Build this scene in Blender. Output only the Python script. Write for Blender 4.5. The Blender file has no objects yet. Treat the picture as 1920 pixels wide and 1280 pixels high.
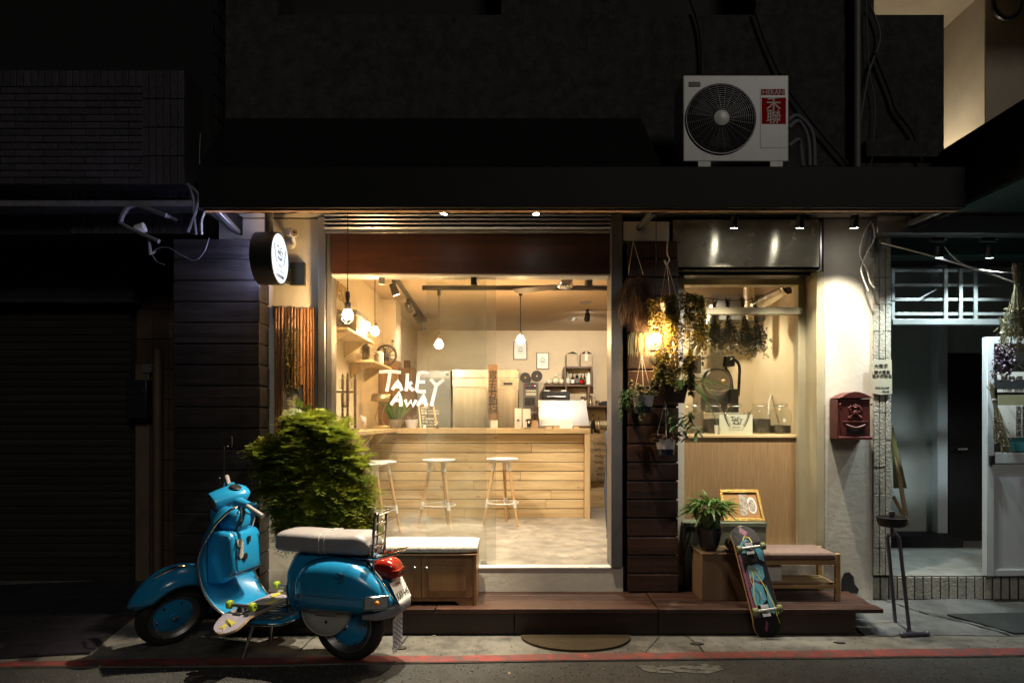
import bpy, bmesh, math, random
from mathutils import Vector, Matrix
R = math.radians
rnd = random.Random(11)
SC = bpy.context.scene
COL = SC.collection

# ---------------------------------------------------------------- camera, sky, moon, exposure
cam_d = bpy.data.cameras.new('camera')
cam = bpy.data.objects.new('camera', cam_d)
COL.objects.link(cam)
cam.location = (0, 0, 1.5)
cam.rotation_euler = (R(90), 0, 0)
cam_d.sensor_width = 36
cam_d.lens = 24
cam_d.shift_x = -5 / 1920
cam_d.shift_y = 145 / 1920
cam_d.clip_start = 0.05
cam_d.clip_end = 500
SC.camera = cam

SUN_EL, SUN_AZ = 30, 24          # the dim light over the street, behind the viewer and to the right
world = bpy.data.worlds.new('World')
SC.world = world
world.use_nodes = True
wn = world.node_tree
bg = wn.nodes['Background']
sky = wn.nodes.new('ShaderNodeTexSky')
sky.sky_type = 'NISHITA'
sky.sun_disc = False
sky.sun_elevation = R(SUN_EL)
sky.sun_rotation = R(180 - SUN_AZ)
wn.links.new(sky.outputs[0], bg.inputs[0])
bg.inputs[1].default_value = 0.0002
sun_d = bpy.data.lights.new('moon_light', 'SUN')
sun_d.energy = 0.125
sun_d.angle = R(14)
sun_d.color = (1, .93, .84)
sun = bpy.data.objects.new('moon_light', sun_d)
COL.objects.link(sun)
sv = Vector((math.sin(R(SUN_AZ)) * math.cos(R(SUN_EL)), -math.cos(R(SUN_AZ)) * math.cos(R(SUN_EL)), math.sin(R(SUN_EL))))
sun.rotation_euler = sv.to_track_quat('Z', 'Y').to_euler()
sun.location = sv * 20
vs = SC.view_settings
vs.view_transform = 'Standard'
vs.look = 'None'
vs.exposure = 1.3
vs.gamma = 1
vs.use_curve_mapping = False
SC.cycles.use_denoising = True
SC.cycles.max_bounces = 8
SC.cycles.transparent_max_bounces = 24
SC.cycles.sample_clamp_indirect = 4
SC.cycles.caustics_reflective = False
SC.cycles.caustics_refractive = False

# ---------------------------------------------------------------- geometry helpers
def P(px, py, d):
    """the point at depth d (metres from the viewer) that a spot of the photograph shows"""
    return Vector(((px - 965) * d / 1280, d, 1.5 + (785 - py) * d / 1280))
def X(px, d): return (px - 965) * d / 1280
def Zc(py, d): return 1.5 + (785 - py) * d / 1280

class MB:
    def __init__(s):
        s.v = []; s.f = []
    def add(s, vs_, fs):
        n = len(s.v)
        s.v += [Vector(v) for v in vs_]
        s.f += [[i + n for i in f] for f in fs]
        return s
    def box(s, x0, x1, y0, y1, z0, z1):
        return s.add([(x0,y0,z0),(x1,y0,z0),(x1,y1,z0),(x0,y1,z0),(x0,y0,z1),(x1,y0,z1),(x1,y1,z1),(x0,y1,z1)],
                     [(0,3,2,1),(4,5,6,7),(0,1,5,4),(1,2,6,5),(2,3,7,6),(3,0,4,7)])
    def obox(s, c, sz, rot=None):
        c = Vector(c); n = len(s.v)
        a, b, h = sz[0]/2, sz[1]/2, sz[2]/2
        s.box(-a, a, -b, b, -h, h)
        for i in range(n, len(s.v)):
            s.v[i] = (rot @ s.v[i] if rot else s.v[i]) + c
        return s
    def bar(s, p0, p1, w, h):
        """square bar between two points"""
        p0, p1 = Vector(p0), Vector(p1)
        q = (p1 - p0).to_track_quat('X', 'Z').to_matrix()
        return s.obox((p0 + p1) / 2, ((p1 - p0).length, w, h), q)
    def loft(s, rings, cap=True, closed=True):
        n = len(rings[0]); vs_ = [p for r in rings for p in r]; fs = []
        m = n if closed else n - 1
        for i in range(len(rings) - 1):
            for j in range(m):
                k = (j + 1) % n
                fs.append((i*n + j, i*n + k, (i+1)*n + k, (i+1)*n + j))
        if cap and closed:
            fs.append(tuple(range(n))[::-1]); fs.append(tuple((len(rings)-1)*n + j for j in range(n)))
        return s.add(vs_, fs)
    def tube(s, pts, r, n=8, closed=False, cap=True, flat=None):
        pts = [Vector(p) for p in pts]; m = len(pts)
        rs = r if isinstance(r, (list, tuple)) else [r] * m
        rings = []; nrm = None
        for i, p in enumerate(pts):
            if closed: t = pts[(i+1) % m] - pts[i-1]
            else: t = pts[min(i+1, m-1)] - pts[max(i-1, 0)]
            if t.length < 1e-9: t = Vector((0,0,1))
            t.normalize()
            if nrm is None:
                nrm = t.orthogonal() if flat is None else (Vector(flat) - t * t.dot(Vector(flat)))
                nrm.normalize()
            else:
                nrm = nrm - t * t.dot(nrm)
                if nrm.length < 1e-6: nrm = t.orthogonal()
                nrm.normalize()
            b = t.cross(nrm)
            k = 1 if flat is None else .15
            rings.append([p + rs[i] * (math.cos(2*math.pi*j/n) * nrm * k + math.sin(2*math.pi*j/n) * b) for j in range(n)])
        if closed:
            rings.append(rings[0]); return s.loft(rings, cap=False)
        return s.loft(rings, cap=cap)
    def cyl(s, p0, p1, r0, r1=None, n=16):
        return s.tube([p0, p1], [r0, r0 if r1 is None else r1], n)
    def lathe(s, prof, n=20, o=(0,0,0), axis='Z', cap=True):
        o = Vector(o); rings = []
        for r, h in prof:
            ring = []
            for j in range(n):
                a = 2*math.pi*j/n; c_, s_ = r*math.cos(a), r*math.sin(a)
                ring.append(o + Vector({'Z': (c_, s_, h), 'X': (h, c_, s_), 'Y': (c_, h, s_)}[axis]))
            rings.append(ring)
        return s.loft(rings, cap=cap)
    def ball(s, o, r, n=12, m=8, sc=(1,1,1)):
        prof = [(max(1e-4, math.sin(math.pi*i/m)), -math.cos(math.pi*i/m)) for i in range(m+1)]
        k = len(s.v); s.lathe(prof, n, cap=False)
        for i in range(k, len(s.v)):
            v = s.v[i]; s.v[i] = Vector((v.x*sc[0], v.y*sc[1], v.z*sc[2])) * r + Vector(o)
        return s
    def prism(s, poly, fn0, fn1):
        """extruded outline: fn0 / fn1 map an outline point to its two ends"""
        n = len(poly); a = [fn0(*p) for p in poly]; b = [fn1(*p) for p in poly]
        return s.add(a + b, [tuple(range(n))[::-1], tuple(range(n, 2*n))] + [(i, (i+1) % n, n + (i+1) % n, n + i) for i in range(n)])
    def quad(s, a, b, c, d): return s.add([a, b, c, d], [(0, 1, 2, 3)])
    def leaf(s, base, d, up, ln, w, droop=.3, seg=3, fold=.15, wf=None):
        """a pointed leaf: a folded strip bending down along its length"""
        base, d, up = Vector(base), Vector(d).normalized(), Vector(up)
        sd = d.cross(up)
        if sd.length < 1e-5: sd = d.orthogonal()
        sd.normalize(); nn = sd.cross(d)
        vs_ = []
        for i in range(seg + 1):
            t = i / seg
            p = base + d * ln * t + Vector((0, 0, -droop * ln * t * t))
            ww = w * (math.sin(math.pi * min(1, t * .9 + .08)) ** .8 if wf is None else wf(t)) * .5
            vs_ += [p - sd * ww + nn * ww * fold, p, p + sd * ww + nn * ww * fold]
        fs = []
        for i in range(seg):
            a = i * 3
            fs += [(a, a+1, a+4, a+3), (a+1, a+2, a+5, a+4)]
        return s.add(vs_, fs)
    def xf(s, mat4, start=0):
        for i in range(start, len(s.v)): s.v[i] = mat4 @ s.v[i]
        return s

W = {}
def B(mb, name, mat, par=None, smooth=35, bev=0, norm=True, base=None, solid=0, sub=0, raw=False):
    off = Vector() if raw else W.get(par.name, Vector()) if par else (Vector(base) if base is not None else Vector())
    me = bpy.data.meshes.new(name)
    me.from_pydata([tuple(v - off) for v in mb.v], [], mb.f)
    if norm:
        bm = bmesh.new(); bm.from_mesh(me)
        bmesh.ops.recalc_face_normals(bm, faces=bm.faces)
        bm.to_mesh(me); bm.free()
    if smooth:
        me.polygons.foreach_set('use_smooth', [True] * len(me.polygons))
        me.set_sharp_from_angle(angle=R(smooth))
    me.materials.append(mat)
    o = bpy.data.objects.new(name, me); COL.objects.link(o)
    if par:
        o.parent = par; W[o.name] = off
    elif base is not None:
        o.location = base; W[o.name] = Vector(base)
    if solid:
        md = o.modifiers.new('thickness', 'SOLIDIFY'); md.thickness = solid; md.offset = 0
    if bev:
        md = o.modifiers.new('edge', 'BEVEL'); md.width = bev; md.segments = 2; md.limit_method = 'ANGLE'; md.angle_limit = R(40)
    if sub:
        md = o.modifiers.new('smooth', 'SUBSURF'); md.levels = sub; md.render_levels = sub
    return o
def tag(o, label, cat, group=None):
    o['label'] = label; o['category'] = cat
    if group: o['group'] = group
    return o
def leaves(root, m, specs):
    """each large leaf a piece of its own"""
    for a, k in specs:
        B(MB().leaf(*a, **k), 'leaf', m, root, norm=False, smooth=60)
def fluff(mb, name, m, root, **k):
    """fine growth too small to pick apart"""
    o = B(mb, name, m, root, norm=False, **k); o['kind'] = 'stuff'; return o
def thing(name, label, cat, loc=(0,0,0), rz=0, group=None, local=False):
    o = bpy.data.objects.new(name, None); COL.objects.link(o)
    o.location = loc; o.rotation_euler = (0, 0, rz); o.empty_display_size = .1
    W[o.name] = Vector() if local else Vector(loc)
    return tag(o, label, cat, group)
def one(mb, name, mat, label, cat, group=None, **k):
    xs = [v.x for v in mb.v]; ys = [v.y for v in mb.v]; zs = [v.z for v in mb.v]
    base = ((min(xs)+max(xs))/2, (min(ys)+max(ys))/2, min(zs))
    return tag(B(mb, name, mat, base=base, **k), label, cat, group)
def struct(mb, name, mat, **k):
    o = B(mb, name, mat, **k); o['kind'] = 'structure'; return o
def copy_tree(o, par=None, loc=None, rz=None, label=None):
    c = o.copy(); COL.objects.link(c); c.parent = par
    if loc is not None: c.location = loc
    if rz is not None: c.rotation_euler = (0, 0, rz)
    if label: c['label'] = label
    for ch in list(o.children): copy_tree(ch, c)
    return c
def inst(src, par, loc, rot=None, sc=None):
    """another piece that shares the mesh of src (loc in the scene, par is a world-placed thing or part)"""
    c = src.copy(); COL.objects.link(c); c.parent = par
    c.location = Vector(loc) - W.get(par.name, Vector())
    if rot: c.rotation_euler = rot
    if sc: c.scale = sc
    return c
def text(body, size, mat, name, par, o, xd=(1,0,0), up=(0,0,1), align='CENTER', sx=1, space=1, depth=.0006, base=None, bold=0):
    """print set in raised lettering on a surface; o is the middle of its first baseline"""
    cu = bpy.data.curves.new('t', 'FONT'); cu.body = body; cu.size = size; cu.align_x = align
    cu.space_character = space; cu.extrude = depth; cu.resolution_u = 2; cu.space_line = 1.0; cu.offset = bold*size
    t = bpy.data.objects.new('t', cu); COL.objects.link(t)
    dg = bpy.context.evaluated_depsgraph_get()
    me = bpy.data.meshes.new_from_object(t.evaluated_get(dg))
    xd, up, o = Vector(xd).normalized(), Vector(up).normalized(), Vector(o)
    nn = xd.cross(up)
    mb = MB(); mb.add([o + xd*v.co.x*sx + up*v.co.y + nn*v.co.z for v in me.vertices], [list(p.vertices) for p in me.polygons])
    bpy.data.objects.remove(t); bpy.data.curves.remove(cu); bpy.data.meshes.remove(me)
    return B(mb, name, mat, par, smooth=0, norm=False, base=base)

# ---------------------------------------------------------------- materials
def nt(m): return m.node_tree.nodes, m.node_tree.links
def M(name, col, rough=.6, metal=0, var=.15, scale=6, bump=0, bscale=40, spec=.5, coat=0, col2=None, stretch=(1,1,1),
      emit=None, es=0, rvar=0, alpha=1, detail=5, sheen=0, trans=0, wear=None, wscale=3, wamt=.5, wpos=(.54, .68), aniso=0, arot=0, wstretch=None, rand=0, leafy=0):
    m = bpy.data.materials.new(name); m.use_nodes = True
    n, l = nt(m); b = n['Principled BSDF']
    b.inputs['Roughness'].default_value = rough
    b.inputs['Metallic'].default_value = metal
    b.inputs['Specular IOR Level'].default_value = spec
    b.inputs['Coat Weight'].default_value = coat
    b.inputs['Coat Roughness'].default_value = .06
    b.inputs['Alpha'].default_value = alpha
    b.inputs['Transmission Weight'].default_value = trans
    if aniso:
        b.inputs['Anisotropic'].default_value = aniso; b.inputs['Anisotropic Rotation'].default_value = arot
    if sheen: b.inputs['Sheen Weight'].default_value = sheen
    if emit:
        b.inputs['Emission Color'].default_value = (*emit, 1); b.inputs['Emission Strength'].default_value = es
    tc = n.new('ShaderNodeTexCoord'); mp = n.new('ShaderNodeMapping'); oi = n.new('ShaderNodeObjectInfo')
    sc_ = n.new('ShaderNodeVectorMath'); sc_.operation = 'SCALE'; sc_.inputs['Scale'].default_value = 37
    cx = n.new('ShaderNodeCombineXYZ')
    for i in range(3): l.new(oi.outputs['Random'], cx.inputs[i])
    l.new(cx.outputs[0], sc_.inputs[0])
    l.new(tc.outputs['Object'], mp.inputs['Vector']); l.new(sc_.outputs[0], mp.inputs['Location'])
    mp.inputs['Scale'].default_value = stretch
    base = (*col, 1)
    out = None
    if var or col2:
        nz = n.new('ShaderNodeTexNoise'); nz.inputs['Scale'].default_value = scale; nz.inputs['Detail'].default_value = detail
        nz.inputs['Roughness'].default_value = .62
        l.new(mp.outputs[0], nz.inputs['Vector'])
        rp = n.new('ShaderNodeValToRGB'); rp.color_ramp.elements[0].position = .3; rp.color_ramp.elements[1].position = .7
        c2 = col2 if col2 else tuple(min(1, c*(1+var)) for c in col)
        c1 = col if col2 else tuple(c*(1-var) for c in col)
        rp.color_ramp.elements[0].color = (*c1, 1); rp.color_ramp.elements[1].color = (*c2, 1)
        l.new(nz.outputs['Fac'], rp.inputs[0]); out = rp.outputs[0]
        if rvar:
            mr = n.new('ShaderNodeMapRange'); mr.inputs['To Min'].default_value = max(.02, rough-rvar); mr.inputs['To Max'].default_value = min(1, rough+rvar)
            l.new(nz.outputs['Fac'], mr.inputs['Value']); l.new(mr.outputs[0], b.inputs['Roughness'])
    if wear:
        wz = n.new('ShaderNodeTexNoise'); wz.inputs['Scale'].default_value = wscale; wz.inputs['Detail'].default_value = 8; wz.inputs['Roughness'].default_value = .7
        wm = mp
        if wstretch:
            wm = n.new('ShaderNodeMapping'); wm.inputs['Scale'].default_value = wstretch; l.new(tc.outputs['Object'], wm.inputs['Vector'])
        l.new(wm.outputs[0], wz.inputs['Vector'])
        wr = n.new('ShaderNodeValToRGB'); wr.color_ramp.elements[0].position = wpos[0]; wr.color_ramp.elements[1].position = wpos[1]
        wr.color_ramp.elements[1].color = (wamt, wamt, wamt, 1)
        l.new(wz.outputs['Fac'], wr.inputs[0])
        mx = n.new('ShaderNodeMix'); mx.data_type = 'RGBA'
        l.new(wr.outputs[0], mx.inputs['Factor']); mx.inputs[7].default_value = (*wear, 1)
        if out: l.new(out, mx.inputs[6])
        else: mx.inputs[6].default_value = base
        out = mx.outputs[2]
    if rand:
        hs = n.new('ShaderNodeHueSaturation'); rr = n.new('ShaderNodeMapRange'); rr.inputs['To Min'].default_value = 1 - rand; rr.inputs['To Max'].default_value = 1 + rand
        l.new(oi.outputs['Random'], rr.inputs['Value']); l.new(rr.outputs[0], hs.inputs['Value'])
        if out: l.new(out, hs.inputs['Color'])
        else: hs.inputs['Color'].default_value = base
        out = hs.outputs[0]
    if out: l.new(out, b.inputs['Base Color'])
    else: b.inputs['Base Color'].default_value = base
    if leafy:                              # thin leaves let light through
        tb = n.new('ShaderNodeBsdfTranslucent'); ms = n.new('ShaderNodeMixShader'); ms.inputs[0].default_value = leafy
        if out: l.new(out, tb.inputs[0])
        l.new(b.outputs[0], ms.inputs[1]); l.new(tb.outputs[0], ms.inputs[2]); l.new(ms.outputs[0], n['Material Output'].inputs[0])
    if bump:
        bz = n.new('ShaderNodeTexNoise'); bz.inputs['Scale'].default_value = bscale; bz.inputs['Detail'].default_value = 6
        l.new(mp.outputs[0], bz.inputs['Vector'])
        bp = n.new('ShaderNodeBump'); bp.inputs['Strength'].default_value = bump; bp.inputs['Distance'].default_value = .01
        l.new(bz.outputs['Fac'], bp.inputs['Height']); l.new(bp.outputs[0], b.inputs['Normal'])
    m.diffuse_color = (*col, 1)
    return m
def wood(name, c1, c2, axis=0, rough=.5, fine=26, knots=0, bump=.15, tint=.25, coat=0, wear=None):
    """grain drawn out along one axis, each board shifted and tinted on its own"""
    m = bpy.data.materials.new(name); m.use_nodes = True
    n, l = nt(m); b = n['Principled BSDF']; b.inputs['Roughness'].default_value = rough; b.inputs['Coat Weight'].default_value = coat
    b.inputs['Coat Roughness'].default_value = .2
    tc = n.new('ShaderNodeTexCoord'); mp = n.new('ShaderNodeMapping'); oi = n.new('ShaderNodeObjectInfo')
    cx = n.new('ShaderNodeCombineXYZ'); sm = n.new('ShaderNodeVectorMath'); sm.operation = 'SCALE'; sm.inputs['Scale'].default_value = 53
    for i in range(3): l.new(oi.outputs['Random'], cx.inputs[i])
    l.new(cx.outputs[0], sm.inputs[0]); l.new(sm.outputs[0], mp.inputs['Location'])
    s3 = [1, 1, 1]; s3[axis] = .07
    mp.inputs['Scale'].default_value = s3; l.new(tc.outputs['Object'], mp.inputs['Vector'])
    n1 = n.new('ShaderNodeTexNoise'); n1.inputs['Scale'].default_value = fine; n1.inputs['Detail'].default_value = 8; n1.inputs['Distortion'].default_value = .8
    n1.inputs['Roughness'].default_value = .65
    l.new(mp.outputs[0], n1.inputs['Vector'])
    rp = n.new('ShaderNodeValToRGB'); rp.color_ramp.elements[0].position = .32; rp.color_ramp.elements[1].position = .68
    rp.color_ramp.elements[0].color = (*c1, 1); rp.color_ramp.elements[1].color = (*c2, 1)
    l.new(n1.outputs['Fac'], rp.inputs[0])
    hv = n.new('ShaderNodeHueSaturation'); mr = n.new('ShaderNodeMapRange')
    mr.inputs['To Min'].default_value = 1 - tint; mr.inputs['To Max'].default_value = 1 + tint
    l.new(oi.outputs['Random'], mr.inputs['Value']); l.new(mr.outputs[0], hv.inputs['Value']); l.new(rp.outputs[0], hv.inputs['Color'])
    out = hv.outputs[0]
    if knots:
        m2 = n.new('ShaderNodeMapping'); s4 = [1, 1, 1]; s4[axis] = .55; m2.inputs['Scale'].default_value = s4
        l.new(sm.outputs[0], m2.inputs['Location']); l.new(tc.outputs['Object'], m2.inputs['Vector'])
        vo = n.new('ShaderNodeTexVoronoi'); vo.inputs['Scale'].default_value = knots
        l.new(m2.outputs[0], vo.inputs['Vector'])
        r2 = n.new('ShaderNodeValToRGB'); r2.color_ramp.elements[0].position = .03; r2.color_ramp.elements[1].position = .13
        r2.color_ramp.elements[0].color = (.85, .85, .85, 1); r2.color_ramp.elements[1].color = (0, 0, 0, 1)
        l.new(vo.outputs['Distance'], r2.inputs[0])
        mx = n.new('ShaderNodeMix'); mx.data_type = 'RGBA'; mx.inputs[7].default_value = (c1[0]*.3, c1[1]*.22, c1[2]*.16, 1)
        l.new(r2.outputs[0], mx.inputs['Factor']); l.new(out, mx.inputs[6]); out = mx.outputs[2]
    if wear:
        wz = n.new('ShaderNodeTexNoise'); wz.inputs['Scale'].default_value = 5; wz.inputs['Detail'].default_value = 9; wz.inputs['Roughness'].default_value = .75
        l.new(tc.outputs['Object'], wz.inputs['Vector'])
        wr = n.new('ShaderNodeValToRGB'); wr.color_ramp.elements[0].position = .55; wr.color_ramp.elements[1].position = .8
        wr.color_ramp.elements[1].color = (.6, .6, .6, 1); l.new(wz.outputs['Fac'], wr.inputs[0])
        mw = n.new('ShaderNodeMix'); mw.data_type = 'RGBA'; mw.inputs[7].default_value = (*wear, 1)
        l.new(wr.outputs[0], mw.inputs['Factor']); l.new(out, mw.inputs[6]); out = mw.outputs[2]
        mq = n.new('ShaderNodeMapRange'); mq.inputs['To Min'].default_value = rough - .18; mq.inputs['To Max'].default_value = rough + .3
        l.new(wz.outputs['Fac'], mq.inputs['Value']); l.new(mq.outputs[0], b.inputs['Roughness'])
    l.new(out, b.inputs['Base Color'])
    bp = n.new('ShaderNodeBump'); bp.inputs['Strength'].default_value = bump; bp.inputs['Distance'].default_value = .004
    l.new(n1.outputs['Fac'], bp.inputs['Height']); l.new(bp.outputs[0], b.inputs['Normal'])
    return m
def glassy(name, tint=(1,1,1), dirt=.03, refl=1.0, rough=.0):
    m = bpy.data.materials.new(name); m.use_nodes = True
    n, l = nt(m); n.remove(n['Principled BSDF']); o = n['Material Output']
    tr = n.new('ShaderNodeBsdfTransparent'); tr.inputs[0].default_value = (*tint, 1)
    gl = n.new('ShaderNodeBsdfGlossy'); gl.inputs['Roughness'].default_value = rough
    fr = n.new('ShaderNodeLayerWeight'); fr.inputs[0].default_value = .5
    pw = n.new('ShaderNodeMath'); pw.operation = 'POWER'; pw.inputs[1].default_value = 5; l.new(fr.outputs['Facing'], pw.inputs[0])
    mu = n.new('ShaderNodeMath'); mu.operation = 'MULTIPLY_ADD'; mu.inputs[1].default_value = .9; mu.inputs[2].default_value = .045 * refl
    l.new(pw.outputs[0], mu.inputs[0])
    mx = n.new('ShaderNodeMixShader'); l.new(mu.outputs[0], mx.inputs[0]); l.new(tr.outputs[0], mx.inputs[1]); l.new(gl.outputs[0], mx.inputs[2])
    fin = mx
    if dirt:
        d1 = n.new('ShaderNodeBsdfDiffuse'); d1.inputs[0].default_value = (.8, .75, .62, 1)
        d2 = n.new('ShaderNodeBsdfTranslucent'); d2.inputs[0].default_value = (.85, .78, .6, 1)
        df = n.new('ShaderNodeMixShader'); df.inputs[0].default_value = .6; l.new(d1.outputs[0], df.inputs[1]); l.new(d2.outputs[0], df.inputs[2])
        tc = n.new('ShaderNodeTexCoord'); nz = n.new('ShaderNodeTexNoise'); nz.inputs['Scale'].default_value = 2.2; nz.inputs['Detail'].default_value = 9
        nz.inputs['Roughness'].default_value = .7; nz.inputs['Distortion'].default_value = .6
        l.new(tc.outputs['Object'], nz.inputs['Vector'])
        mr = n.new('ShaderNodeMapRange'); mr.inputs['From Min'].default_value = .42; mr.inputs['From Max'].default_value = .75; mr.inputs['To Max'].default_value = dirt
        mr.inputs['To Min'].default_value = dirt * .12
        l.new(nz.outputs['Fac'], mr.inputs['Value'])
        m2 = n.new('ShaderNodeMixShader'); l.new(mr.outputs[0], m2.inputs[0]); l.new(mx.outputs[0], m2.inputs[1]); l.new(df.outputs[0], m2.inputs[2])
        fin = m2
    l.new(fin.outputs[0], o.inputs[0])
    return m
def glow(name, col, s):
    m = bpy.data.materials.new(name); m.use_nodes = True
    n, l = nt(m); n.remove(n['Principled BSDF']); e = n.new('ShaderNodeEmission')
    e.inputs[0].default_value = (*col, 1); e.inputs[1].default_value = s
    l.new(e.outputs[0], n['Material Output'].inputs[0]); return m

WARM = (1, .62, .27)
mat = {}
mat['asphalt'] = M('asphalt', (.042, .041, .04), .8, var=.3, scale=9, bump=.9, bscale=130, wear=(.13, .125, .115), wscale=70, wamt=.8, wpos=(.55, .66))
mat['concrete'] = M('concrete', (.155, .145, .125), .85, var=.32, scale=5, bump=.4, bscale=70, wear=(.05, .047, .042), wscale=4.5, wamt=.85, wpos=(.47, .66))
mat['concrete_wet'] = M('damp_concrete', (.12, .125, .125), .55, var=.4, scale=4, bump=.4, bscale=60, wear=(.04, .045, .05), wscale=2.4, wamt=.7)
mat['red_paint'] = M('red_paint', (.22, .042, .036), .8, var=.35, scale=7, bump=.3, bscale=90, wear=(.075, .065, .058), wscale=13, wamt=.9, wpos=(.46, .62))
mat['roughcast'] = M('roughcast', (.042, .041, .038), .95, var=.5, scale=14, bump=1.0, bscale=85, wear=(.022, .022, .02), wscale=3.5, wamt=.85, wstretch=(2.2, 1, .35))
mat['awning'] = M('awning_metal', (.0055, .0048, .0045), .6, var=.3, scale=4, bump=.06, bscale=12, spec=.3, wear=(.012, .010, .009), wscale=3, wstretch=(4, 1, .4))
mat['soffit'] = M('soffit_board', (.46, .4, .33), .7, var=.15, scale=6)
mat['lip'] = M('awning_lip', (.36, .21, .12), .6, var=.3, scale=20, stretch=(.3,1,1))
mat['plaster'] = M('white_plaster', (.62, .58, .5), .85, var=.08, scale=5, bump=.25, bscale=22, wear=(.42, .38, .31), wscale=2.0, wamt=.45)
mat['inner_wall'] = M('inner_plaster', (.60, .49, .34), .85, var=.06, scale=3, bump=.1, bscale=30)
mat['inner_ceiling'] = M('inner_ceiling_paint', (.5, .38, .26), .9, var=.05, scale=2)
mat['inner_floor'] = M('screed_floor', (.27, .245, .205), .5, var=.4, scale=6, bump=.12, bscale=20, wear=(.46, .41, .34), wscale=5, wamt=.9, rvar=.15)
mat['brushed'] = M('brushed_steel', (.40, .37, .31), .30, metal=1, var=.35, scale=5, stretch=(1, 1, .04), bump=.03, bscale=60)
mat['panel_steel'] = M('panel_steel', (.30, .28, .215), .27, metal=.5, var=.25, scale=3.5, bump=.06, bscale=7, rvar=.08, aniso=.92, arot=.25, wear=(.5, .48, .42), wscale=14, wamt=.35)
mat['alu'] = M('aluminium', (.42, .42, .44), .4, metal=1, var=.1, scale=12, stretch=(1,1,.1))
mat['grey_frame'] = M('grey_door_frame', (.10, .10, .11), .4, var=.15, scale=6)
mat['chrome'] = M('chrome', (.72, .71, .69), .16, metal=1, var=.05)
mat['alu_pale'] = M('pale_aluminium', (.30, .33, .33), .42, metal=.6, var=.08, scale=12)
mat['silver'] = M('silver_paint', (.52, .50, .45), .38, metal=.35, var=.15, scale=9)
mat['dull_metal'] = M('dull_metal', (.35, .34, .33), .42, metal=1, var=.2, scale=14)
mat['black'] = M('black_paint', (.012, .012, .013), .42, var=.2)
mat['black_matte'] = M('black_matte', (.012, .012, .013), .75, var=.2)
mat['rubber'] = M('rubber', (.014, .014, .014), .7, var=.3, scale=20, bump=.2, bscale=80)
mat['white'] = M('white_paint', (.72, .70, .66), .45, var=.06, scale=8)
mat['paper'] = M('paper', (.78, .76, .70), .8, var=.04)
mat['print_black'] = M('black_print', (.015, .014, .013), .7, var=.1)
mat['vinyl'] = M('white_vinyl', (.80, .80, .84), .6, var=.03)
mat['plank_dark'] = wood('dark_plank', (.012, .005, .003), (.05, .018, .010), 0, .42, 20, bump=.35, tint=.3, wear=(.06, .025, .015))
mat['plank_black'] = wood('charred_plank', (.007, .006, .006), (.030, .026, .027), 0, .40, 20, bump=.45, tint=.25, wear=(.05, .042, .04))
mat['header_wood'] = wood('header_wood', (.022, .007, .004), (.075, .025, .013), 0, .4, 8, bump=.15, tint=.1, wear=(.10, .045, .03))
mat['deck_wood'] = wood('deck_wood', (.025, .010, .006), (.085, .034, .020), 0, .42, 16, bump=.3, tint=.28, wear=(.13, .08, .052))
mat['pine'] = wood('pine_board', (.40, .265, .115), (.68, .50, .27), 0, .55, 14, knots=9, bump=.12, tint=.05)
mat['pine_z'] = wood('pine_post', (.42, .27, .12), (.68, .50, .27), 2, .55, 14, knots=6, bump=.12, tint=.08)
mat['stool_wood'] = wood('beech', (.46, .27, .12), (.6, .38, .19), 2, .5, 20, bump=.08, tint=.1)
mat['oak'] = wood('oak', (.20, .10, .040), (.34, .18, .075), 2, .42, 12, bump=.12, tint=.08)
mat['veneer'] = wood('window_veneer', (.25, .15, .07), (.34, .22, .11), 2, .5, 60, bump=.06, tint=.02)
mat['walnut'] = wood('walnut', (.06, .028, .014), (.15, .075, .038), 2, .5, 16, bump=.12, tint=.15)
mat['walnut_x'] = wood('walnut_shelf', (.06, .028, .014), (.15, .075, .038), 0, .5, 16, bump=.12, tint=.15)
mat['bamboo'] = M('bamboo', (.26, .12, .05), .42, var=.35, scale=9, stretch=(1, 1, .15), bump=.08, bscale=30)
mat['bamboo_node'] = M('bamboo_node', (.13, .06, .028), .55, var=.2)
mat['cream'] = M('cream_frame', (.42, .375, .25), .45, var=.08, scale=5)
mat['glass'] = glassy('shop_glass', (.97, .98, .97), .12, 1.3)
mat['glass_clean'] = glassy('window_glass', (.97, .98, .96), .012, 1.0)
mat['clear'] = glassy('clear_glass', (.93, .95, .94), 0, 1.6)
mat['clear_plastic'] = glassy('clear_plastic', (.8, .82, .86), .12, 1.3)
mat['bulb'] = glow('lit_bulb', (1, .62, .26), 290)
mat['bulb_in'] = glow('lit_bulb_inside', (1, .64, .28), 170)
mat['lens'] = glow('lit_spot_lens', (1, .95, .85), 34)
mat['lens_cool'] = glow('lit_cool_lens', (.85, .95, 1), 10)
mat['sign_face'] = glow('lit_sign_face', (.80, .88, 1), .62)
mat['sign_back'] = glow('lit_sign_back', (.56, .60, 1), 9)
mat['sign_print'] = M('sign_print', (.02, .02, .02), .7, var=.05)
mat['green_fern'] = M('fern_leaf', (.085, .15, .016), .5, var=.5, scale=5.5, col2=(.37, .38, .045), leafy=.38)
mat['green_leaf'] = M('green_leaf', (.05, .13, .02), .45, var=.4, scale=9, col2=(.12, .24, .04), leafy=.25, rand=.25)
mat['green_dark'] = M('dark_leaf', (.045, .11, .04), .42, var=.4, scale=9, col2=(.10, .19, .07), leafy=.25)
mat['ivy_leaf'] = M('ivy_leaf', (.20, .17, .04), .55, var=.4, scale=9, col2=(.40, .32, .09), leafy=.4)
mat['moss_strand'] = M('dry_strand', (.11, .062, .035), .8, var=.4, scale=12)
mat['dry_leaf'] = M('dried_leaf', (.10, .10, .04), .8, var=.5, scale=14, col2=(.32, .28, .16), leafy=.3)
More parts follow.
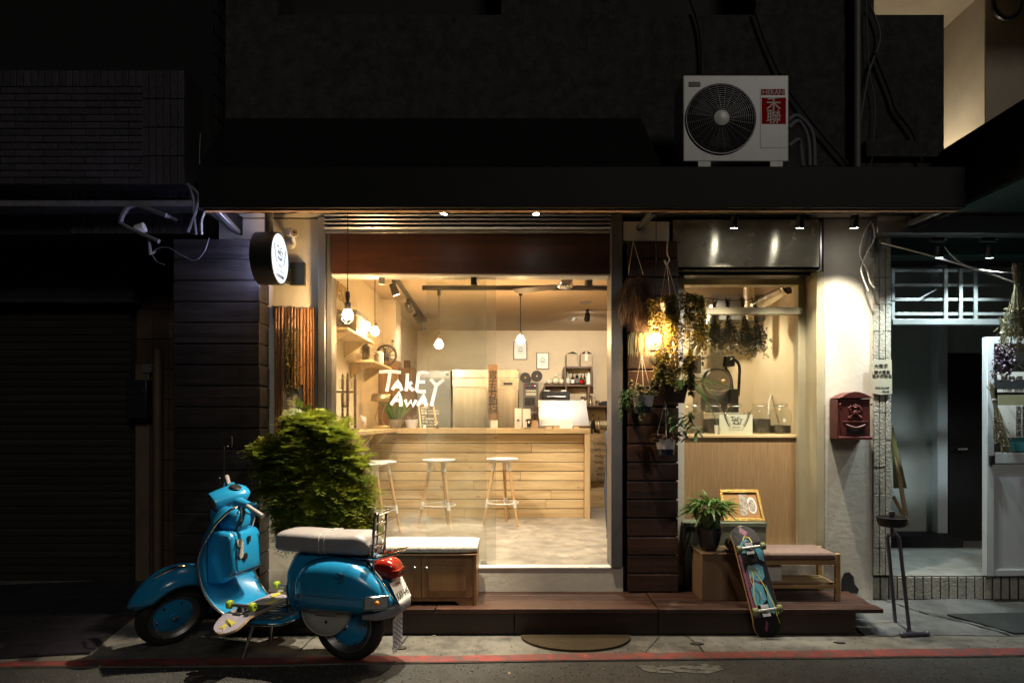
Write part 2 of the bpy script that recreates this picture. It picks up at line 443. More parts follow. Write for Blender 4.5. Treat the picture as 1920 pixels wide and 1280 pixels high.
mat['dry_flower'] = M('dried_flower', (.2, .16, .10), .85, var=.4, scale=14, col2=(.42, .37, .27), leafy=.3)
mat['lilac'] = M('dried_lilac', (.13, .09, .14), .85, var=.4, scale=14, col2=(.25, .19, .25))
mat['stem'] = M('stem', (.075, .06, .03), .8, var=.3)
mat['twig'] = M('twig', (.06, .035, .02), .85, var=.3)
mat['soil'] = M('soil', (.02, .014, .01), .95, var=.4, bump=.6, bscale=80)
mat['pot_white'] = M('pot_white', (.6, .58, .62), .45, var=.06)
mat['pot_navy'] = M('pot_navy', (.02, .02, .05), .3, var=.2)
mat['pot_black'] = M('pot_black', (.014, .014, .022), .25, var=.3, coat=.3)
mat['cable_black'] = M('black_cable', (.012, .012, .012), .6, var=.1)
mat['cable_grey'] = M('grey_cable', (.13, .13, .145), .6, var=.15)
mat['cable_white'] = M('white_cable', (.62, .6, .55), .6, var=.1)
mat['string'] = M('string', (.6, .56, .5), .85, var=.1)
mat['steel_dark'] = M('dark_steel', (.06, .06, .065), .4, metal=.8, var=.2)

def tube_thing(name, pts, r, mt, label, cat, n=8, group=None):
    return one(MB().tube(pts, r, n), name, mt, label, cat, group)
def arc(pts, k=8):
    """a smooth line through the points"""
    pts = [Vector(p) for p in pts]; out = []
    for i in range(len(pts) - 1):
        a, b, c, d = pts[max(0, i-1)], pts[i], pts[i+1], pts[min(len(pts)-1, i+2)]
        for j in range(k):
            t = j / k
            out.append(.5 * ((2*b) + (c-a)*t + (2*a - 5*b + 4*c - d)*t*t + (3*b - a - 3*c + d)*t**3))
    return out + [pts[-1]]
def spot(name, loc, target, watts, col, size, blend=.5, radius=.03, par=None):
    d = bpy.data.lights.new(name, 'SPOT'); d.energy = watts; d.color = col; d.spot_size = R(size); d.spot_blend = blend; d.shadow_soft_size = radius
    o = bpy.data.objects.new(name, d); COL.objects.link(o)
    o.rotation_euler = (Vector(target) - Vector(loc)).to_track_quat('-Z', 'Y').to_euler()
    o.location = Vector(loc) - (W.get(par.name, Vector()) if par else Vector())
    if par: o.parent = par
    return o

# handwritten lettering of the shop, in units of one lettering width (x 0..1, y up)
LET = {
 'top': [[(0,.965),(.16,.985),(.33,.955)], [(.165,.97),(.145,.72),(.115,.45)],
         [(.20,.49),(.245,.62),(.285,.73),(.315,.62),(.345,.47)], [(.235,.575),(.33,.57)],
         [(.43,.93),(.425,.70),(.41,.46)], [(.50,.69),(.43,.61)], [(.43,.61),(.52,.47)],
         [(.76,.925),(.67,.945),(.59,.945)], [(.60,.94),(.585,.70),(.565,.46)], [(.585,.70),(.70,.70)], [(.565,.46),(.64,.43),(.71,.445)],
         [(.78,.78),(.87,.60)], [(.99,.77),(.87,.60)], [(.87,.60),(.835,.36),(.795,.06)]],
 'bot': [[(.18,.09),(.245,.26),(.305,.42),(.325,.25),(.33,.05)], [(.235,.215),(.325,.205)],
         [(.395,.23),(.425,.06),(.485,.20),(.51,.05),(.565,.22)],
         [(.585,.06),(.635,.20),(.68,.35),(.70,.20),(.715,.05)], [(.625,.165),(.70,.16)]],
}
def lettering(mb, o, xd, up, w, h, sw):
    o, xd, up = Vector(o), Vector(xd).normalized(), Vector(up).normalized(); nn = xd.cross(up)
    for grp in LET.values():
        for st in grp:
            mb.tube([o + xd*w*a + up*h*b for a, b in st], sw, 8, flat=nn)
    return mb
def laurel(mb, o, xd, up, w, sw, flip=1):
    """a sprig curving up beside the lettering"""
    o, xd, up = Vector(o), Vector(xd).normalized(), Vector(up).normalized(); nn = xd.cross(up)
    at = lambda t: o + xd*flip*(-w*(.12 + .42*math.sin(t*1.5))) + up*w*(t*1.15)
    mb.tube([at(t/8) for t in range(9)], sw*.8, 5, flat=nn)
    for i in range(1, 9):
        p = at(i/8)
        for s_ in (-1, 1):
            q = p + xd*s_*w*.13 + up*w*.13
            mb.tube([p, (p+q)/2 + up*w*.015, q], [sw*.4, sw*1.5, sw*.4], 5, flat=nn)
    return mb

# ================================================================ ground
mb = MB()
mb.quad((-30, -20, -.008), (30, -20, -.008), (30, 30, -.008), (-30, 30, -.008))
struct(mb, 'road', mat['asphalt'], smooth=0)
fe = lambda x: 4.22 + .0325 * x
fi = lambda x: 4.345 + .04 * x
mb = MB()
xs = [-14 + i * .5 for i in range(57)]
rw = random.Random(3)
edge = [(x, fe(x) + rw.uniform(-.012, .012)) for x in xs]
poly = edge + [(14, 13), (-14, 13)]
mb.prism(poly, lambda a, b: (a, b, -.05), lambda a, b: (a, b, 0))
pav = struct(mb, 'pavement', mat['concrete'], smooth=0)
mb = MB()
top = [(x, fi(x) + rw.uniform(-.012, .012)) for x in xs]
for i in range(len(xs) - 1):
    a, b, c, d = edge[i], edge[i+1], top[i+1], top[i]
    mb.quad((a[0], a[1]+.006, .004), (b[0], b[1]+.006, .004), (c[0], c[1], .004), (d[0], d[1], .004))
struct(mb, 'red_line', mat['red_paint'], smooth=0)
# joints and a broken crack in the pavement: narrow dark gaps between slabs, built as strips of dark filler
mat['joint'] = M('joint_dirt', (.03, .028, .024), .95, var=.4, scale=30)
mb = MB()
def crack(pts, w):
    pts = [Vector((a, b, 0)) for a, b in pts]
    for p, q in zip(pts[:-1], pts[1:]):
        n_ = 6
        for i in range(n_):
            a = p.lerp(q, i/n_); b = p.lerp(q, (i+1)/n_)
            sd = Vector((-(q-p).y, (q-p).x, 0)).normalized()
            wa, wb = w*(.5 + rw.random()), w*(.5 + rw.random())
            j = sd * rw.uniform(-w, w) * .5
            mb.quad(a - sd*wa + j + Vector((0,0,.005)), b - sd*wb + j + Vector((0,0,.005)), b + sd*wb + j + Vector((0,0,.005)), a + sd*wa + j + Vector((0,0,.005)))
def G(px, py): d = 1920 / (py - 785); return (X(px, d), d)
crack([G(1282, 1189), G(1300, 1202), G(1312, 1212), G(1318, 1222)], .006)
crack([G(1210, 1222), G(1240, 1190)], .003)
crack([G(765, 1192), G(742, 1222)], .004)
crack([G(590, 1192), G(560, 1222)], .004)
o = B(mb, 'pavement_crack', mat['joint'], pav, smooth=0, norm=False)
mb = MB()
for px, py, r in ((1308, 1207, .035), (1575, 1205, .03), (750, 1215, .04), (1702, 1172, .04)):
    gx, gy = G(px, py)
    mb.prism([(gx + r*(1+.5*rw.random())*math.cos(k*.7), gy + .6*r*(1+.5*rw.random())*math.sin(k*.7)) for k in range(9)], lambda a, b: (a, b, .002), lambda a, b: (a, b, .007))
B(mb, 'pavement_hole', mat['joint'], pav, smooth=0)
# pale paint remnant on the asphalt
mat['old_paint'] = M('old_road_paint', (.12, .118, .11), .85, var=.3, scale=40, bump=.4, bscale=90)
mb = MB()
for k in range(46):
    px, py = rw.uniform(1195, 1345), rw.gauss(1252, 4)
    gx, gy = G(px, py); r = rw.uniform(.008, .035)
    mb.prism([(gx + r*2*rw.uniform(.5,1)*math.cos(a*.9), gy + r*rw.uniform(.5,1)*math.sin(a*.9)) for a in range(7)], lambda a, b: (a, b, -.008), lambda a, b: (a, b, -.0045 + k*2e-5))
o = B(mb, 'paint_remnant', mat['old_paint'], smooth=0); o['kind'] = 'structure'
# litter: grit and bits of leaf
mb = MB()
for k in range(2600):
    gx, gy = rw.uniform(-3.4, 3.6), rw.uniform(3.8, 4.66); r = rw.uniform(.0015, .0045)
    if gy > fe(gx) - .02 and rw.random() < .8: continue
    z = 0 if gy > fe(gx) else -.008
    mb.prism([(gx + r*rw.uniform(.6,1.2)*math.cos(a*1.26), gy + r*rw.uniform(.6,1.2)*math.sin(a*1.26)) for a in range(5)], lambda a, b: (a, b, z), lambda a, b: (a, b, z + .005))
o = B(mb, 'gravel', M('grit', (.16, .15, .13), .9, var=.7, scale=40), smooth=0); o['kind'] = 'stuff'
mb = MB()
for px, py in ((812, 1193), (870, 1191), (1040, 1198), (1095, 1232), (955, 1262), (1455, 1224), (1135, 1252), (760, 1216), (1630, 1178), (1660, 1172), (1318, 1189), (703, 1228)):
    gx, gy = G(px, py); z = (.006 if gy > fe(gx) else -.004)
    a = rw.uniform(0, 6.28)
    mb.leaf((gx, gy, z), (math.cos(a), math.sin(a), .1), (0,0,1), rw.uniform(.02, .045), rw.uniform(.008, .018), 0.05, 3)
o = B(mb, 'fallen_leaves', M('dead_leaf', (.3, .22, .1), .8, var=.4), smooth=0, norm=False); o['kind'] = 'stuff'

# raised apron before the neighbouring entrance
mb = MB()
N_, K_ = 26, 8
vsx = []
for j in range(K_ + 1):
    for i in range(N_ + 1):
        x = 2.42 + i * .14; t = j / K_
        y0 = 4.70 + .035 * (x - 2.4) + .02 * math.sin(x * 5)
        y = y0 + (5.40 - y0) * t
        vsx.append((x, y, .004 + .092 * t ** .8 + (.006 * math.sin(x*9 + j*2.1) if 0 < j < K_ else 0)))
mb.add(vsx, [(j*(N_+1)+i, j*(N_+1)+i+1, (j+1)*(N_+1)+i+1, (j+1)*(N_+1)+i) for j in range(K_) for i in range(N_)])
apron = struct(mb, 'apron', mat['concrete_wet'], smooth=60)
mb = MB()
def az(x, y):
    y0 = 4.70 + .035 * (x - 2.4); t = min(1, max(0, (y - y0) / (5.40 - y0))); return .012 + .092 * t ** .8
for a, b in (((2.86, 5.33), (3.02, 5.1)), ((3.02, 5.1), (3.18, 4.95)), ((3.18, 4.95), (3.42, 4.72))):
    for i in range(6):
        p = Vector((*a, 0)).lerp(Vector((*b, 0)), i/6); q = Vector((*a, 0)).lerp(Vector((*b, 0)), (i+1)/6)
        sd = Vector((.7, .7, 0)) * .007 * (.6 + rw.random())
        p.z = az(p.x, p.y); q.z = az(q.x, q.y)
        mb.quad(p - sd, q - sd, q + sd, p + sd)
B(mb, 'apron_crack', mat['joint'], apron, smooth=0, norm=False)
mb = MB()
pl = [(3.18, 5.02), (4.6, 5.10), (4.6, 4.78), (3.46, 4.73)]
mb.prism(pl, lambda a, b: (a, b, az(a, b) - .004), lambda a, b: (a, b, az(a, b) + .008))
one(mb, 'cover_plate', M('cover_plate', (.05, .055, .055), .5, metal=.3, var=.3, bump=.2, bscale=90), 'dark flat metal cover plate let into the apron before the salon step', 'cover plate')

# dark tiled forecourt of the left-hand house
mat['slate'] = M('slate_tile', (.03, .027, .034), .38, rand=.25, var=.25, scale=7, bump=.08, bscale=30)
mb = MB()
fx = Vector((-.2, .98, 0)).normalized(); rx = Vector((.98, .2, 0)).normalized()
org = Vector((-2.71, 4.36, 0))
court = MB(); court.prism([tuple((org - rx*4.2 - fx*.9).xy), tuple((org - fx*.02).xy), tuple((org + fx*1.95).xy), tuple((org + fx*1.95 - rx*4.2).xy)], lambda a, b: (a, max(b, fi(a) + .004), .001), lambda a, b: (a, max(b, fi(a) + .004), .004))
ct = struct(court, 'tiled_forecourt', mat['joint'], smooth=0)
src = None
for i in range(14):
    for j in range(-3, 7):
        c = org - rx * (.155 + i * .305) + fx * (.15 + j * .305)
        if c.y - .19 < fi(c.x) or c.y > 6.25: continue
        if src is None:
            t_ = MB().obox((0, 0, 0), (.299, .299, .006)); src = B(t_, 'floor_tile', mat['slate'], ct, raw=True, smooth=0, bev=.0015)
            src.location = (c.x, c.y, .006); src.rotation_euler = (0, 0, math.atan2(rx.y, rx.x))
        else: inst(src, ct, (c.x, c.y, .006 + rw.uniform(-.0008, .0008)), (0, 0, math.atan2(rx.y, rx.x)))

# ================================================================ left-hand house
mat['mortar'] = M('dark_mortar', (.016, .015, .016), .95, var=.2)
mat['brick'] = M('tile_brick', (.045, .04, .047), .6, var=.3, scale=22, bump=.6, bscale=34, rand=.22)
mat['shutter'] = M('roller_shutter', (.024, .02, .016), .5, var=.35, scale=6, stretch=(.2, 1, 3), rand=.2, wear=(.02, .017, .014), wscale=3)
mat['shutter_box'] = M('shutter_box', (.045, .042, .048), .45, var=.2, scale=5)
mat['tan_tile'] = M('tan_wall_tile', (.075, .048, .03), .55, rand=.2, var=.25, scale=8, bump=.15, bscale=30)
hb = thing('brick_house', 'dark unlit house of grey brick tiles with closed roller shutter', 'house', (-4.6, 6.35, 0))
bx = X(346, 5.2)
mb = MB(); mb.box(-8, bx, 5.215, 6.4, Zc(346, 5.2), Zc(131, 5.2)); B(mb, 'upper_wall', mat['mortar'], hb, smooth=0)
uw = hb.children[0]
def course(x0, x1, z0, z1, y, lx, lz, off=0, par=uw, m='brick', dep=.02):
    g = .006; rows = max(1, round((z1 - z0) / lz)); lz = (z1 - z0) / rows
    s_ = None
    for r_ in range(rows):
        xx = x1 - (off if r_ % 2 else 0)
        if off and r_ % 2:
            q = MB().box(x1 - off + g/2, x1 - g/2, y, y + dep, z1 - (r_+1)*lz + g/2, z1 - r_*lz - g/2); B(q, 'brick', mat[m], par, smooth=0, bev=.0025)
        while xx > x0 + .01:
            c = (xx - lx/2, y + dep/2, z1 - (r_+.5)*lz + rw.uniform(-.0006, .0006))
            if s_ is None:
                s_ = B(MB().obox((0,0,0), (lx - g, dep, lz - g)), 'brick', mat[m], par, raw=True, smooth=0, bev=.0025)
                s_.location = Vector(c) - W[par.name]
            else: inst(s_, par, (c[0], c[1] + rw.uniform(-.0015, .0015), c[2]))
            xx -= lx
zt = lambda py: Zc(py, 5.2)
xi = X(268, 5.2)
course(-6.2, xi, zt(163), zt(132), 5.197, .0535, zt(132) - zt(163))
course(-6.2, xi, zt(346), zt(163), 5.197, .2175, .0535, .108)
course(xi, bx, zt(346), zt(132), 5.197, .0545, .225)
# the lower course, ledge and porch beam
B(MB().box(-8, bx, 5.37, 6.2, Zc(376, 5.35), Zc(346, 5.35) + .03), 'ledge_wall', mat['mortar'], hb, smooth=0)
lw = hb.children[-1]
course(-4.3, bx, Zc(374, 5.35), Zc(351, 5.35), 5.352, .056, .2, par=lw)
mat['ledge'] = M('pale_ledge', (.16, .155, .17), .8, var=.3, scale=12, bump=.3)
B(MB().box(-8, bx + .01, 5.33, 5.9, Zc(388, 5.35), Zc(376.5, 5.35)), 'ledge', mat['ledge'], hb, bev=.004)
B(MB().box(-8, bx, 5.55, 5.62, Zc(440, 5.55), Zc(389, 5.55)), 'porch_beam', mat['mortar'], hb, smooth=0)
pb = hb.children[-1]
course(-3.6, bx, Zc(440, 5.55), Zc(392, 5.55), 5.53, .06, .2, par=pb)
B(MB().box(-8, -1.9, 5.62, 6.6, 3.02, 3.2), 'porch_soffit', mat['mortar'], hb, smooth=0)
B(MB().box(-8, X(325, 6.35) + .7, 6.37, 6.6, 0, 3.05), 'porch_wall', mat['mortar'], hb, smooth=0)
pw = hb.children[-1]
course(-7.2, X(250, 6.3), Zc(466, 6.3), Zc(440, 6.3), 6.345, .062, .2, par=pw)
course(X(256, 6.35), X(345, 6.35), .0, 2.8, 6.35, .148, .28, par=pw, m='tan_tile')
B(MB().box(-8, X(252, 6.2), 6.17, 6.33, Zc(568, 6.2), Zc(470, 6.2)), 'shutter_housing', mat['shutter_box'], hb, bev=.006)
sh = hb.children[-1]
for k in range(5): B(MB().box(-8, X(252, 6.2), 6.163, 6.169, Zc(486 + 18*k, 6.2), Zc(474 + 18*k, 6.2)), 'slat', mat['shutter_box'], sh, bev=.002)
B(MB().box(-8, X(250, 6.35), 6.345, 6.365, 0, 2.6), 'roller_shutter', mat['mortar'], hb, smooth=0)
rs = hb.children[-1]; s_ = None
for k in range(36):
    z = .035 + k * .069
    if s_ is None:
        q = MB(); pr = [(-.033, 0), (-.03, -.010), (-.012, -.014), (.012, -.014), (.03, -.010), (.033, 0)]
        q.loft([[(x, b, a) for a, b in pr] for x in (-2.2, 2.2)]); s_ = B(q, 'slat', mat['shutter'], rs, raw=True, smooth=20); s_.location = Vector((X(250, 6.35) - 2.21, 6.343, z)) - W[rs.name]
    else: inst(s_, rs, (X(250, 6.35) - 2.21, 6.343, z))
B(MB().tube([(X(295, 6.2), 6.2, .0), (X(295, 6.2), 6.2, Zc(655, 6.2))], .04, 12), 'down_pipe', M('tan_pipe', (.10, .066, .036), .5, var=.2), hb)
B(MB().box(X(257, 6.33), X(282, 6.33), 6.30, 6.345, .0, 2.0), 'shutter_guide', M('shutter_guide', (.12, .09, .06), .5, var=.2), hb, bev=.004)
# barred balcony side and the black upper storey
B(MB().box(-8, -2.25, 6.3, 6.6, 3.1, 8), 'upper_storey', M('black_wall', (.008, .008, .009), .9, var=.2), hb, smooth=0)
mb = MB()
for k in range(9):
    B(MB().tube([(-2.30, 5.2, 3.5 + .16*k), (-2.30, 6.25, 3.5 + .16*k)], .009, 6), 'grille_bar', mat['steel_dark'], hb)
for k in range(5):
    B(MB().tube([(-2.30, 5.25 + .24*k, 3.36), (-2.30, 5.25 + .24*k, 4.95)], .009, 6), 'grille_bar', mat['steel_dark'], hb)

lb = thing('wall_letter_box', 'small black letter box hanging beside the closed roller shutter', 'letter box', (X(255, 6.2), 6.25, 1.5))
B(MB().box(X(238, 6.2), X(277, 6.2), 6.18, 6.298, Zc(784, 6.2), Zc(712, 6.2)), 'body', mat['black'], lb, bev=.008)
B(MB().box(X(242, 6.2), X(273, 6.2), 6.172, 6.179, Zc(738, 6.2), Zc(728, 6.2)), 'flap', mat['steel_dark'], lb, bev=.003)
np = thing('number_plate', 'small pale house number plate above the black letter box', 'number plate', (X(270, 6.2), 6.29, 1.9))
B(MB().box(X(257, 6.2), X(282, 6.2), 6.285, 6.297, Zc(697, 6.2), Zc(681, 6.2)), 'plate', mat['ledge'], np, bev=.002)
text('2', .07, mat['print_black'], 'lettering', np, (X(275, 6.2), 6.2835, Zc(695, 6.2)))

# ================================================================ the cafe building
shop = thing('cafe_building', 'small corner cafe with glass front and grey roughcast storey above', 'building', (0, 5.31, 0))
def wallbox(name, m, x0, x1, y0, y1, z0, z1, par=shop, **k):
    return B(MB().box(x0, x1, y0, y1, z0, z1), name, m, par, **k)
ur = X(1770, 5.31)
wallbox('upper_wall', mat['roughcast'], -2.25, ur, 5.312, 5.6, 3.06, Zc(28, 5.31))
B(MB().box(X(1625, 5.25), X(1768, 5.25), 5.26, 5.311, Zc(293, 5.25), Zc(262, 5.25)), 'wall_ledge', mat['roughcast'], shop, bev=.006)
wallbox('window_recess', mat['black_matte'], -2.25, X(1640, 5.31), 5.75, 5.9, Zc(28, 5.31) - .3, 6.6)
for a, b in ((-2.25, X(520, 5.31)), (X(940, 5.31), X(1180, 5.31)), (X(1418, 5.31), X(1640, 5.31))):
    wallbox('upper_pier', mat['roughcast'], a, b, 5.32, 5.74, Zc(28, 5.31) + .003, 6.6)
wallbox('plaster_wall', mat['plaster'], -2.3, X(601, 5.31), 5.313, 5.5, 0, 3.055)
wallbox('plaster_wall', mat['plaster'], X(1545, 5.31), X(1637, 5.31), 5.314, 5.62, 0, 3.055)
wallbox('lintel', mat['plaster'], X(601, 5.31), X(1545, 5.31), 5.42, 5.55, 2.64, 3.055)
wallbox('plaster_pier', mat['plaster'], X(1165, 5.31), 1.33, 5.352, 5.62, .1, 2.64)
wallbox('wall_panel', mat['white'], X(1168, 5.2), X(1255, 5.2), 5.2, 5.352, Zc(452, 5.2), Zc(415, 5.2), bev=.004)
wallbox('sill_step', mat['plaster'], -1.56, X(1168, 5.21), 5.21, 5.40, .0, .355)
wallbox('sill_nosing', mat['white'], -1.56, X(1168, 5.21), 5.203, 5.30, .357, .3705, bev=.003)
wallbox('floor', mat['inner_floor'], -1.70, 2.5, 5.301, 11.7, .22, .366)
wallbox('inner_wall', mat['inner_wall'], -1.86, -1.66, 5.51, 11.7, .1, 3.02)
wallbox('inner_wall', mat['inner_wall'], -1.86, 2.6, 11.62, 11.8, .1, 3.1)
wallbox('inner_wall', mat['inner_wall'], 2.42, 2.6, 5.63, 11.7, .1, 3.1)
wallbox('inner_wall', mat['inner_wall'], 1.30, 2.42, 6.95, 7.05, .366, 3.0)
wallbox('ceiling', mat['inner_ceiling'], -1.9, 2.6, 5.56, 11.8, 3.001, 3.12)
wallbox('wall_pier', mat['inner_wall'], -1.662, -1.50, 8.6, 9.0, .367, 3.0)
# hole broken in the plaster foot, its inner shade painted as a flat black piece
mb = MB()
hp = [P(px, py, 5.31) for px, py in ((1577, 1108), (1578, 1085), (1583, 1074), (1592, 1072), (1600, 1080), (1602, 1094), (1610, 1104), (1607, 1112))]
mb.prism([(p.x, p.z) for p in hp], lambda a, b: (a, 5.306, b), lambda a, b: (a, 5.312, b))
B(mb, 'plaster_hole', mat['black_matte'], shop, smooth=0)

# door and window opening
wallbox('jamb', mat['alu'], X(598, 5.27), X(612, 5.27), 5.24, 5.312, .372, 3.05, bev=.004)
wallbox('jamb', mat['grey_frame'], X(612.6, 5.27), X(622, 5.27), 5.27, 5.41, .372, 2.96, bev=.003)
wallbox('jamb', mat['grey_frame'], X(1143, 5.27), X(1164, 5.27), 5.18, 5.42, .372, 3.05, bev=.004)
for k in range(4):
    z0 = Zc(431, 5.2) + k * .031
    B(MB().loft([[(x, 5.19 + dy, z0 + dz) for dy, dz in ((.03, 0), (0, .004), (-.012, .015), (0, .026), (.03, .030))] for x in (X(609, 5.2), X(1145, 5.2))]), 'shutter_slat', mat['alu'], shop, smooth=20)
wallbox('shutter_rail', mat['alu'], X(609, 5.2), X(1145, 5.2), 5.21, 5.24, Zc(433, 5.2) - .012, Zc(431, 5.2), bev=.002)
hd = wallbox('header', mat['header_wood'], X(621, 5.25), X(1143, 5.25), 5.25, 5.41, 2.618, 2.935, bev=.003)
wallbox('head_rail', mat['white'], X(621, 5.25), X(1143, 5.25), 5.262, 5.40, 2.600, 2.6165, bev=.002)
def pane(name, x0, x1, y, z0, z1, m='glass'):
    return B(MB().box(x0, x1, y - .004, y + .004, z0, z1), name, mat[m], shop, smooth=0)
pane('fixed_pane', X(622.5, 5.31), X(678.5, 5.31), 5.312, .373, 2.599)
pn = pane('fixed_pane', X(679.5, 5.31), X(930, 5.31), 5.312, .373, 2.599)
pane('sliding_pane', X(800, 5.36), X(912, 5.36), 5.365, .373, 2.599)
B(lettering(MB(), P(711, 765, 5.307), (1, 0, 0), (0, 0, 1), X(834, 5.307) - X(711, 5.307), Zc(695, 5.307) - Zc(765, 5.307), .013), 'glass_lettering', mat['vinyl'], pn)
wallbox('glass_clamp', mat['alu'], X(710, 5.3), X(720, 5.3), 5.295, 5.33, 2.545, 2.598, bev=.002)
wallbox('glass_clamp', mat['black'], X(883, 5.3), X(894, 5.3), 5.295, 5.345, 2.54, 2.598, bev=.002)
wallbox('floor_clamp', mat['dull_metal'], X(900, 5.3), X(912, 5.3), 5.33, 5.39, .372, .395, bev=.002)
# dark blue cloth of an apron hung just inside the door edge
mb = MB()
mb.loft([[(.748 + .012*math.sin(z*9 + j), 5.46 + .05*j + .01*math.sin(z*7 + 2*j), z) for j in range(4)] for z in (.55, .7, .9, 1.1, 1.25, 1.4)], closed=False)
one(mb, 'hung_cloth', M('denim', (.03, .05, .10), .9, var=.3, scale=30), 'dark blue cloth hanging at the edge of the open doorway', 'cloth', solid=.008, smooth=60)

# roasting window on the other side of the clad pillar
wallbox('steel_panel', mat['panel_steel'], X(1262, 5.2), X(1536, 5.2), 5.2, 5.41, Zc(500, 5.2), Zc(412, 5.2), smooth=0)
wallbox('steel_edge', mat['alu'], X(1536.5, 5.2), X(1540, 5.2), 5.19, 5.41, Zc(506, 5.2), Zc(417, 5.2), bev=.001)
wallbox('blind_box', mat['steel_dark'], X(1268, 5.25), X(1538, 5.25), 5.22, 5.41, Zc(508, 5.25), Zc(501, 5.25), bev=.003)
wallbox('blind_rail', mat['steel_dark'], X(1268, 5.3), X(1520, 5.3), 5.3, 5.45, Zc(516, 5.3), Zc(510, 5.3), bev=.003)
wallbox('window_head', mat['cream'], 1.30, 2.40, 5.5, 5.6, Zc(534, 5.5), 2.70, bev=.004)
wallbox('window_jamb', mat['cream'], X(1497, 5.5), X(1512, 5.5), 5.5, 5.6, .46, Zc(534, 5.5), bev=.004)
wallbox('window_jamb', mat['grey_frame'], X(1512.5, 5.5), 2.345, 5.45, 5.6, .185, 2.70, bev=.002)
wallbox('window_jamb', mat['cream'], X(1530, 5.31), X(1544.5, 5.31), 5.296, 5.6, .186, 2.64, bev=.004)
wallbox('transom', mat['cream'], 1.33, X(1502, 5.5), 5.47, 5.53, Zc(590, 5.5), Zc(577, 5.5), bev=.003)
wallbox('window_apron', mat['veneer'], 1.24, X(1497, 5.55), 5.55, 5.6, .46, 1.346, smooth=0)
wallbox('window_ledge', mat['pine'], 1.24, X(1497, 5.55), 5.535, 6.35, 1.347, 1.372, bev=.003)
wallbox('window_plinth', mat['white'], 1.24, 2.42, 5.47, 5.62, .0, .45, bev=.004)
pane('window_pane', 1.33, X(1498, 5.515), 5.56, 1.374, Zc(592, 5.56), 'glass_clean')

# clad pillars, plank by plank
def clad(x0, x1, y0, y1, z0, z1, n, m, name):
    core = wallbox(name, mat['black_matte'], x0 + .012, x1 - .012, y0 + .012, y1, z0, z1 - .01, smooth=0)
    h = (z1 - z0) / n; s_ = None
    for k in range(n):
        c = Vector(((x0+x1)/2, (y0+y1)/2, z0 + (k+.5)*h))
        if s_ is None:
            s_ = B(MB().obox((0,0,0), (x1-x0, y1-y0, h - .012)), 'plank', mat[m], core, raw=True, smooth=0, bev=.004); s_.location = c - W[core.name]
        else:
            inst(s_, core, c + Vector((rw.uniform(-.003, .003), rw.uniform(-.003, .003), 0)), (0, 0, rw.uniform(-.004, .004)))
    return core
clad(X(1178, 5.16), X(1272, 5.16), 5.16, 5.35, .19, Zc(450, 5.16), 19, 'plank_dark', 'clad_pillar')
clad(X(325, 5.11), X(487, 5.11), 5.11, 5.312, .01, Zc(447, 5.11), 18, 'plank_black', 'clad_pillar')

# bamboo screen, cane by cane
bs = thing('bamboo_screen', 'screen of upright brown bamboo canes fixed to the white wall', 'bamboo screen', (X(552, 5.27), 5.28, 1.0))
rb = random.Random(5)
for k in range(13):
    x = X(516 + k * 5.9, 5.27) + rb.uniform(-.003, .003)
    ztop = Zc(576 + rb.uniform(-2, 3), 5.27); zb = Zc(820 if 3 <= k <= 8 else 880, 5.27) if True else 0
    if 3 <= k <= 8: zb = Zc(725 + rb.uniform(-4, 4), 5.27)
    r = rb.uniform(.0095, .0125); y = 5.285 + rb.uniform(-.006, .004)
    cane = B(MB().tube([(x, y, zb), (x + rb.uniform(-.004, .004), y, (zb+ztop)/2), (x, y, ztop)], r, 10), 'cane', mat['bamboo'], bs)
    z = zb + rb.uniform(.05, .2)
    while z < ztop - .03:
        B(MB().lathe([(r*1.0, -.005), (r*1.22, -.001), (r*1.22, .001), (r*1.0, .005)], 10, (x, y, z)), 'node', mat['bamboo_node'], cane); z += rb.uniform(.2, .28)
tube_thing('hanging_wire', arc([P(552, 576, 5.26), P(547, 600, 5.25), P(520, 640, 5.25)], 5), .003, mat['cable_black'], 'thin wire looped over the top of the bamboo screen', 'wire')

# ================================================================ awning
aw = thing('awning', 'long black metal awning over the shop front with sloped top', 'awning', (.45, 5.3, 3.0))
fd = 4.6
al, ar = X(372, fd), X(1810, fd); fb, ft = Zc(389, fd), Zc(312, fd)
B(MB().box(al, ar, fd, fd + .03, fb, ft), 'fascia', mat['awning'], aw, bev=.004)
B(MB().box(al, ar, fd + .031, 5.31, ft - .03, ft - .002), 'top_sheet', mat['awning'], aw, smooth=0)
B(MB().box(ar - .02, ar - .001, fd + .031, 5.30, fb, ft - .031), 'end_sheet', mat['awning'], aw, smooth=0)
B(MB().box(al + .001, al + .02, fd + .031, 5.30, fb, ft - .031), 'end_sheet', mat['awning'], aw, smooth=0)
B(MB().box(al + .021, ar - .021, fd + .031, fd + .075, fb - .012, fb + .004), 'front_lip', mat['lip'], aw, bev=.003)
B(MB().box(al + .021, ar - .021, fd + .076, 5.309, 3.062, 3.085), 'soffit', mat['soffit'], aw, smooth=0)
sz = Zc(222, 5.31)
B(MB().add([(al, fd + .002, ft + .001), (X(1240, fd), fd + .002, ft + .001), (X(1202, 5.31), 5.309, sz), (X(425, 5.31), 5.309, sz), (al, 5.309, ft + .001), (X(1240, fd), 5.309, ft + .001)],
           [(0,1,2,3), (0,3,4), (1,5,2), (0,4,5,1), (3,2,5,4)]), 'sloped_top', mat['awning'], aw, smooth=0)
for a, b, w_ in (((ar - .10, fd + .05, fb + .01), (X(1690, 5.31), 5.305, Zc(426, 5.31)), .035), ((al + .08, fd + .08, fb + .02), (X(457, 5.31), 5.2, Zc(436, 5.2)), .035), ((X(1225, 4.75), 4.75, fb + .01), (X(1193, 5.30), 5.30, Zc(432, 5.3)), .035)):
    B(MB().bar(a, b, w_, w_), 'strut', mat['alu'], aw, bev=.003)
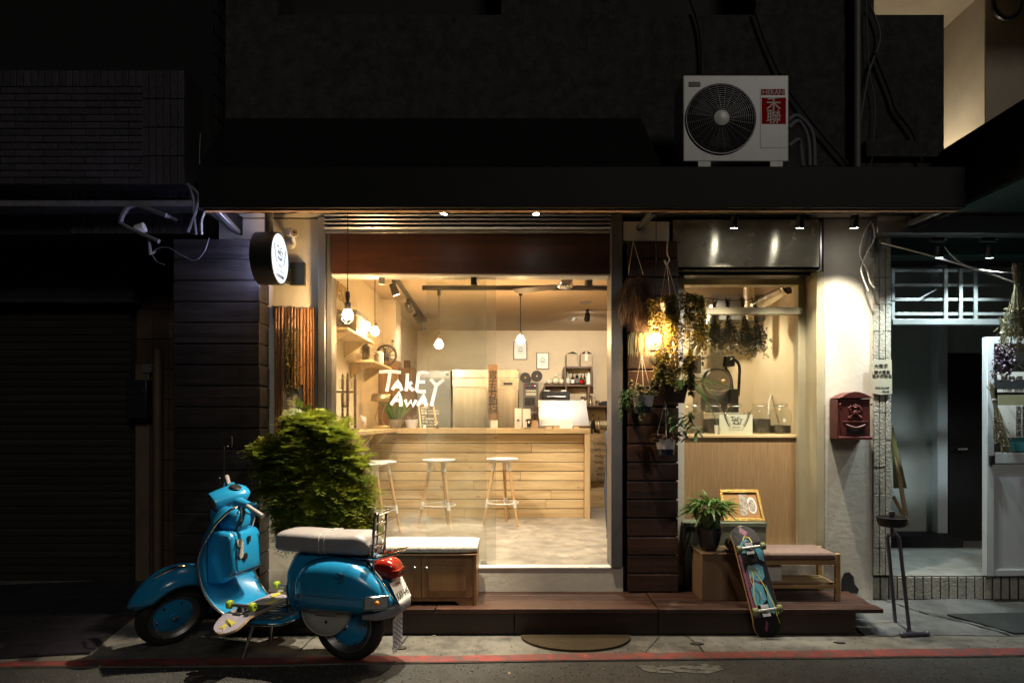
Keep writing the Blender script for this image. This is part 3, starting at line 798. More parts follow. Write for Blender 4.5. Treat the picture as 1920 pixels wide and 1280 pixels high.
B(MB().obox((X(1693, 5.29), 5.28, Zc(432, 5.29)), (.09, .05, .05)), 'strut_foot', mat['alu'], aw, bev=.003)
mb = MB(); ax = al + .1
pts = []
for k in range(60):
    t = k / 59; pts.append((al + .1 + (ar - al - .2) * t, fd + .082 + .01*math.sin(k*1.7), fb - .006 - .012*abs(math.sin(k*.9))))
tube_thing('lip_wire', pts, .003, mat['cable_black'], 'thin black wire clipped along the lower edge of the awning', 'wire', 6)

# ================================================================ right-hand salon
mat['salon_grey'] = M('salon_wall', (.42, .45, .43), .8, var=.1, scale=3)
mat['relief_tile'] = M('relief_tile', (.36, .35, .30), .5, rand=.12, var=.2, scale=30, bump=1.0, bscale=70, wear=(.3, .29, .26), wscale=40, wamt=.7)
mat['salon_floor'] = M('salon_tile', (.36, .36, .33), .3, var=.2, scale=6, bump=.05)
mat['white_door'] = M('white_door', (.6, .64, .66), .35, var=.05)
sal = thing('salon_building', 'hair salon with relief tile column and dim grey entrance', 'building', (3.4, 5.4, 0))
def sbox(name, m, *a, **k): return B(MB().box(*a), name, m, sal, **k)
cx0, cx1 = X(1637, 5.3), X(1671, 5.3)
sbox('tile_column', mat['mortar'], cx0 + .002, cx1, 5.315, 5.6, .27, 3.0, smooth=0)
tcn = sal.children[-1]; s_ = None
mat['column_side'] = mat['salon_grey']
tw = (cx1 - cx0) / 3; th = Zc(500, 5.3) - Zc(550.7, 5.3)
for i in range(3):
    z = Zc(1078, 5.3); k = 0
    while z < 2.95:
        c = (cx0 + (i+.5)*tw, 5.305, z + th/2)
        if s_ is None:
            s_ = B(MB().obox((0,0,0), (tw - .007, .02, th - .004)), 'tile', mat['relief_tile'], tcn, raw=True, smooth=0, bev=.003); s_.location = Vector(c) - W[tcn.name]
        else: inst(s_, tcn, (c[0], c[1] + rw.uniform(-.002, .002), c[2]))
        z += th
# step with upright relief tiles, tiled floor inside
stz = Zc(1078, 5.35)
sbox('step', mat['mortar'], cx0 + .003, 6.2, 5.362, 5.5, .0, stz - .012, smooth=0)
stp = sal.children[-1]; s_ = None
for k in range(48):
    c = (cx0 + .045 + k * .0675, 5.352, (stz - .012 + .09) / 2)
    if s_ is None:
        s_ = B(MB().obox((0,0,0), (.058, .022, stz - .012 - .09)), 'tile', mat['relief_tile'], stp, raw=True, smooth=0, bev=.005); s_.location = Vector(c) - W[stp.name]
    else: inst(s_, stp, c)
sbox('entrance_floor', mat['mortar'], cx1 - .1, 6.2, 5.35, 9, .05, stz - .006, smooth=0)
fl = sal.children[-1]; s_ = None
for i in range(10):
    for j in range(6):
        c = (cx1 + .06 + i*.26, 5.475 + j*.26, stz - .004)
        if s_ is None:
            s_ = B(MB().obox((0,0,0), (.256, .256, .008)), 'floor_tile', mat['salon_floor'], fl, raw=True, smooth=0, bev=.001); s_.location = Vector(c) - W[fl.name]
        else: inst(s_, fl, c)
sbox('entrance_wall', mat['salon_grey'], cx1 - .08, X(1782, 6.8), 6.85, 7.0, .2, 3.2, smooth=0)
sbox('entrance_wall', mat['salon_grey'], cx1 - .1, cx1 - .002, 5.601, 6.85, .2, 3.2, smooth=0)
sbox('inner_doorpost', mat['white_door'], X(1757, 6.75), X(1776, 6.75), 6.74, 6.849, stz, 3.1, bev=.004)
sbox('entrance_wall', mat['salon_grey'], X(1782, 6.8), 6.2, 6.85, 7.0, Zc(660, 6.8), 3.2, smooth=0)
sbox('inner_doorway', mat['black_matte'], X(1782, 6.8), 6.2, 7.3, 7.4, .2, 3.2, smooth=0)
sbox('inner_door', mat['black'], X(1783, 6.83), X(1842, 6.83), 6.86, 6.90, stz, Zc(661, 6.83), bev=.004)
idr = sal.children[-1]
B(MB().tube([(X(1797, 6.8), 6.86, 1.2), (X(1797, 6.8), 6.80, 1.2), (X(1812, 6.8), 6.79, 1.205)], .012, 8), 'door_handle', mat['chrome'], idr)
sbox('skirting_mat', mat['black_matte'], cx1, X(1770, 6.8), 6.5, 6.849, stz, stz + .10, bev=.01)
sbox('salon_ceiling', mat['black_matte'], cx1 - .1, 6.2, 5.5, 7.0, 3.02, 3.1, smooth=0)
# grille of flat bars over the entrance
for py in (507, 534, 561, 588):
    sbox('grille_bar', mat['alu_pale'], X(1672, 5.36), 4.6, 5.36, 5.372, Zc(py + 3, 5.36), Zc(py - 2.5, 5.36), bev=.001)
for px in (1675.5, 1775, 1803, 1831):
    sbox('grille_bar', mat['alu_pale'], X(px - 3.3, 5.34), X(px + 3.3, 5.34), 5.345, 5.358, Zc(598, 5.34), Zc(503, 5.34), bev=.001)
sbox('door_head', mat['alu_pale'], X(1671.5, 5.34), 4.6, 5.32, 5.40, Zc(609, 5.34), Zc(598.5, 5.34), bev=.002)
sbox('beam_cover', mat['alu'], X(1640, 5.2), 5.0, 5.16, 5.30, Zc(440, 5.2), Zc(407, 5.2), bev=.003)
mat['teal'] = M('teal_sheet', (.006, .035, .032), .5, var=.3)
sbox('canopy_sheet', mat['teal'], X(1672, 5.3), 4.8, 5.302, 5.5, Zc(478, 5.3), Zc(440, 5.3), smooth=0)
# white door standing open, facing the street
dr = thing('salon_door', 'white framed salon door standing open beside the dark entrance', 'door', (X(1885, 5.45), 5.45, stz))
def dbox(name, m, *a, **k): return B(MB().box(*a), name, m, dr, **k)
dx0, dx1 = X(1846, 5.3), X(1846, 5.3) + .75
dbox('stile', mat['white_door'], dx0, dx0 + .055, 5.27, 5.33, stz + .012, Zc(632, 5.3), bev=.004)
dbox('stile', mat['white_door'], dx1 - .055, dx1, 5.27, 5.33, stz + .012, Zc(632, 5.3), bev=.004)
for z0, z1 in ((stz + .012, stz + .06), (Zc(868, 5.3), Zc(848, 5.3)), (Zc(645, 5.3), Zc(632, 5.3))):
    dbox('rail', mat['white_door'], dx0 + .056, dx1 - .056, 5.275, 5.325, z0, z1, bev=.003)
dbox('lower_panel', mat['white_door'], dx0 + .056, dx1 - .056, 5.29, 5.31, stz + .061, Zc(868.5, 5.3), smooth=0)
dbox('door_pane', mat['glass'], dx0 + .056, dx1 - .056, 5.296, 5.304, Zc(847.5, 5.3), Zc(645.5, 5.3), smooth=0)
dbox('lock', mat['black'], dx0 + .01, dx0 + .045, 5.245, 5.269, Zc(870, 5.3), Zc(853, 5.3), bev=.004)
lk = dr.children[-1]
dbox('door_notice_board', M('dark_board', (.03, .035, .04), .5, var=.2), dx0 + .06, dx1 - .06, 5.28, 5.289, Zc(728, 5.3), Zc(712, 5.3), smooth=0)
for i, (a, b, c, d, m_) in enumerate(((1871, 697, 1935, 735, 'paper'), (1872, 740, 1935, 758, 'white_door'), (1872, 759, 1935, 820, 'paper'))):
    dbox('notice', mat[m_] if i != 1 else M('olive_frame', (.3, .28, .16), .5, var=.2), X(a, 5.28), X(c, 5.28), 5.282 - .003*i, 5.288, Zc(d, 5.28), Zc(b, 5.28), smooth=0)
nt_ = dr.children[-3]
text('體驗價 499', .058, mat['print_black'], 'lettering', nt_, (X(1876, 5.28), 5.2805, Zc(716, 5.28)), align='LEFT')
text('MON - SAT\n11:00  20:00', .032, mat['print_black'], 'lettering', nt_, (X(1880, 5.28), 5.2805, Zc(725, 5.28)), align='LEFT')
text('洗髮\n剪髮\n燙髮\n染髮\n護髮', .048, mat['print_black'], 'lettering', dr.children[-1], (X(1903, 5.28), 5.2745, Zc(770, 5.28)), align='LEFT')
dbox('teal_notice', M('teal_notice', (.03, .22, .25), .6, var=.1), X(1893, 5.28), X(1935, 5.28), 5.281, 5.288, Zc(846, 5.28), Zc(821, 5.28), smooth=0)
text('英', .11, mat['print_black'], 'lettering', dr, (X(1909, 5.28), 5.284, Zc(688, 5.28)))
# neighbour's boxed canopy reaching towards the street
sbox('canopy_box', mat['awning'], 3.29, 6.4, 4.0, 5.31, Zc(404, 5.3), Zc(286, 5.3), smooth=0)
sbox('canopy_soffit', mat['teal'], 3.30, 6.4, 4.01, 5.15, Zc(404, 5.3) - .02, Zc(404, 5.3) - .002, smooth=0)

# ================================================================ lit house behind, upper right
mat['cream_wall'] = M('cream_render', (.46, .40, .30), .85, var=.1, scale=3, bump=.1)
ch = thing('cream_house', 'cream rendered house wall lit from below at the upper corner', 'house', (6.6, 8.2, 0))
def cbox(name, *a, **k): return B(MB().box(*a), name, mat['cream_wall'], ch, **k)
cbox('wall', 3.6, 12, 8.2, 8.4, 0, 6.5, smooth=0)
cbox('pier', X(1847, 7.4), X(1905, 7.4) + .9, 7.4, 8.199, 0, 6.129, bev=.01)
cbox('eave', 3.6, 12, 6.2, 8.199, 6.13, 6.3, bev=.01)
B(MB().tube([P(1838, 0, 7.9), P(1808, 22, 7.95), P(1776, 46, 8.1)], .02, 6), 'eave_pipe', mat['cable_black'], ch)
B(MB().tube([P(1862 + 26 + 26*math.cos(a*.45), 2 + 33*math.sin(a*.45), 7.1) for a in range(14)], .028, 8, closed=True), 'wall_ring', mat['black'], ch)
# the lamp on that wall, hidden behind the canopy
wl = thing('wall_lamp', 'round bulkhead lamp on the cream wall in the gap behind the roughcast storey', 'lamp', (4.55, 8.19, 3.6))
B(MB().lathe([(.09, 0), (.09, -.03), (.07, -.035)], 16, (4.55, 8.199, 4.3), 'Y'), 'base', mat['white'], wl)
B(MB().ball((4.55, 8.13, 4.3), .06, 12, 8), 'globe', glow('wall_lamp_globe', (1, .86, .66), 135), wl)

# ================================================================ timber deck
dk = thing('timber_deck', 'low dark red timber deck running along the shop front', 'deck', (.3, 4.98, 0))
dz = .185; dfy = 4.74
s0 = None
rows = [(4.722, 4.84), (4.846, 4.965), (4.971, 5.09), (5.096, 5.208)]
for i, (y0, y1) in enumerate(rows):
    for x0, x1 in ((-2.0, -.55 - .3*(i % 2)), (-.546 - .3*(i % 2), .992), (.999, 2.555)):
        if x1 > 2.5: x1 -= .012 * (i % 2)
        B(MB().box(x0, x1 - .003, y0, y1, dz - .028, dz + rw.uniform(-.0015, .0015)), 'plank', mat['deck_wood'], dk, smooth=0, bev=.003)
for x0, x1 in ((1.245, 2.38),):
    for y0, y1 in ((5.214, 5.335), (5.341, 5.462)):
        B(MB().box(x0, x1, y0, y1, dz - .028, dz), 'plank', mat['deck_wood'], dk, smooth=0, bev=.003)
mat['fascia_wood'] = wood('deck_fascia_wood', (.010, .005, .003), (.032, .013, .008), 0, .45, 14, bump=.2, tint=.2)
for x0, x1 in ((-1.98, -.005), (0, .993), (.998, 2.37)):
    B(MB().box(x0, x1, 4.742, 4.768, .008, dz - .030), 'fascia_board', mat['fascia_wood'], dk, smooth=0, bev=.003)
B(MB().box(2.344, 2.37, 4.77, 5.2, .008, dz - .030), 'fascia_board', mat['fascia_wood'], dk, smooth=0, bev=.003)
B(MB().box(-1.9, 2.33, 4.9, 4.95, .0, dz - .032), 'joist', mat['black_matte'], dk, smooth=0)

# ================================================================ scooter (x forward, y to its left side = street side, z up)
SA = math.atan2(.27, -1.26)
sc = thing('scooter', 'turquoise blue vintage scooter parked on the pavement with grey seat', 'scooter', (-1.026, 4.25, 0), SA, local=True)
mat['blue'] = M('blue_enamel', (.015, .245, .50), .24, var=.10, scale=3, coat=.5, bump=.02, bscale=6, wear=(.03, .12, .19), wscale=24, wamt=.35)
mat['seat'] = M('seat_vinyl', (.29, .27, .275), .42, var=.10, scale=12, bump=.12, bscale=160)
mat['seat_piping'] = M('seat_piping', (.6, .58, .55), .5)
mat['tail_red'] = M('tail_lens', (.30, .018, .009), .12, var=.15, scale=30, coat=.6)
mat['amber'] = M('amber_glass', (.75, .32, .06), .2, var=.2)
mat['lens_clear'] = M('ribbed_lens', (.55, .56, .58), .15, var=.25, scale=60, stretch=(1, 1, .05), metal=.4)
mat['bumper_grey'] = M('grey_rubber', (.22, .22, .24), .5, var=.15)
mat['cover_grey'] = M('engine_cover', (.38, .36, .33), .45, var=.15, scale=8)
mat['grip'] = M('grip_rubber', (.36, .34, .33), .6, var=.15)
mat['headglass'] = M('headlamp_glass', (.25, .22, .22), .1, var=.3, scale=30, metal=.5, coat=.6)
def se(n, hw, hh, p=2.4, cy=0, cz=0):
    """superellipse ring in the y-z plane"""
    out = []
    for j in range(n):
        a = 2*math.pi*j/n; c_, s_ = math.cos(a), math.sin(a)
        out.append((cy + hw*math.copysign(abs(c_)**(2/p), c_), cz + hh*math.copysign(abs(s_)**(2/p), s_)))
    return out
def body(st, p=2.6, n=24, cy=0):
    rings = []
    for x, z0, z1, hw in st:
        rings.append([(x, y, z) for y, z in se(n, hw, (z1-z0)/2, p, cy, (z0+z1)/2)])
    return MB().loft(rings)
def dense(st, k=4):
    """smooth the stations of a body"""
    out = []
    for i in range(len(st) - 1):
        a, b, c, d = st[max(0,i-1)], st[i], st[i+1], st[min(len(st)-1,i+2)]
        for j in range(k):
            t = j/k
            out.append(tuple(.5*((2*q)+(r-p)*t+(2*p-5*q+4*r-s)*t*t+(3*q-p-3*r+s)*t**3) for p, q, r, s in zip(a, b, c, d)))
    return out + [st[-1]]
# main body and tail
bd = B(body(dense([(.40, .50, .545, .05), (.375, .34, .60, .095), (.33, .29, .665, .115), (.2, .28, .695, .125), (.05, .285, .70, .13), (-.1, .30, .672, .125), (-.19, .33, .615, .118), (-.27, .36, .525, .108), (-.335, .385, .43, .095), (-.35, .395, .41, .085)])), 'body', mat['blue'], sc, smooth=50)
def cowl(side):
    st = dense([(.297, .39, .45, .012), (.288, .36, .52, .05), (.255, .34, .585, .085), (.188, .337, .632, .115), (.04, .338, .658, .14), (-.109, .342, .643, .135), (-.213, .35, .575, .105), (-.29, .362, .485, .065), (-.325, .385, .43, .025), (-.33, .40, .42, .01)])
    rings = []
    for x, z0, z1, b in st:
        ring = []; hh = (z1-z0)/2; cz = (z0+z1)/2
        for j in range(15):
            a = math.pi * (j/14 - .5); c_, s_ = math.cos(a), math.sin(a)
            ring.append((x, side*(.105 + max(b, .004)*abs(c_)**(2/3.0)), cz + hh*math.copysign(abs(s_)**(2/2.5), s_)))
        rings.append(ring)
    mb = MB().loft(rings, closed=False)
    rim = MB().tube([(r[14][0], side*.112, r[14][2] + .002) for r in rings], .0045, 6)
    return mb, rim
cm, rim = cowl(1)
cw = B(cm, 'side_cowl', mat['blue'], sc, smooth=60)
B(rim, 'cowl_trim', mat['chrome'], cw)
cm, rim = cowl(-1); B(cm, 'side_cowl', mat['blue'], sc, smooth=60)
B(MB().tube([(.27 - .01*i*6, .212 + .04*math.sin(min(1, i/5)*1.4) - (.0 if i < 7 else .018*(i-7)**1.3), .452) for i in range(9)], .0012, 4), 'cowl_seam', M('seam', (.006, .09, .17), .5), cw)
# decal on the cowl: a small dark scribble of tentacles
mb = MB(); rd = random.Random(2)
mat['decal'] = M('decal_ink', (.015, .06, .09), .5)
for k in range(16):
    a = rd.uniform(0, 6.28); x0, z0 = -.045, .565
    pts = []
    for i in range(6):
        r = .008*i; a += rd.uniform(-.8, .8)
        x, z = x0 + 1.15*r*math.cos(a), z0 + .75*r*math.sin(a)
        ss_ = min(.99, abs(z - .5)/.158)**1.25; pts.append((x, .1055 + .138*math.sqrt(1 - ss_*ss_)**(2/3), z))
    mb.tube(pts, .0022, 5)
B(mb, 'cowl_decal', mat['decal'], cw)
# indicator
mb = MB(); mb.loft([[(x, y + b, z) for y, z in ((.0, .383), (.0, .455))] + [(x, y + b + dp, z) for y, z, dp in ((0, .452, .022), (0, .386, .022))] for x, b in ((-.20, .206), (-.24, .19), (-.28, .167), (-.315, .13))])
ind = B(mb, 'indicator', mat['lens_clear'], sc, bev=.003)
B(MB().ball((-.262, .196, .42), .018, 10, 8), 'amber_bulb', mat['amber'], ind)
B(MB().tube([(-.195, .222, .382), (-.195, .222, .457), (-.25, .207, .458), (-.318, .15, .456), (-.318, .15, .383), (-.25, .207, .380)], .004, 6, closed=True), 'indicator_frame', mat['chrome'], ind)
# seat
st = dense([(.462, .70, .745, .07), (.45, .685, .78, .105), (.41, .678, .803, .13), (.28, .674, .806, .138), (.12, .67, .80, .14), (-.03, .668, .803, .14), (-.10, .668, .804, .136), (-.145, .672, .785, .124), (-.172, .68, .745, .105), (-.18, .69, .72, .085)])
seat = B(body(st, 4.2, 28), 'seat', mat['seat'], sc, smooth=60)
for x in (.095, .13):
    B(MB().tube([(x + .02*abs(y)*3, y*1.006, z + (.002 if z > .73 else -.001)) for y, z in se(28, .1405, .067, 4.2, 0, .7355)], .0022, 5, closed=True), 'seat_piping', mat['seat_piping'], seat)
B(MB().ball((-.185, 0, .69), .016, 8, 6), 'seat_lock', mat['chrome'], seat)
# floor boards with chrome runners
B(body(dense([(.80, .262, .285, .12), (.74, .255, .283, .20), (.6, .25, .278, .215), (.45, .25, .278, .215), (.36, .255, .285, .2), (.30, .265, .30, .15)]), 5), 'floorboard', mat['blue'], sc, smooth=50)
for y in (.05, .10, .15, .19, -.05, -.10, -.15):
    B(MB().tube([(.80, y*.9, .30), (.74, y, .287), (.5, y, .283), (.36, y, .288)], .005, 6), 'floor_runner', mat['chrome'], sc)
B(MB().tube([(.68, .222, .255), (.5, .228, .25), (.34, .215, .262), (.28, .17, .28)], .008, 8), 'floor_rail', mat['chrome'], sc)
# leg shield: curved sheet, edge trimmed in bright metal
LZ = [(.945, .72, .88, .10), (.93, .735, .90, .15), (.88, .775, .925, .19), (.838, .80, .945, .215), (.76, .838, .97, .24), (.668, .872, .985, .26), (.6, .876, .985, .265), (.5, .856, .96, .268), (.402, .805, .90, .265), (.34, .752, .83, .25), (.30, .70, .77, .235), (.283, .64, .70, .22)]
LZ = dense(LZ, 3)
grid = []
for z, xe, xc, hw in LZ:
    grid.append([(xc - (xc-xe)*abs(v)**2.0, hw*v, z) for v in [k/9 - 1 for k in range(19)]])
leg = B(MB().loft(grid, closed=False), 'leg_shield', mat['blue'], sc, smooth=60, solid=.006)
for side in (0, -1):
    B(MB().tube([Vector(g[side]) for g in grid], .008, 8), 'shield_trim', mat['chrome'], leg)
B(MB().tube([Vector(p) for p in grid[0]], .008, 8), 'shield_trim', mat['chrome'], leg)
# steering column cover and glove box behind the shield
B(body(dense([(.93, .80, .95, .07), (.86, .78, .95, .085), (.79, .77, .94, .09), (.74, .79, .92, .075), (.725, .82, .89, .05)]), 3), 'column_cover', mat['blue'], sc, smooth=50)
gl_ = [(.905, .78), (.80, .795), (.735, .785), (.715, .745), (.705, .56), (.715, .515), (.78, .475), (.905, .45)]
mb = MB(); mb.prism(gl_, lambda a, b: (a, -.155, b), lambda a, b: (a, .155, b))
gb = B(mb, 'glove_box', mat['blue'], sc, bev=.022, smooth=40)
mb = MB()
def gd(y, z): return (.713 + (.745 - z)*-.054 - .004 + (.012 if z > .745 else 0), y, z)
rr = []
for cy_, cz_, a0 in ((.105, .725, 0), (-.105, .725, 90), (-.105, .56, 180), (.105, .56, 270)):
    for k in range(5):
        a = R(a0 + k*22.5); rr.append(gd(cy_ + .022*math.cos(a), cz_ + .022*math.sin(a)))
B(MB().tube(rr, .0035, 6, closed=True), 'glove_box_seam', M('seam_dark', (.004, .03, .06), .5), gb)
B(MB().obox((.706, -.01, .728), (.008, .028, .04)), 'glove_box_lock', mat['steel_dark'], gb, bev=.002)
mb = MB(); sp = [(.085, .685), (.112, .70), (.118, .73), (.095, .742), (.065, .738), (.052, .715), (.055, .66), (.062, .625), (.09, .618), (.108, .64)]
mb.prism(sp, lambda a, b: (gd(a, b)[0] + .002, a, b), lambda a, b: (gd(a, b)[0] - .003, a, b))
stk = B(mb, 'animal_sticker', M('sticker_print', (.55, .53, .5), .5, var=.5, scale=120, col2=(.05, .05, .05)), gb, smooth=0)
B(MB().lathe([(.022, -.003), (.022, .001)], 14, (gd(.04, .625)[0] - .003, .04, .625), 'X'), 'round_sticker', mat['black'], gb)
# rear light, number plate, bumper, mud flap
B(MB().tube([(-.165, .10, .635), (-.25, .085, .535), (-.25, -.085, .535), (-.165, -.10, .635)], .008, 6, closed=True), 'lamp_frame', mat['chrome'], sc)
tl = B(body(dense([(-.185, .58, .63, .085), (-.20, .545, .645, .088), (-.255, .525, .65, .085), (-.305, .52, .635, .078), (-.33, .53, .60, .06), (-.337, .545, .585, .045)], 3), 3.5), 'tail_lamp', mat['tail_red'], sc, smooth=50)
B(body([(-.31, .575, .588, .083), (-.325, .572, .590, .078), (-.345, .573, .588, .055)], 4), 'lamp_ridge', mat['tail_red'], tl)
pc = Vector((-.335, 0, .455)); pu = Vector((.46, 0, .888)).normalized(); pxd = Vector((0, -1, 0)); pn_ = pxd.cross(pu)
rot = Matrix((pxd, pu, pn_)).transposed()
mb = MB().obox(pc, (.20, .135, .003), rot)
plt = B(mb, 'number_plate', M('plate_white', (.72, .72, .70), .4, var=.05), sc, bev=.001)
text('XAY·646', .062, mat['print_black'], 'plate_number', plt, pc - pu*.045 + pn_*.0024, pxd, pu, sx=.8)
text('臺灣省', .026, M('plate_red', (.3, .04, .04), .5), 'plate_heading', plt, pc + pu*.030 + pn_*.0024, pxd, pu)
B(MB().obox((-.285, 0, .43), (.03, .14, .07)), 'plate_bracket', mat['blue'], sc, bev=.008)
B(body(dense([(-.16, .30, .345, .17), (-.24, .295, .36, .165), (-.32, .31, .395, .13), (-.365, .335, .40, .09), (-.378, .345, .392, .06)]), 4), 'rear_bumper', mat['bumper_grey'], sc, smooth=45)
mb = MB(); mat['flap_print'] = M('flap_print', (.62, .63, .65), .5)
fl0 = [(-.318, y, z) for y, z in ((.075, .285), (.04, .30), (-.075, .30), (-.075, .11), (.0, .10), (.075, .085))]
flp = B(MB().add([Vector(p) for p in fl0] + [Vector(p) + Vector((.003, 0, 0)) for p in fl0], [(0,1,2,3,4,5), (11,10,9,8,7,6)] + [(i, (i+1) % 6, 6+(i+1) % 6, 6+i) for i in range(6)]), 'mud_flap', mat['flap_print'], sc, smooth=0)
mb = MB()
for i in range(12):
    for j in range(6):
        if (i + j) % 2: continue
        y0, z0 = -.068 + j*.0235, .112 + i*.0145
        mb.obox((-.3195, y0 + .0055*(i % 2) + .006, z0), (.0014, .019, .009), Matrix.Rotation(.35, 3, 'X'))
B(mb, 'flap_checker', M('flap_blue', (.04, .14, .42), .5), flp, smooth=0)
# luggage rack of bent tube
rk = [(-.19, .09, .645), (-.205, .09, .90), (-.225, .085, .925), (-.225, -.085, .925), (-.205, -.09, .90), (-.19, -.09, .66)]
rack = B(MB().tube(arc(rk[:3], 4) + arc(rk[3:], 4), .0095, 8), 'luggage_rack', mat['chrome'], sc)
for z in (.72, .79, .86): B(MB().tube([(-.2, .09, z), (-.2, -.09, z)], .007, 8), 'rack_bar', mat['chrome'], rack)
B(MB().tube([(-.20, .03, .925), (-.19, .03, .67)], .007, 8), 'rack_bar', mat['chrome'], rack)
B(MB().tube(arc([(-.12, .10, .66), (-.22, .10, .662), (-.33, .085, .69), (-.355, .05, .70), (-.355, -.05, .70), (-.33, -.085, .69), (-.2, -.10, .662)], 5), .0095, 8), 'rack_bar', mat['chrome'], rack)
for s_ in (1, -1): B(MB().tube([(-.195, .09*s_, .65), (-.215, .118*s_, .55), (-.225, .122*s_, .50), (-.245, .125*s_, .46)], .0085, 8), 'rack_stay', mat['chrome'], rack)
# wheels
def wheel(c, R0, M4=None, face=.05):
    tw_ = MB(); prof = []
    for k in range(17):
        a = math.pi * (k/16); prof.append((R0 - .052 + .052*math.sin(a)**.75 * 1.0, -.048*math.cos(a)))
    prof = [(R0 - .075, -.040)] + prof + [(R0 - .075, .040)]
    tw_.lathe(prof + [prof[0]], 40, c, 'Y', cap=False)
    rm = MB().lathe([(R0 - .085, .030), (R0 - .068, .046), (R0 - .062, .046), (R0 - .075, .036), (R0 - .10, .022), (R0 - .10, .0), (R0 - .085, .030)], 36, c, 'Y', cap=False)
    hb_ = MB().lathe([(.001, .045), (.025, .045), (.03, .036), (.09, .030), (R0 - .10, .020), (R0 - .10, -.03), (.001, -.03)], 32, c, 'Y', cap=False)
    nut = MB().lathe([(.016, .045), (.016, .058), (.010, .062), (.001, .062)], 10, c, 'Y', cap=False)
    bl = []
    for k in range(6):
        a = k*math.pi/3; q = MB().lathe([(.007, .026), (.007, .040), (.001, .041)], 6, (c[0] + (R0-.118)*math.cos(a), c[1], c[2] + (R0-.118)*math.sin(a)), 'Y', cap=False); bl.append(q)
    res = [tw_, rm, hb_, nut] + bl
    if M4: [q.xf(M4) for q in res]
    return res
tread = wheel((-.001, 0, .225), .225)
t_ = B(tread[0], 'rear_wheel', mat['rubber'], sc, smooth=50)
B(tread[1], 'rim', mat['dull_metal'], t_, smooth=40); B(tread[2], 'hub', mat['blue'], t_, smooth=40); B(tread[3], 'axle_nut', mat['chrome'], t_)
for q in tread[4:]: B(q, 'wheel_nut', mat['chrome'], t_)
cv = B(MB().lathe([(.001, .118), (.10, .118), (.150, .112), (.158, .104), (.158, .06)], 40, (.11, 0, .335), 'Y', cap=False), 'engine_cover', mat['cover_grey'], sc, smooth=40)
B(MB().tube([(.11 + .155*math.cos(a*.157), .114, .335 + .155*math.sin(a*.157)) for a in range(40)], .004, 6, closed=True), 'cover_rim', mat['cover_grey'], cv)
B(MB().box(.03, .17, .112, .124, .30, .334), 'cover_vent', mat['dull_metal'], cv, bev=.006)
B(MB().lathe([(.010, .110), (.010, .1195)], 12, (.10, 0, .265), 'Y'), 'cover_hole', mat['black_matte'], cv)
# centre stand and underside
B(MB().tube(arc([(.60, .10, .235), (.615, .12, .15), (.645, .15, .012)], 4), .011, 8), 'stand_leg', mat['dull_metal'], sc)
B(MB().tube(arc([(.60, -.10, .235), (.615, -.12, .15), (.645, -.15, .012)], 4), .011, 8), 'stand_leg', mat['dull_metal'], sc)
B(MB().tube([(.60, -.11, .235), (.60, .11, .235)], .013, 8), 'stand_pivot', mat['dull_metal'], sc)
B(body([(.72, .20, .25, .05), (.4, .19, .25, .06), (.1, .20, .32, .09), (.0, .22, .32, .08)], 3), 'underside', mat['black_matte'], sc)
# ---- steering group, turned to the left about the raked steering axis
axP = Vector((1.235, 0, .225)); axD = (Vector((.845, 0, 1.0)) - axP).normalized()
TURN = Matrix.Translation(axP) @ Matrix.Rotation(R(62), 4, axD) @ Matrix.Translation(-axP)
fw = wheel((1.262, 0, .225), .225, TURN)
t_ = B(fw[0], 'front_wheel', mat['rubber'], sc, smooth=50)
B(fw[1], 'rim', mat['dull_metal'], t_, smooth=40); B(fw[2], 'hub', mat['blue'], t_, smooth=40); B(fw[3], 'axle_nut', mat['chrome'], t_)
for q in fw[4:]: B(q, 'wheel_nut', mat['chrome'], t_)
# fender: a hood over the wheel
rings = []
for k in range(15):
    t = k/14; a = R(200 - t*170)       # sweeps from behind over the top to the nose
    cx_, cz_ = 1.262, .265
    rad = .272 + .045*math.sin(min(1, t*1.15)*math.pi)**1.0 + (.02*(t-.8)/.2 if t > .8 else 0)
    hw = .105*(1 - .15*(2*t-1)**2) * (1 if t < .86 else max(.25, 1 - (t-.86)*4.5))
    ring = []
    for j in range(13):
        b = R(-100 + j*200/12)
        rr_ = rad - .085*(1-math.cos(b*.9))*.85
        ring.append((cx_ + rr_*math.cos(a), hw*math.sin(b)/1.0, cz_ + rr_*math.sin(a)))
    rings.append(ring)
fd_ = MB().loft(rings, closed=False).xf(TURN)
fen = B(fd_, 'front_fender', mat['blue'], sc, smooth=60, solid=.005)
cr = MB().tube([(1.262 + (.272 + .045*math.sin(min(1, t*1.15)*math.pi) + .008)*math.cos(R(200 - t*170)), 0, .265 + (.272 + .045*math.sin(min(1, t*1.15)*math.pi) + .008)*math.sin(R(200 - t*170))) for t in (.52, .56, .6, .65, .7, .75)], [.003, .011, .013, .011, .008, .003], 8).xf(TURN)
B(cr, 'fender_crest', mat['chrome'], fen)
B(MB().tube([(1.262, -.075, .225), (1.20, -.085, .36), (1.16, -.04, .44), (1.12, 0, .46), (.90, 0, .88)], .02, 10).xf(TURN), 'fork', mat['dull_metal'], sc)
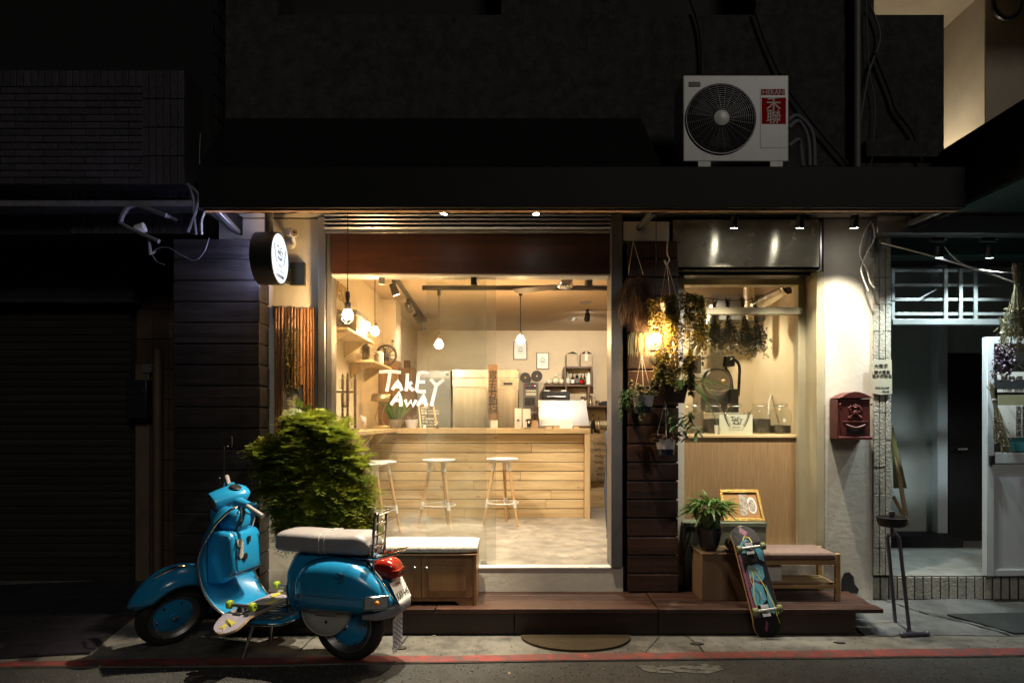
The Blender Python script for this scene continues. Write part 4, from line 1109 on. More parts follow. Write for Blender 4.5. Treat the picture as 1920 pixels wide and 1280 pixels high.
# headset
hx = Vector((.85, 0, .985))
hs = body(dense([(.125, -.082, .082, .082), (.12, -.088, .088, .09), (.06, -.085, .088, .095), (0, -.078, .085, .10), (-.06, -.06, .074, .10), (-.12, -.04, .056, .085), (-.155, -.015, .032, .055), (-.162, .0, .02, .04)]), 2.5)
hs.xf(Matrix.Translation(hx) @ Matrix.Rotation(R(8), 4, 'Y') @ Matrix.Scale(.82, 4)); hs.xf(TURN)
head = B(hs, 'headset', mat['blue'], sc, smooth=50)
HM = TURN @ Matrix.Translation(hx) @ Matrix.Rotation(R(8), 4, 'Y') @ Matrix.Scale(.82, 4)
B(MB().lathe([(.001, .142), (.04, .138), (.066, .128), (.076, .118)], 28, (0, 0, 0), 'X', cap=False).xf(HM), 'headlamp', mat['headglass'], head, smooth=60)
B(MB().lathe([(.076, .118), (.084, .126), (.087, .118)], 28, (0, 0, 0), 'X', cap=False).xf(HM), 'headlamp_ring', mat['chrome'], head)
B(MB().lathe([(.001, .0), (.038, .0), (.045, -.006), (.047, -.02)], 20, (0, 0, 0), 'Z', cap=False).xf(HM @ Matrix.Translation((-.075, 0, .082)) @ Matrix.Rotation(R(-22), 4, 'Y')), 'speedometer', mat['black'], head)
MS = HM @ Vector((-.02, -.12, .03)); MS = MS + Vector((.0, 0, .27))
for s_ in (1, -1):
    arm = MB().loft([[(-.045*k - .02 + a_, s_*(.075 + .06*k), b_ - .01*k) for a_, b_ in se(14, .05 - .016*k*.7, .045 - .013*k*.8, 2.4)] for k in (0, 1, 1.6)]).xf(HM)
    B(arm, 'bar_arm', mat['blue'], head, smooth=50)
    B(MB().tube([(-.075, s_*.165, -.016), (-.12, s_*.34, -.035)], .0185, 12).xf(HM), 'grip', mat['grip'], head)
    B(MB().tube(arc([(-.035, s_*.16, -.005), (-.02, s_*.21, .0), (-.055, s_*.30, -.018), (-.062, s_*.33, -.02)], 5), [.006]*15 + [.009], 8).xf(HM), 'brake_lever', mat['chrome'], head)
mr = MB().tube([HM @ Vector((-.02, -.12, .03)), MS, MS + Vector((-.03, 0, .004)), MS + Vector((-.05, 0, .02))], .0045, 6)
mir = B(mr, 'mirror_stem', mat['chrome'], head)
B(MB().lathe([(.001, -.008), (.03, -.006), (.04, .0), (.036, .004), (.001, .006)], 18, (0, 0, 0), 'X', cap=False).xf(Matrix.Translation(MS + Vector((-.055, 0, .03))) @ Matrix.Rotation(R(35), 4, 'Z')), 'mirror', mat['black'], head)
B(MB().lathe([(.018, 0), (.022, .012), (.016, .014)], 14, (0,0,0), 'X').xf(HM @ Matrix.Translation((-.10, .07, -.075))), 'bag_hook', mat['chrome'], head)

# control cables looping from the bars, horn grille, and wear on the lower shield
for k, (a_, b_) in enumerate((((-.06, .12, -.03), (.80, .07, .80)), ((-.03, .14, -.02), (.86, .09, .72)), ((-.06, -.12, -.03), (.80, -.07, .80)))):
    p0 = HM @ Vector(a_); p3 = Vector(b_)
    B(MB().tube(arc([p0, p0 + Vector((-.03, .03, -.05)), (p0 + p3)/2 + Vector((-.05, .02, -.04)), p3], 5), .0045, 6), 'control_cable', mat['cable_black'], sc)
B(MB().tube([(.385, .06, .53), (.372, .10, .47), (.368, .105, .36), (.372, .09, .30)], .004, 6), 'frame_seam', mat['black'], bd)
B(MB().box(.70, .735, .03, .09, .288, .315), 'brake_pedal', mat['rubber'], sc, bev=.006)

# ================================================================ skateboards
def skateboard(name, label, loc, rotm, wood_m, base_m, wheel_m, art):
    root = thing(name, label, 'skateboard', (0, 0, 0), local=True)
    root.matrix_world = Matrix.Translation(loc) @ rotm.to_4x4()
    L, Wd = .395, .10
    rings = []; bot = []
    def half(x):
        t = abs(x)/L; return Wd*(1 - max(0, (t - .72)/.28)**2.6)**.5 if t < 1 else .004
    def zz(x): t = abs(x); return -.0 - (max(0, t - .255)*.45)
    for k in range(33):
        x = -L + 2*L*k/32; h = max(.012, half(x)); z = zz(x)
        rings.append([(x, -h, z - .006), (x, -h*.96, z + .005), (x, 0, z + .004), (x, h*.96, z + .005), (x, h, z - .006), (x, 0, z - .008)])
    dk_ = B(MB().loft(rings), 'deck', wood_m, root, smooth=40)
    g = MB(); n_ = 40
    for k in range(n_):
        xa, xb = -L*.985 + 2*L*.985*k/n_, -L*.985 + 2*L*.985*(k+1)/n_
        ha, hb_ = half(xa)*.95, half(xb)*.95
        g.quad((xa, -ha, zz(xa) + .0065), (xb, -hb_, zz(xb) + .0065), (xb, hb_, zz(xb) + .0065), (xa, ha, zz(xa) + .0065))
    B(g, 'base_sheet', base_m, dk_, smooth=0)
    for (m_, polys) in art:
        a = MB()
        for i, pl_ in enumerate(polys):
            if pl_[0] == 'l':
                a.tube([(x*L, y*Wd, zz(x*L) + .0125) for x, y in pl_[2]], pl_[1], 6, flat=(0, 0, 1))
            else:
                a.prism([(x*L, y*Wd) for x, y in pl_], lambda p, q: (p, q, zz(p) + .0062), lambda p, q: (p, q, zz(p) + .0105 + .0003*i))
        B(a, 'painted_figure', m_, dk_, smooth=0)
    for s_ in (1, -1):
        tx = .215*s_
        tr = B(MB().box(tx - .04, tx + .04, -.028, .028, .0085, .018).loft([[(tx - .012*q, y, .052 + z) for y, z in ()] for q in ()] if False else [[(tx + a_, y, .05 + b_) for a_, b_ in se(10, .011, .011)] for y in (-.068, -.03, .03, .068)]), 'truck', mat['dull_metal'], root, bev=.001)
        B(MB().loft([[(tx + a_, b_, z) for a_, b_ in se(10, r_, r_*1.4)] for z, r_ in ((.018, .022), (.035, .017), (.056, .013))]), 'truck_hanger', mat['dull_metal'], tr)
        B(MB().tube([(tx, -.103, .05), (tx, .103, .05)], .004, 8), 'axle', mat['chrome'], tr)
        for y in (-.085, .085):
            w_ = B(MB().lathe([(.008, -.016), (.022, -.016), (.026, -.010), (.026, .010), (.022, .016), (.008, .016)], 20, (tx, y, .05), 'Y', cap=False), 'wheel', wheel_m, root, smooth=40)
            B(MB().lathe([(.001, -.013), (.009, -.013), (.009, .013), (.001, .013)], 12, (tx, y, .05), 'Y', cap=False), 'bearing', mat['steel_dark'], w_)
    return root
ply = M('plywood_edge', (.38, .24, .11), .5, var=.3, scale=30)
mat['wheel_lime'] = M('lime_wheel', (.36, .48, .03), .5, var=.1)
mat['wheel_olive'] = M('olive_wheel', (.16, .17, .07), .55, var=.3, scale=30)
mat['art_black'] = M('art_black', (.012, .011, .013), .6, var=.3, spec=.2)
mat['art_blue'] = M('art_blue', (.06, .26, .36), .45, var=.15, scale=20)
mat['art_pink'] = M('art_magenta', (.23, .045, .095), .45, var=.3, scale=25)
mat['art_yellow'] = M('art_yellow', (.52, .45, .06), .45, var=.2)
mat['art_red'] = M('art_crimson', (.10, .016, .035), .45, var=.2)
mat['art_white'] = M('art_white', (.5, .5, .48), .5)
# leaning board: bottom graphic faces the street
A_, B_ = Vector((X(1446, 4.66), 4.655, .012)), Vector((X(1393, 4.92), 4.935, .735))
ld = (B_ - A_).normalized()
nrm = Vector((0, -1, .35)); nrm = (nrm - ld*nrm.dot(ld)).normalized()
rotm = Matrix((ld, nrm.cross(ld), nrm)).transposed()
art1 = [
 (mat['art_pink'], [[(.55, .72), (.98, .1), (.86, -.3), (.66, .15)], [(-.9, .1), (-.5, .8), (-.42, .55), (-.62, .2), (-.75, -.05)], [(-.55, .85), (.45, .88), (.46, .74), (-.5, .68)]]),
 (mat['art_blue'], [[(.48, .55), (.62, .62), (.70, .35), (.72, -.05), (.60, -.25), (.47, .0)], [(.52, -.35), (.60, -.5), (.50, -.88), (.28, -.82), (.34, -.5), (.44, -.45)], [(.24, .5), (.26, -.3), (.20, -.62), (.02, -.55), (-.06, -.25), (-.02, .1), (.06, .45)], [(-.04, .25), (-.16, .62), (-.42, .62), (-.46, .2), (-.36, -.3), (-.12, -.25)], [(-.36, -.35), (-.1, -.5), (-.44, -.72), (-.62, -.6), (-.58, -.35)]]),
 (mat['art_red'], [[(.20, .52), (.08, .78), (-.14, .72), (-.10, .3), (.04, .15)], [(.02, .05), (-.10, .35), (-.18, .1), (-.10, -.2)]]),
 (mat['art_yellow'], [('l', .0035, [(.26, .35), (.1, .2), (-.08, .35), (-.3, .55), (-.5, .5)]), ('l', .0035, [(.24, .2), (.05, -.1), (-.12, -.35), (-.3, -.5), (-.62, -.85)]), ('l', .004, [(.70, .3), (.78, .05), (.74, -.25), (.64, -.3)]), ('l', .003, [(-.78, -.85), (-.66, -.72), (-.5, -.7)])]),
 (mat['art_white'], [('l', .0025, [(.20, -.15), (.15, -.35), (.10, -.2), (.03, -.3)]), ('l', .0025, [(-.22, -.02), (-.3, .05), (-.36, -.12)]), ('l', .0025, [(.1, .45), (-.02, .48), (-.1, .4)])]),
 (mat['art_black'], [('l', .002, [(.66, .2), (.62, .05), (.56, .1), (.56, .3)]), ('l', .002, [(.64, -.05), (.58, -.12), (.54, .0)]), ('l', .002, [(.2, .1), (.1, -.1), (.02, .0)]), ('l', .002, [(-.15, .3), (-.28, .1), (-.4, .25)])]),
]
skateboard('skateboard', 'black skateboard with blue and magenta figure leaning on the wooden box', (A_ + B_)/2 + nrm*.006, rotm, ply, mat['art_black'], mat['wheel_olive'], art1)
# board lying wheels-up across the scooter's floor
scM = Matrix.Translation((-1.026, 4.25, 0)) @ Matrix.Rotation(SA, 4, 'Z')
q0, q1 = scM @ Vector((.60, .43, .318)), scM @ Vector((.50, -.33, .352))
ld = (q0 - q1).normalized(); nrm = Vector((0, 0, 1)); nrm = (nrm - ld*nrm.dot(ld)).normalized()
rotm = Matrix((ld, nrm.cross(ld), nrm)).transposed()
mat['art_lilac'] = M('art_lilac', (.36, .33, .38), .5, var=.3, scale=5, stretch=(4, 1, 1), col2=(.26, .24, .30))
art2 = [
 (mat['art_yellow'], [[(.86, .35), (.82, -.1), (.78, -.35), (.74, -.25), (.77, .1), (.78, .4)], [(.84, -.05), (.95, .05), (.90, -.12), (.93, -.3), (.84, -.22)], [(-.2, .5), (.05, .6), (.1, .2), (-.1, .1)], [(-.5, -.2), (-.2, -.1), (-.3, -.6), (-.6, -.55)]]),
 (mat['art_black'], [('l', .002, [(.86, .33), (.80, -.1), (.77, -.33)]), ('l', .003, [(.5, -.8), (.3, .2), (.4, .8)]), [(.2, -.8), (.45, -.75), (.4, .75), (.12, .8)]]),
 (mat['art_white'], [('l', .003, [(.02, -.6), (-.1, -.2), (.0, .3)]), ('l', .003, [(-.3, .5), (-.4, .1), (-.35, -.3)])]),
]
skateboard('skateboard', 'lilac grey skateboard lying wheels up across the scooter footboard', (q0 + q1)/2, rotm, ply, mat['art_lilac'], mat['wheel_lime'], art2)

# ================================================================ furniture on the deck
DZ = .187
cb = thing('bench_cabinet', 'low oak bench cabinet with two doors and white knitted cushion', 'cabinet', (-.6, 4.99, DZ))
bx0, bx1, by0, by1 = -.98, -.27, 4.81, 5.16
B(MB().box(bx0 + .003, bx1 - .003, by0 + .02, by1, DZ + .03, .535), 'carcass', mat['oak'], cb, bev=.003)
B(MB().box(bx0, bx0 + .02, by0 + .001, by1 - .002, DZ, .536), 'side_panel', mat['oak'], cb, bev=.002)
B(MB().box(bx1 - .02, bx1, by0 + .001, by1 - .002, DZ, .536), 'side_panel', mat['oak'], cb, bev=.002)
kick = [(bx0 + .021, DZ), (bx0 + .12, DZ), (bx0 + .15, DZ + .028), (bx1 - .15, DZ + .028), (bx1 - .12, DZ), (bx1 - .021, DZ), (bx1 - .021, DZ + .05), (bx0 + .021, DZ + .05)]
B(MB().prism(kick, lambda a, b: (a, by0 + .004, b), lambda a, b: (a, by0 + .019, b)), 'kick_board', mat['oak'], cb, bev=.002)
mid = X(790, 4.81)
for x0, x1, kx in ((bx0 + .023, mid - .002, mid - .045), (mid + .002, bx1 - .023, mid + .018 + .02)):
    d_ = B(MB().box(x0, x1, by0 + .003, by0 + .0195, DZ + .053, .515), 'door', mat['oak'], cb, bev=.002)
    B(MB().box(x0 + .05, x1 - .05, by0 - .0005, by0 + .0028, DZ + .10, .47), 'door_panel', mat['oak'], d_, bev=.0015)
    B(MB().lathe([(.005, .004), (.005, -.008), (.012, -.013), (.013, -.019), (.008, -.025), (.001, -.026)], 14, (kx, by0 - .001, .452), 'Y'), 'knob', mat['dull_metal'], d_)
B(MB().box(bx0 - .004, bx1 + .004, by0 - .006, by1, .5365, .549), 'top_board', mat['oak'], cb, bev=.003)
mat['knit'] = M('knitted_cushion', (.66, .62, .54), .95, var=.12, scale=70, stretch=(1, .3, .3), bump=.7, bscale=90)
mb = MB(); rings = []
for k in range(13):
    t = k/12; x = bx0 - .005 + (bx1 - bx0 + .012)*t; e_ = min(1, min(t, 1-t)*9)**.5
    rings.append([(x, (by0+by1)/2 + y*(.93 + .07*e_), .583 + z*(.75 + .25*e_)) for y, z in [(a, b) for a, b in se(20, .182, .034, 4.5)]])
B(MB().loft(rings), 'cushion', mat['knit'], cb, smooth=60)

# little oil lantern on a wooden crate behind the scooter
cr_ = thing('wooden_crate', 'small honey coloured wooden crate beside the bench cabinet', 'crate', (-1.08, 5.02, DZ))
for z0, z1 in ((.2, .33), (.34, .47), (.48, .60)):
    B(MB().box(-1.16, -1.0, 4.94, 5.10, z0, z1), 'slat', M('honey_wood', (.46, .25, .06), .5, var=.2, scale=6, stretch=(.1, 1, 1)), cr_, bev=.003)
lc = P(692, 985, 5.0)
ln = thing('oil_lantern', 'small rusty red oil lantern with wire handle beside the bush', 'lantern', (lc.x, 5.0, .602))
mat['rust_red'] = M('rust_red', (.22, .045, .025), .5, var=.3, scale=14)
z0 = .602
B(MB().lathe([(.045, 0), (.05, .01), (.05, .03), (.036, .042)], 18, (lc.x, 5.0, z0)), 'tank', mat['rust_red'], ln)
B(MB().lathe([(.025, .045), (.038, .065), (.038, .09), (.026, .115)], 16, (lc.x, 5.0, z0), cap=False), 'chimney', mat['clear'], ln)
B(MB().lathe([(.03, .117), (.034, .125), (.02, .14), (.024, .15), (.012, .165)], 16, (lc.x, 5.0, z0)), 'hood', mat['rust_red'], ln)
for s_ in (1, -1): B(MB().tube(arc([(lc.x + .045*s_, 5.0, z0 + .02), (lc.x + .062*s_, 5.0, z0 + .06), (lc.x + .06*s_, 5.0, z0 + .12), (lc.x + .02*s_, 5.0, z0 + .14)], 4), .006, 6), 'side_tube', mat['rust_red'], ln)
B(MB().tube(arc([(lc.x - .03, 5.0, z0 + .15), (lc.x - .02, 5.0, z0 + .195), (lc.x + .02, 5.0, z0 + .195), (lc.x + .03, 5.0, z0 + .15)], 4), .002, 5), 'wire_handle', mat['steel_dark'], ln)

# padded bench by the roasting window
pbn = thing('padded_bench', 'light wooden bench with brown padded seat under the roasting window', 'bench', (2.0, 5.1, DZ))
mat['bench_wood'] = wood('bench_wood', (.34, .2, .08), (.48, .3, .13), 0, .5, 14, tint=.06)
x0, x1, y0, y1 = 1.70, 2.355, 4.93, 5.26
for xa in (x0, x1 - .034):
    for ya in (y0, y1 - .034): B(MB().box(xa, xa + .034, ya, ya + .034, DZ, .50 if xa < 2 else .525), 'leg', mat['bench_wood'], pbn, bev=.003)
for ya in (y0 + .004, y1 - .028):
    B(MB().box(x0 + .035, x1 - .035, ya, ya + .024, .445, .478), 'rail', mat['bench_wood'], pbn, bev=.002)
    B(MB().box(x0 + .035, x1 - .035, ya, ya + .024, .275, .30), 'rail', mat['bench_wood'], pbn, bev=.002)
for xa in (x0 + .005, x1 - .029):
    B(MB().box(xa, xa + .024, y0 + .035, y1 - .035, .275, .30), 'rail', mat['bench_wood'], pbn, bev=.002)
for k in range(5):
    ya = y0 + .05 + k*.048
    B(MB().box(x0 + .03, x1 - .03, ya, ya + .03, .301, .312), 'shelf_slat', mat['bench_wood'], pbn, bev=.002)
mat['brown_pad'] = M('brown_upholstery', (.17, .115, .095), .9, var=.15, scale=40, bump=.3, bscale=120)
B(MB().box(x0 - .003, x1 - .036, y0 - .008, y1 + .005, .48, .535), 'seat_pad', mat['brown_pad'], pbn, bev=.018)
# boxes, pot, log and picture
wb = thing('wooden_box', 'plain brown wooden box used as plant stand on the deck', 'box', (1.52, 5.1, DZ))
mat['box_wood'] = wood('box_wood', (.15, .085, .045), (.23, .14, .075), 2, .6, 10, tint=.05)
B(MB().box(1.355, 1.68, 4.94, 4.955, DZ, .512), 'front_panel', mat['box_wood'], wb, bev=.002)
B(MB().box(1.355, 1.37, 4.956, 5.25, DZ, .512), 'side_panel', mat['box_wood'], wb, bev=.002)
B(MB().box(1.665, 1.68, 4.956, 5.25, DZ, .512), 'side_panel', mat['box_wood'], wb, bev=.002)
B(MB().box(1.371, 1.664, 5.236, 5.25, DZ, .512), 'back_panel', mat['box_wood'], wb, bev=.002)
B(MB().box(1.35, 1.685, 4.935, 5.252, .513, .528), 'top_panel', mat['box_wood'], wb, bev=.003)
gc = thing('green_chest', 'old grey green chest behind the plant stand carrying the picture', 'chest', (1.63, 5.38, DZ))
mat['grey_green'] = M('grey_green_paint', (.10, .12, .085), .6, var=.25, scale=6, wear=(.2, .2, .15), wscale=14, wamt=.5)
B(MB().box(1.313, 1.943, 5.272, 5.462, DZ, .662), 'body', mat['grey_green'], gc, bev=.004)
B(MB().box(1.306, 1.95, 5.266, 5.466, .664, .699), 'lid', mat['grey_green'], gc, bev=.005)
lg = thing('log', 'short cut log lying on the wooden box next to the black pot', 'log', (1.60, 5.0, .529))
B(MB().tube([(1.588, 4.945, .575), (1.60, 5.0, .576), (1.61, 5.10, .575)], [.044, .046, .043], 14), 'bark', M('bark', (.09, .06, .035), .95, var=.4, scale=30, bump=.8, bscale=40), lg, smooth=50)
B(MB().lathe([(.036, 0), (.036, -.003)], 14, (1.588, 4.944, .575), 'Y'), 'cut_end', M('cut_wood', (.3, .2, .1), .8, var=.3, scale=30), lg)
fr = thing('framed_picture', 'gold framed picture of stickers leaning on the window wall', 'picture', (1.87, 5.42, .70))
pc0, pc1 = X(1378, 5.4), X(1429, 5.4); zb_, zt_ = .701, Zc(917, 5.45)
def lean(x, z, o_=0): t = (z - zb_)/(zt_ - zb_); return (x - .02*t*(1 if x > 1.85 else 0), 5.355 + .10*t - o_, z)
mat['gold'] = M('gilt_frame', (.5, .32, .08), .4, metal=.5, var=.3, scale=60, bump=.6, bscale=110)
px0 = X(1352, 5.4)
def lbox(name, m, x0, x1, z0, z1, o0, o1, par, **k):
    return B(MB().add([lean(x0, z0, o0), lean(x1, z0, o0), lean(x1, z1, o0), lean(x0, z1, o0), lean(x0, z0, o1), lean(x1, z0, o1), lean(x1, z1, o1), lean(x0, z1, o1)], [(0,3,2,1),(4,5,6,7),(0,1,5,4),(1,2,6,5),(2,3,7,6),(3,0,4,7)]), name, m, par, **k)
px1 = X(1430, 5.4)
for a in ((px0, px1, zb_, zb_ + .024), (px0, px1, zt_ - .024, zt_), (px0, px0 + .024, zb_ + .0245, zt_ - .0245), (px1 - .024, px1, zb_ + .0245, zt_ - .0245)):
    lbox('frame', mat['gold'], *a, .0, .018, fr, bev=.004)
bk = lbox('backing', M('cork', (.42, .22, .08), .8, var=.1), px0 + .02, px1 - .02, zb_ + .02, zt_ - .02, -.004, .004, fr, smooth=0)
mat['card_art'] = M('card_art', (.62, .56, .46), .7, var=.4, scale=55, col2=(.14, .10, .07))
cz_ = (zb_ + zt_)/2
lbox('card', mat['card_art'], X(1387, 5.4), X(1401, 5.4), zb_ + .04, zt_ - .035, .0041, .0062, bk, smooth=0)
mb = MB(); ov = [(X(1412, 5.4) + .036*math.cos(k*.393), cz_ - .002 + .062*math.sin(k*.393)) for k in range(16)]
mb.prism(ov, lambda a, b: lean(a, b, .0041), lambda a, b: lean(a, b, .0062)); ovc = B(mb, 'oval_card', mat['paper'], bk, smooth=0)
mb = MB(); ov = [(X(1412, 5.4) + .026*math.cos(k*.393), cz_ - .002 + .047*math.sin(k*.393)) for k in range(16)]
mb.prism(ov, lambda a, b: lean(a, b, .0063), lambda a, b: lean(a, b, .008)); B(mb, 'oval_print', mat['card_art'], ovc, smooth=0)
wbx = one(MB().box(X(1436, 4.98), X(1466, 4.98), 4.98, 5.12, .314, .43), 'white_carton', mat['white'], 'small white carton standing on the shelf of the padded bench', 'carton', bev=.006)

# lucky bamboo in a black pot
lp = thing('potted_lucky_bamboo', 'leafy lucky bamboo bundle in glossy black pot on wooden box', 'plant', (1.465, 5.06, .529))
pcx, pcy = X(1329, 5.06), 5.06
B(MB().lathe([(.055, 0), (.075, .05), (.098, .155), (.106, .165), (.104, .175), (.09, .172), (.085, .15)], 24, (pcx, pcy, .529), cap=True), 'pot', mat['pot_black'], lp, smooth=40)
rp_ = random.Random(8)
mb = MB()
for k in range(34):
    a = k*2.4; r = .02 + .05*(k % 7)/7; t = .07
    pts = [(pcx + (r + q*.05)*math.cos(a + q*1.1), pcy + (r + q*.05)*math.sin(a + q*1.1), .65 + q*.17) for q in (0, .33, .66, 1)]
    mb.tube(pts, .0065, 5)
B(mb, 'canes', M('cane_green', (.07, .12, .035), .45, var=.3), lp)
sp2 = []
for k in range(210):
    a = rp_.uniform(0, 6.28); ra = rp_.random()**.5; r = .13*ra
    b0 = Vector((pcx + r*math.cos(a), pcy + r*.8*math.sin(a), .82 + .06*(1 - ra) + rp_.uniform(-.03, .05)))
    el = rp_.uniform(-.1, 1.0)*(1.2 - ra*.7)
    sp2.append(((b0, (math.cos(a)*math.cos(el), math.sin(a)*math.cos(el), math.sin(el)), (0, 0, 1), rp_.uniform(.09, .15), rp_.uniform(.018, .028), rp_.uniform(.15, .6), 4, .3), {}))
leaves(lp, mat['green_leaf'], sp2)

# pipe ashtray stand
pst = thing('ashtray_stand', 'purple grey pipe stand with round black ashtray near the salon step', 'ashtray stand', (X(1690, 4.72), 4.72, 0))
mat['pipe'] = M('pipe_paint', (.12, .105, .14), .4, metal=.6, var=.2)
g = lambda px, py: P(px, py, 1920/(py-785))
a1, a2 = Vector((*G(1646, 1172), .018)), Vector((*G(1690, 1167), .018)); b1, b2 = Vector((*G(1692, 1194), .018)), Vector((*G(1738, 1192), .018))
m1, m2 = (a1+a2)/2, (b1+b2)/2
B(MB().tube([a1, a2], .014, 10), 'foot_pipe', mat['pipe'], pst); B(MB().tube([b1, b2], .014, 10), 'foot_pipe', mat['pipe'], pst); B(MB().tube([m1, m2], .014, 10), 'cross_pipe', mat['pipe'], pst)
for q in (a1, a2, b1, b2): B(MB().ball(q, .02, 10, 6), 'elbow', mat['pipe'], pst)
t1, t2 = P(1663, 1004, m1.y), P(1685, 1006, m2.y)
k1, k2 = m1.lerp(m2, .25), m1.lerp(m2, .8)
B(MB().tube(arc([k1, P(1664, 1015, k1.y), P(1672, 1001, (k1.y+k2.y)/2), P(1686, 1005, k2.y), k2], 1) if False else [k1, P(1664, 1008, k1.y), P(1667, 1001, k1.y - .01), P(1680, 1000, k2.y + .01), P(1686, 1008, k2.y), k2], .0125, 10), 'upright_pipe', mat['pipe'], pst)
tc_ = P(1672, 985, 4.76)
B(MB().tube([tc_ + Vector((0, 0, -.08)), tc_ + Vector((0, 0, -.005))], .012, 10), 'neck_pipe', mat['pipe'], pst)
tr_ = B(MB().lathe([(.07, 0), (.085, .006), (.10, .06), (.106, .065), (.10, .067), (.082, .012), (.001, .010)], 24, tc_ + Vector((0, 0, -.005)), cap=False), 'tray', mat['black_matte'], pst, smooth=40)
B(MB().lathe([(.016, .01), (.016, .07), (.02, .075), (.02, .10), (.001, .102)], 14, tc_), 'top_cap', mat['pipe'], pst)

# half-round coir mat
mb = MB(); hw = .375
ol = [(X(1079, 4.7) + hw*math.cos(math.pi + k*math.pi/24), 4.70 + .31*math.sin(math.pi + k*math.pi/24)) for k in range(25)]
mb.prism(ol, lambda a, b: (a, b, .001), lambda a, b: (a, b, .016))
mt = one(mb, 'door_mat', M('coir', (.055, .038, .016), .98, var=.4, scale=90, bump=1.0, bscale=160), 'half round brown coir door mat on the pavement', 'door mat')

# ================================================================ bush at the corner
bu = thing('fern_leaf_bush', 'big feathery green bush with finely cut leaves behind the scooter', 'bush', (X(590, 4.95), 4.95, 0))
rf = random.Random(21)
bl = [(a + (16 if a < 560 else 6), b, c*(.55 if a < 560 else .70), d*.76) for a, b, c, d in (
 (485, 850, 22, 22), (497, 900, 26, 34), (545, 835, 30, 28), (590, 800, 26, 24), (630, 822, 24, 22), (672, 930, 20, 24), (675, 985, 20, 22), (610, 905, 36, 32), (565, 925, 34, 30), (640, 945, 34, 30), (572, 880, 60, 66), (520, 868, 46, 46), (610, 850, 46, 46), (640, 905, 52, 60), (590, 935, 70, 52), (520, 925, 48, 52), (655, 965, 42, 40), (560, 808, 38, 34), (600, 975, 60, 36), (540, 985, 60, 30), (655, 870, 26, 34))]
stems = MB(); fol = MB()
def sprig(p, d, ln, tmpl=[None]):
    """one finely cut leaf: a rib with side ribs carrying narrow leaflets"""
    d = d.normalized(); up = Vector((0, 0, 1)); sd = d.cross(up)
    if sd.length < .1: sd = Vector((1, 0, 0))
    sd.normalize(); nn = sd.cross(d)
    vs_ = []; fs = []
    def blade(q, e, l_, w_):
        s2 = e.cross(nn).normalized()*w_; i0 = len(vs_)
        vs_.extend([q, q + e*l_*.45 - s2, q + e*l_, q + e*l_*.45 + s2]); fs.append((i0, i0+1, i0+2, i0+3))
    for i in range(7):
        t = (i + .6)/7; q = p + d*ln*t + Vector((0, 0, -.35*ln*t*t))
        for s_ in (1, -1):
            e = (d*.55 + sd*s_*.8 + nn*rf.uniform(-.25, .25)).normalized(); l_ = ln*.5*(1 - t*.62)
            blade(q, e, l_*.8, l_*.07)
            for u in (.35, .62, .85):
                qq = q + e*l_*u + Vector((0, 0, -.1*l_*u))
                for s2 in (1, -1):
                    blade(qq, (e*.75 + (e.cross(nn))*s2*.65).normalized(), l_*.40*(1.15 - u*.5), l_*.075)
    blade(p + d*ln*.92 - Vector((0, 0, .3*ln)), d, ln*.16, ln*.02)
    fol.add(vs_, fs)
def hull(x, z):
    """how deep a point lies inside the bush outline"""
    return max(1 - ((x - P(px, py, 4.95).x)/(rx_*4.95/1280))**2 - ((z - P(px, py, 4.95).z)/(rz_*4.95/1280))**2 for px, py, rx_, rz_ in bl)
tufts = []
while len(tufts) < 330:
    px, py, rx_, rz_ = rf.choice(bl); c = P(px, py, 4.95)
    th_ = rf.uniform(0, 6.28); u = rf.random()**.45
    x, z = c.x + rx_*4.95/1280*u*math.cos(th_), c.z + rz_*4.95/1280*u*math.sin(th_)
    dp_ = max(0, hull(x, z)); y = 4.97 - .17*dp_**.5*rf.uniform(.35, 1.05)
    if any((x-a_)**2 + (y-b_)**2*.6 + (z-c_)**2 < .042**2 for a_, b_, c_ in tufts): 
        if rf.random() < .95: continue
    tufts.append((x, y, z))
root_ = Vector((X(590, 4.98), 4.98, .36))
for x, y, z in tufts:
    c = Vector((x, y, z)); mid_ = root_.lerp(c, .5) + Vector((rf.uniform(-.04, .04), .05, .06))
    stems.tube(arc([root_ + Vector((rf.uniform(-.05, .05), rf.uniform(-.05, .05), 0)), mid_, c - Vector((0, 0, .02))], 3), [.007]*4 + [.004]*3, 5)
    out_ = Vector((x - X(582, 4.95), y - 5.05, z - Zc(915, 4.95))); out_.normalize()
    nsp = rf.randint(10, 15)
    for k in range(nsp):
        a_ = k*2.4; e_ = rf.uniform(-.7, 1.3)
        loc_ = Vector((math.cos(a_)*math.cos(e_), math.sin(a_)*math.cos(e_), math.sin(e_)))
        dd = loc_ + out_*.8 + Vector((0, -.2, .05))
        if c.y + dd.normalized().y*.12 > 5.27: continue
        sprig(c + Vector((rf.uniform(-.012, .012), rf.uniform(-.012, .012), rf.uniform(-.012, .012))), dd, rf.uniform(.06, .135)*(1.15 if e_ < .6 else .85))
for k in range(70):                       # loose sprays that break the outline
    px, py, rx_, rz_ = rf.choice(bl); c = P(px, py, 4.9); th_ = rf.uniform(-.6, 3.7)
    q = c + Vector((rx_*4.95/1280*math.cos(th_), rf.uniform(-.1, .05), rz_*4.95/1280*math.sin(th_)))
    if hull(q.x, q.z) > .35: continue
    dd = Vector((math.cos(th_), rf.uniform(-.5, .1), math.sin(th_) + .3)).normalized()
    e_ = q + dd*rf.uniform(.03, .09)
    stems.tube([c.lerp(q, .5), q, e_], [.004, .003, .002], 4)
    for j in range(4): sprig(q.lerp(e_, .35 + .2*j), dd + Vector((rf.uniform(-.8, .8), rf.uniform(-.4, .2), rf.uniform(-.5, .6))), rf.uniform(.06, .11))
fluff(stems, 'stems', mat['stem'], bu)
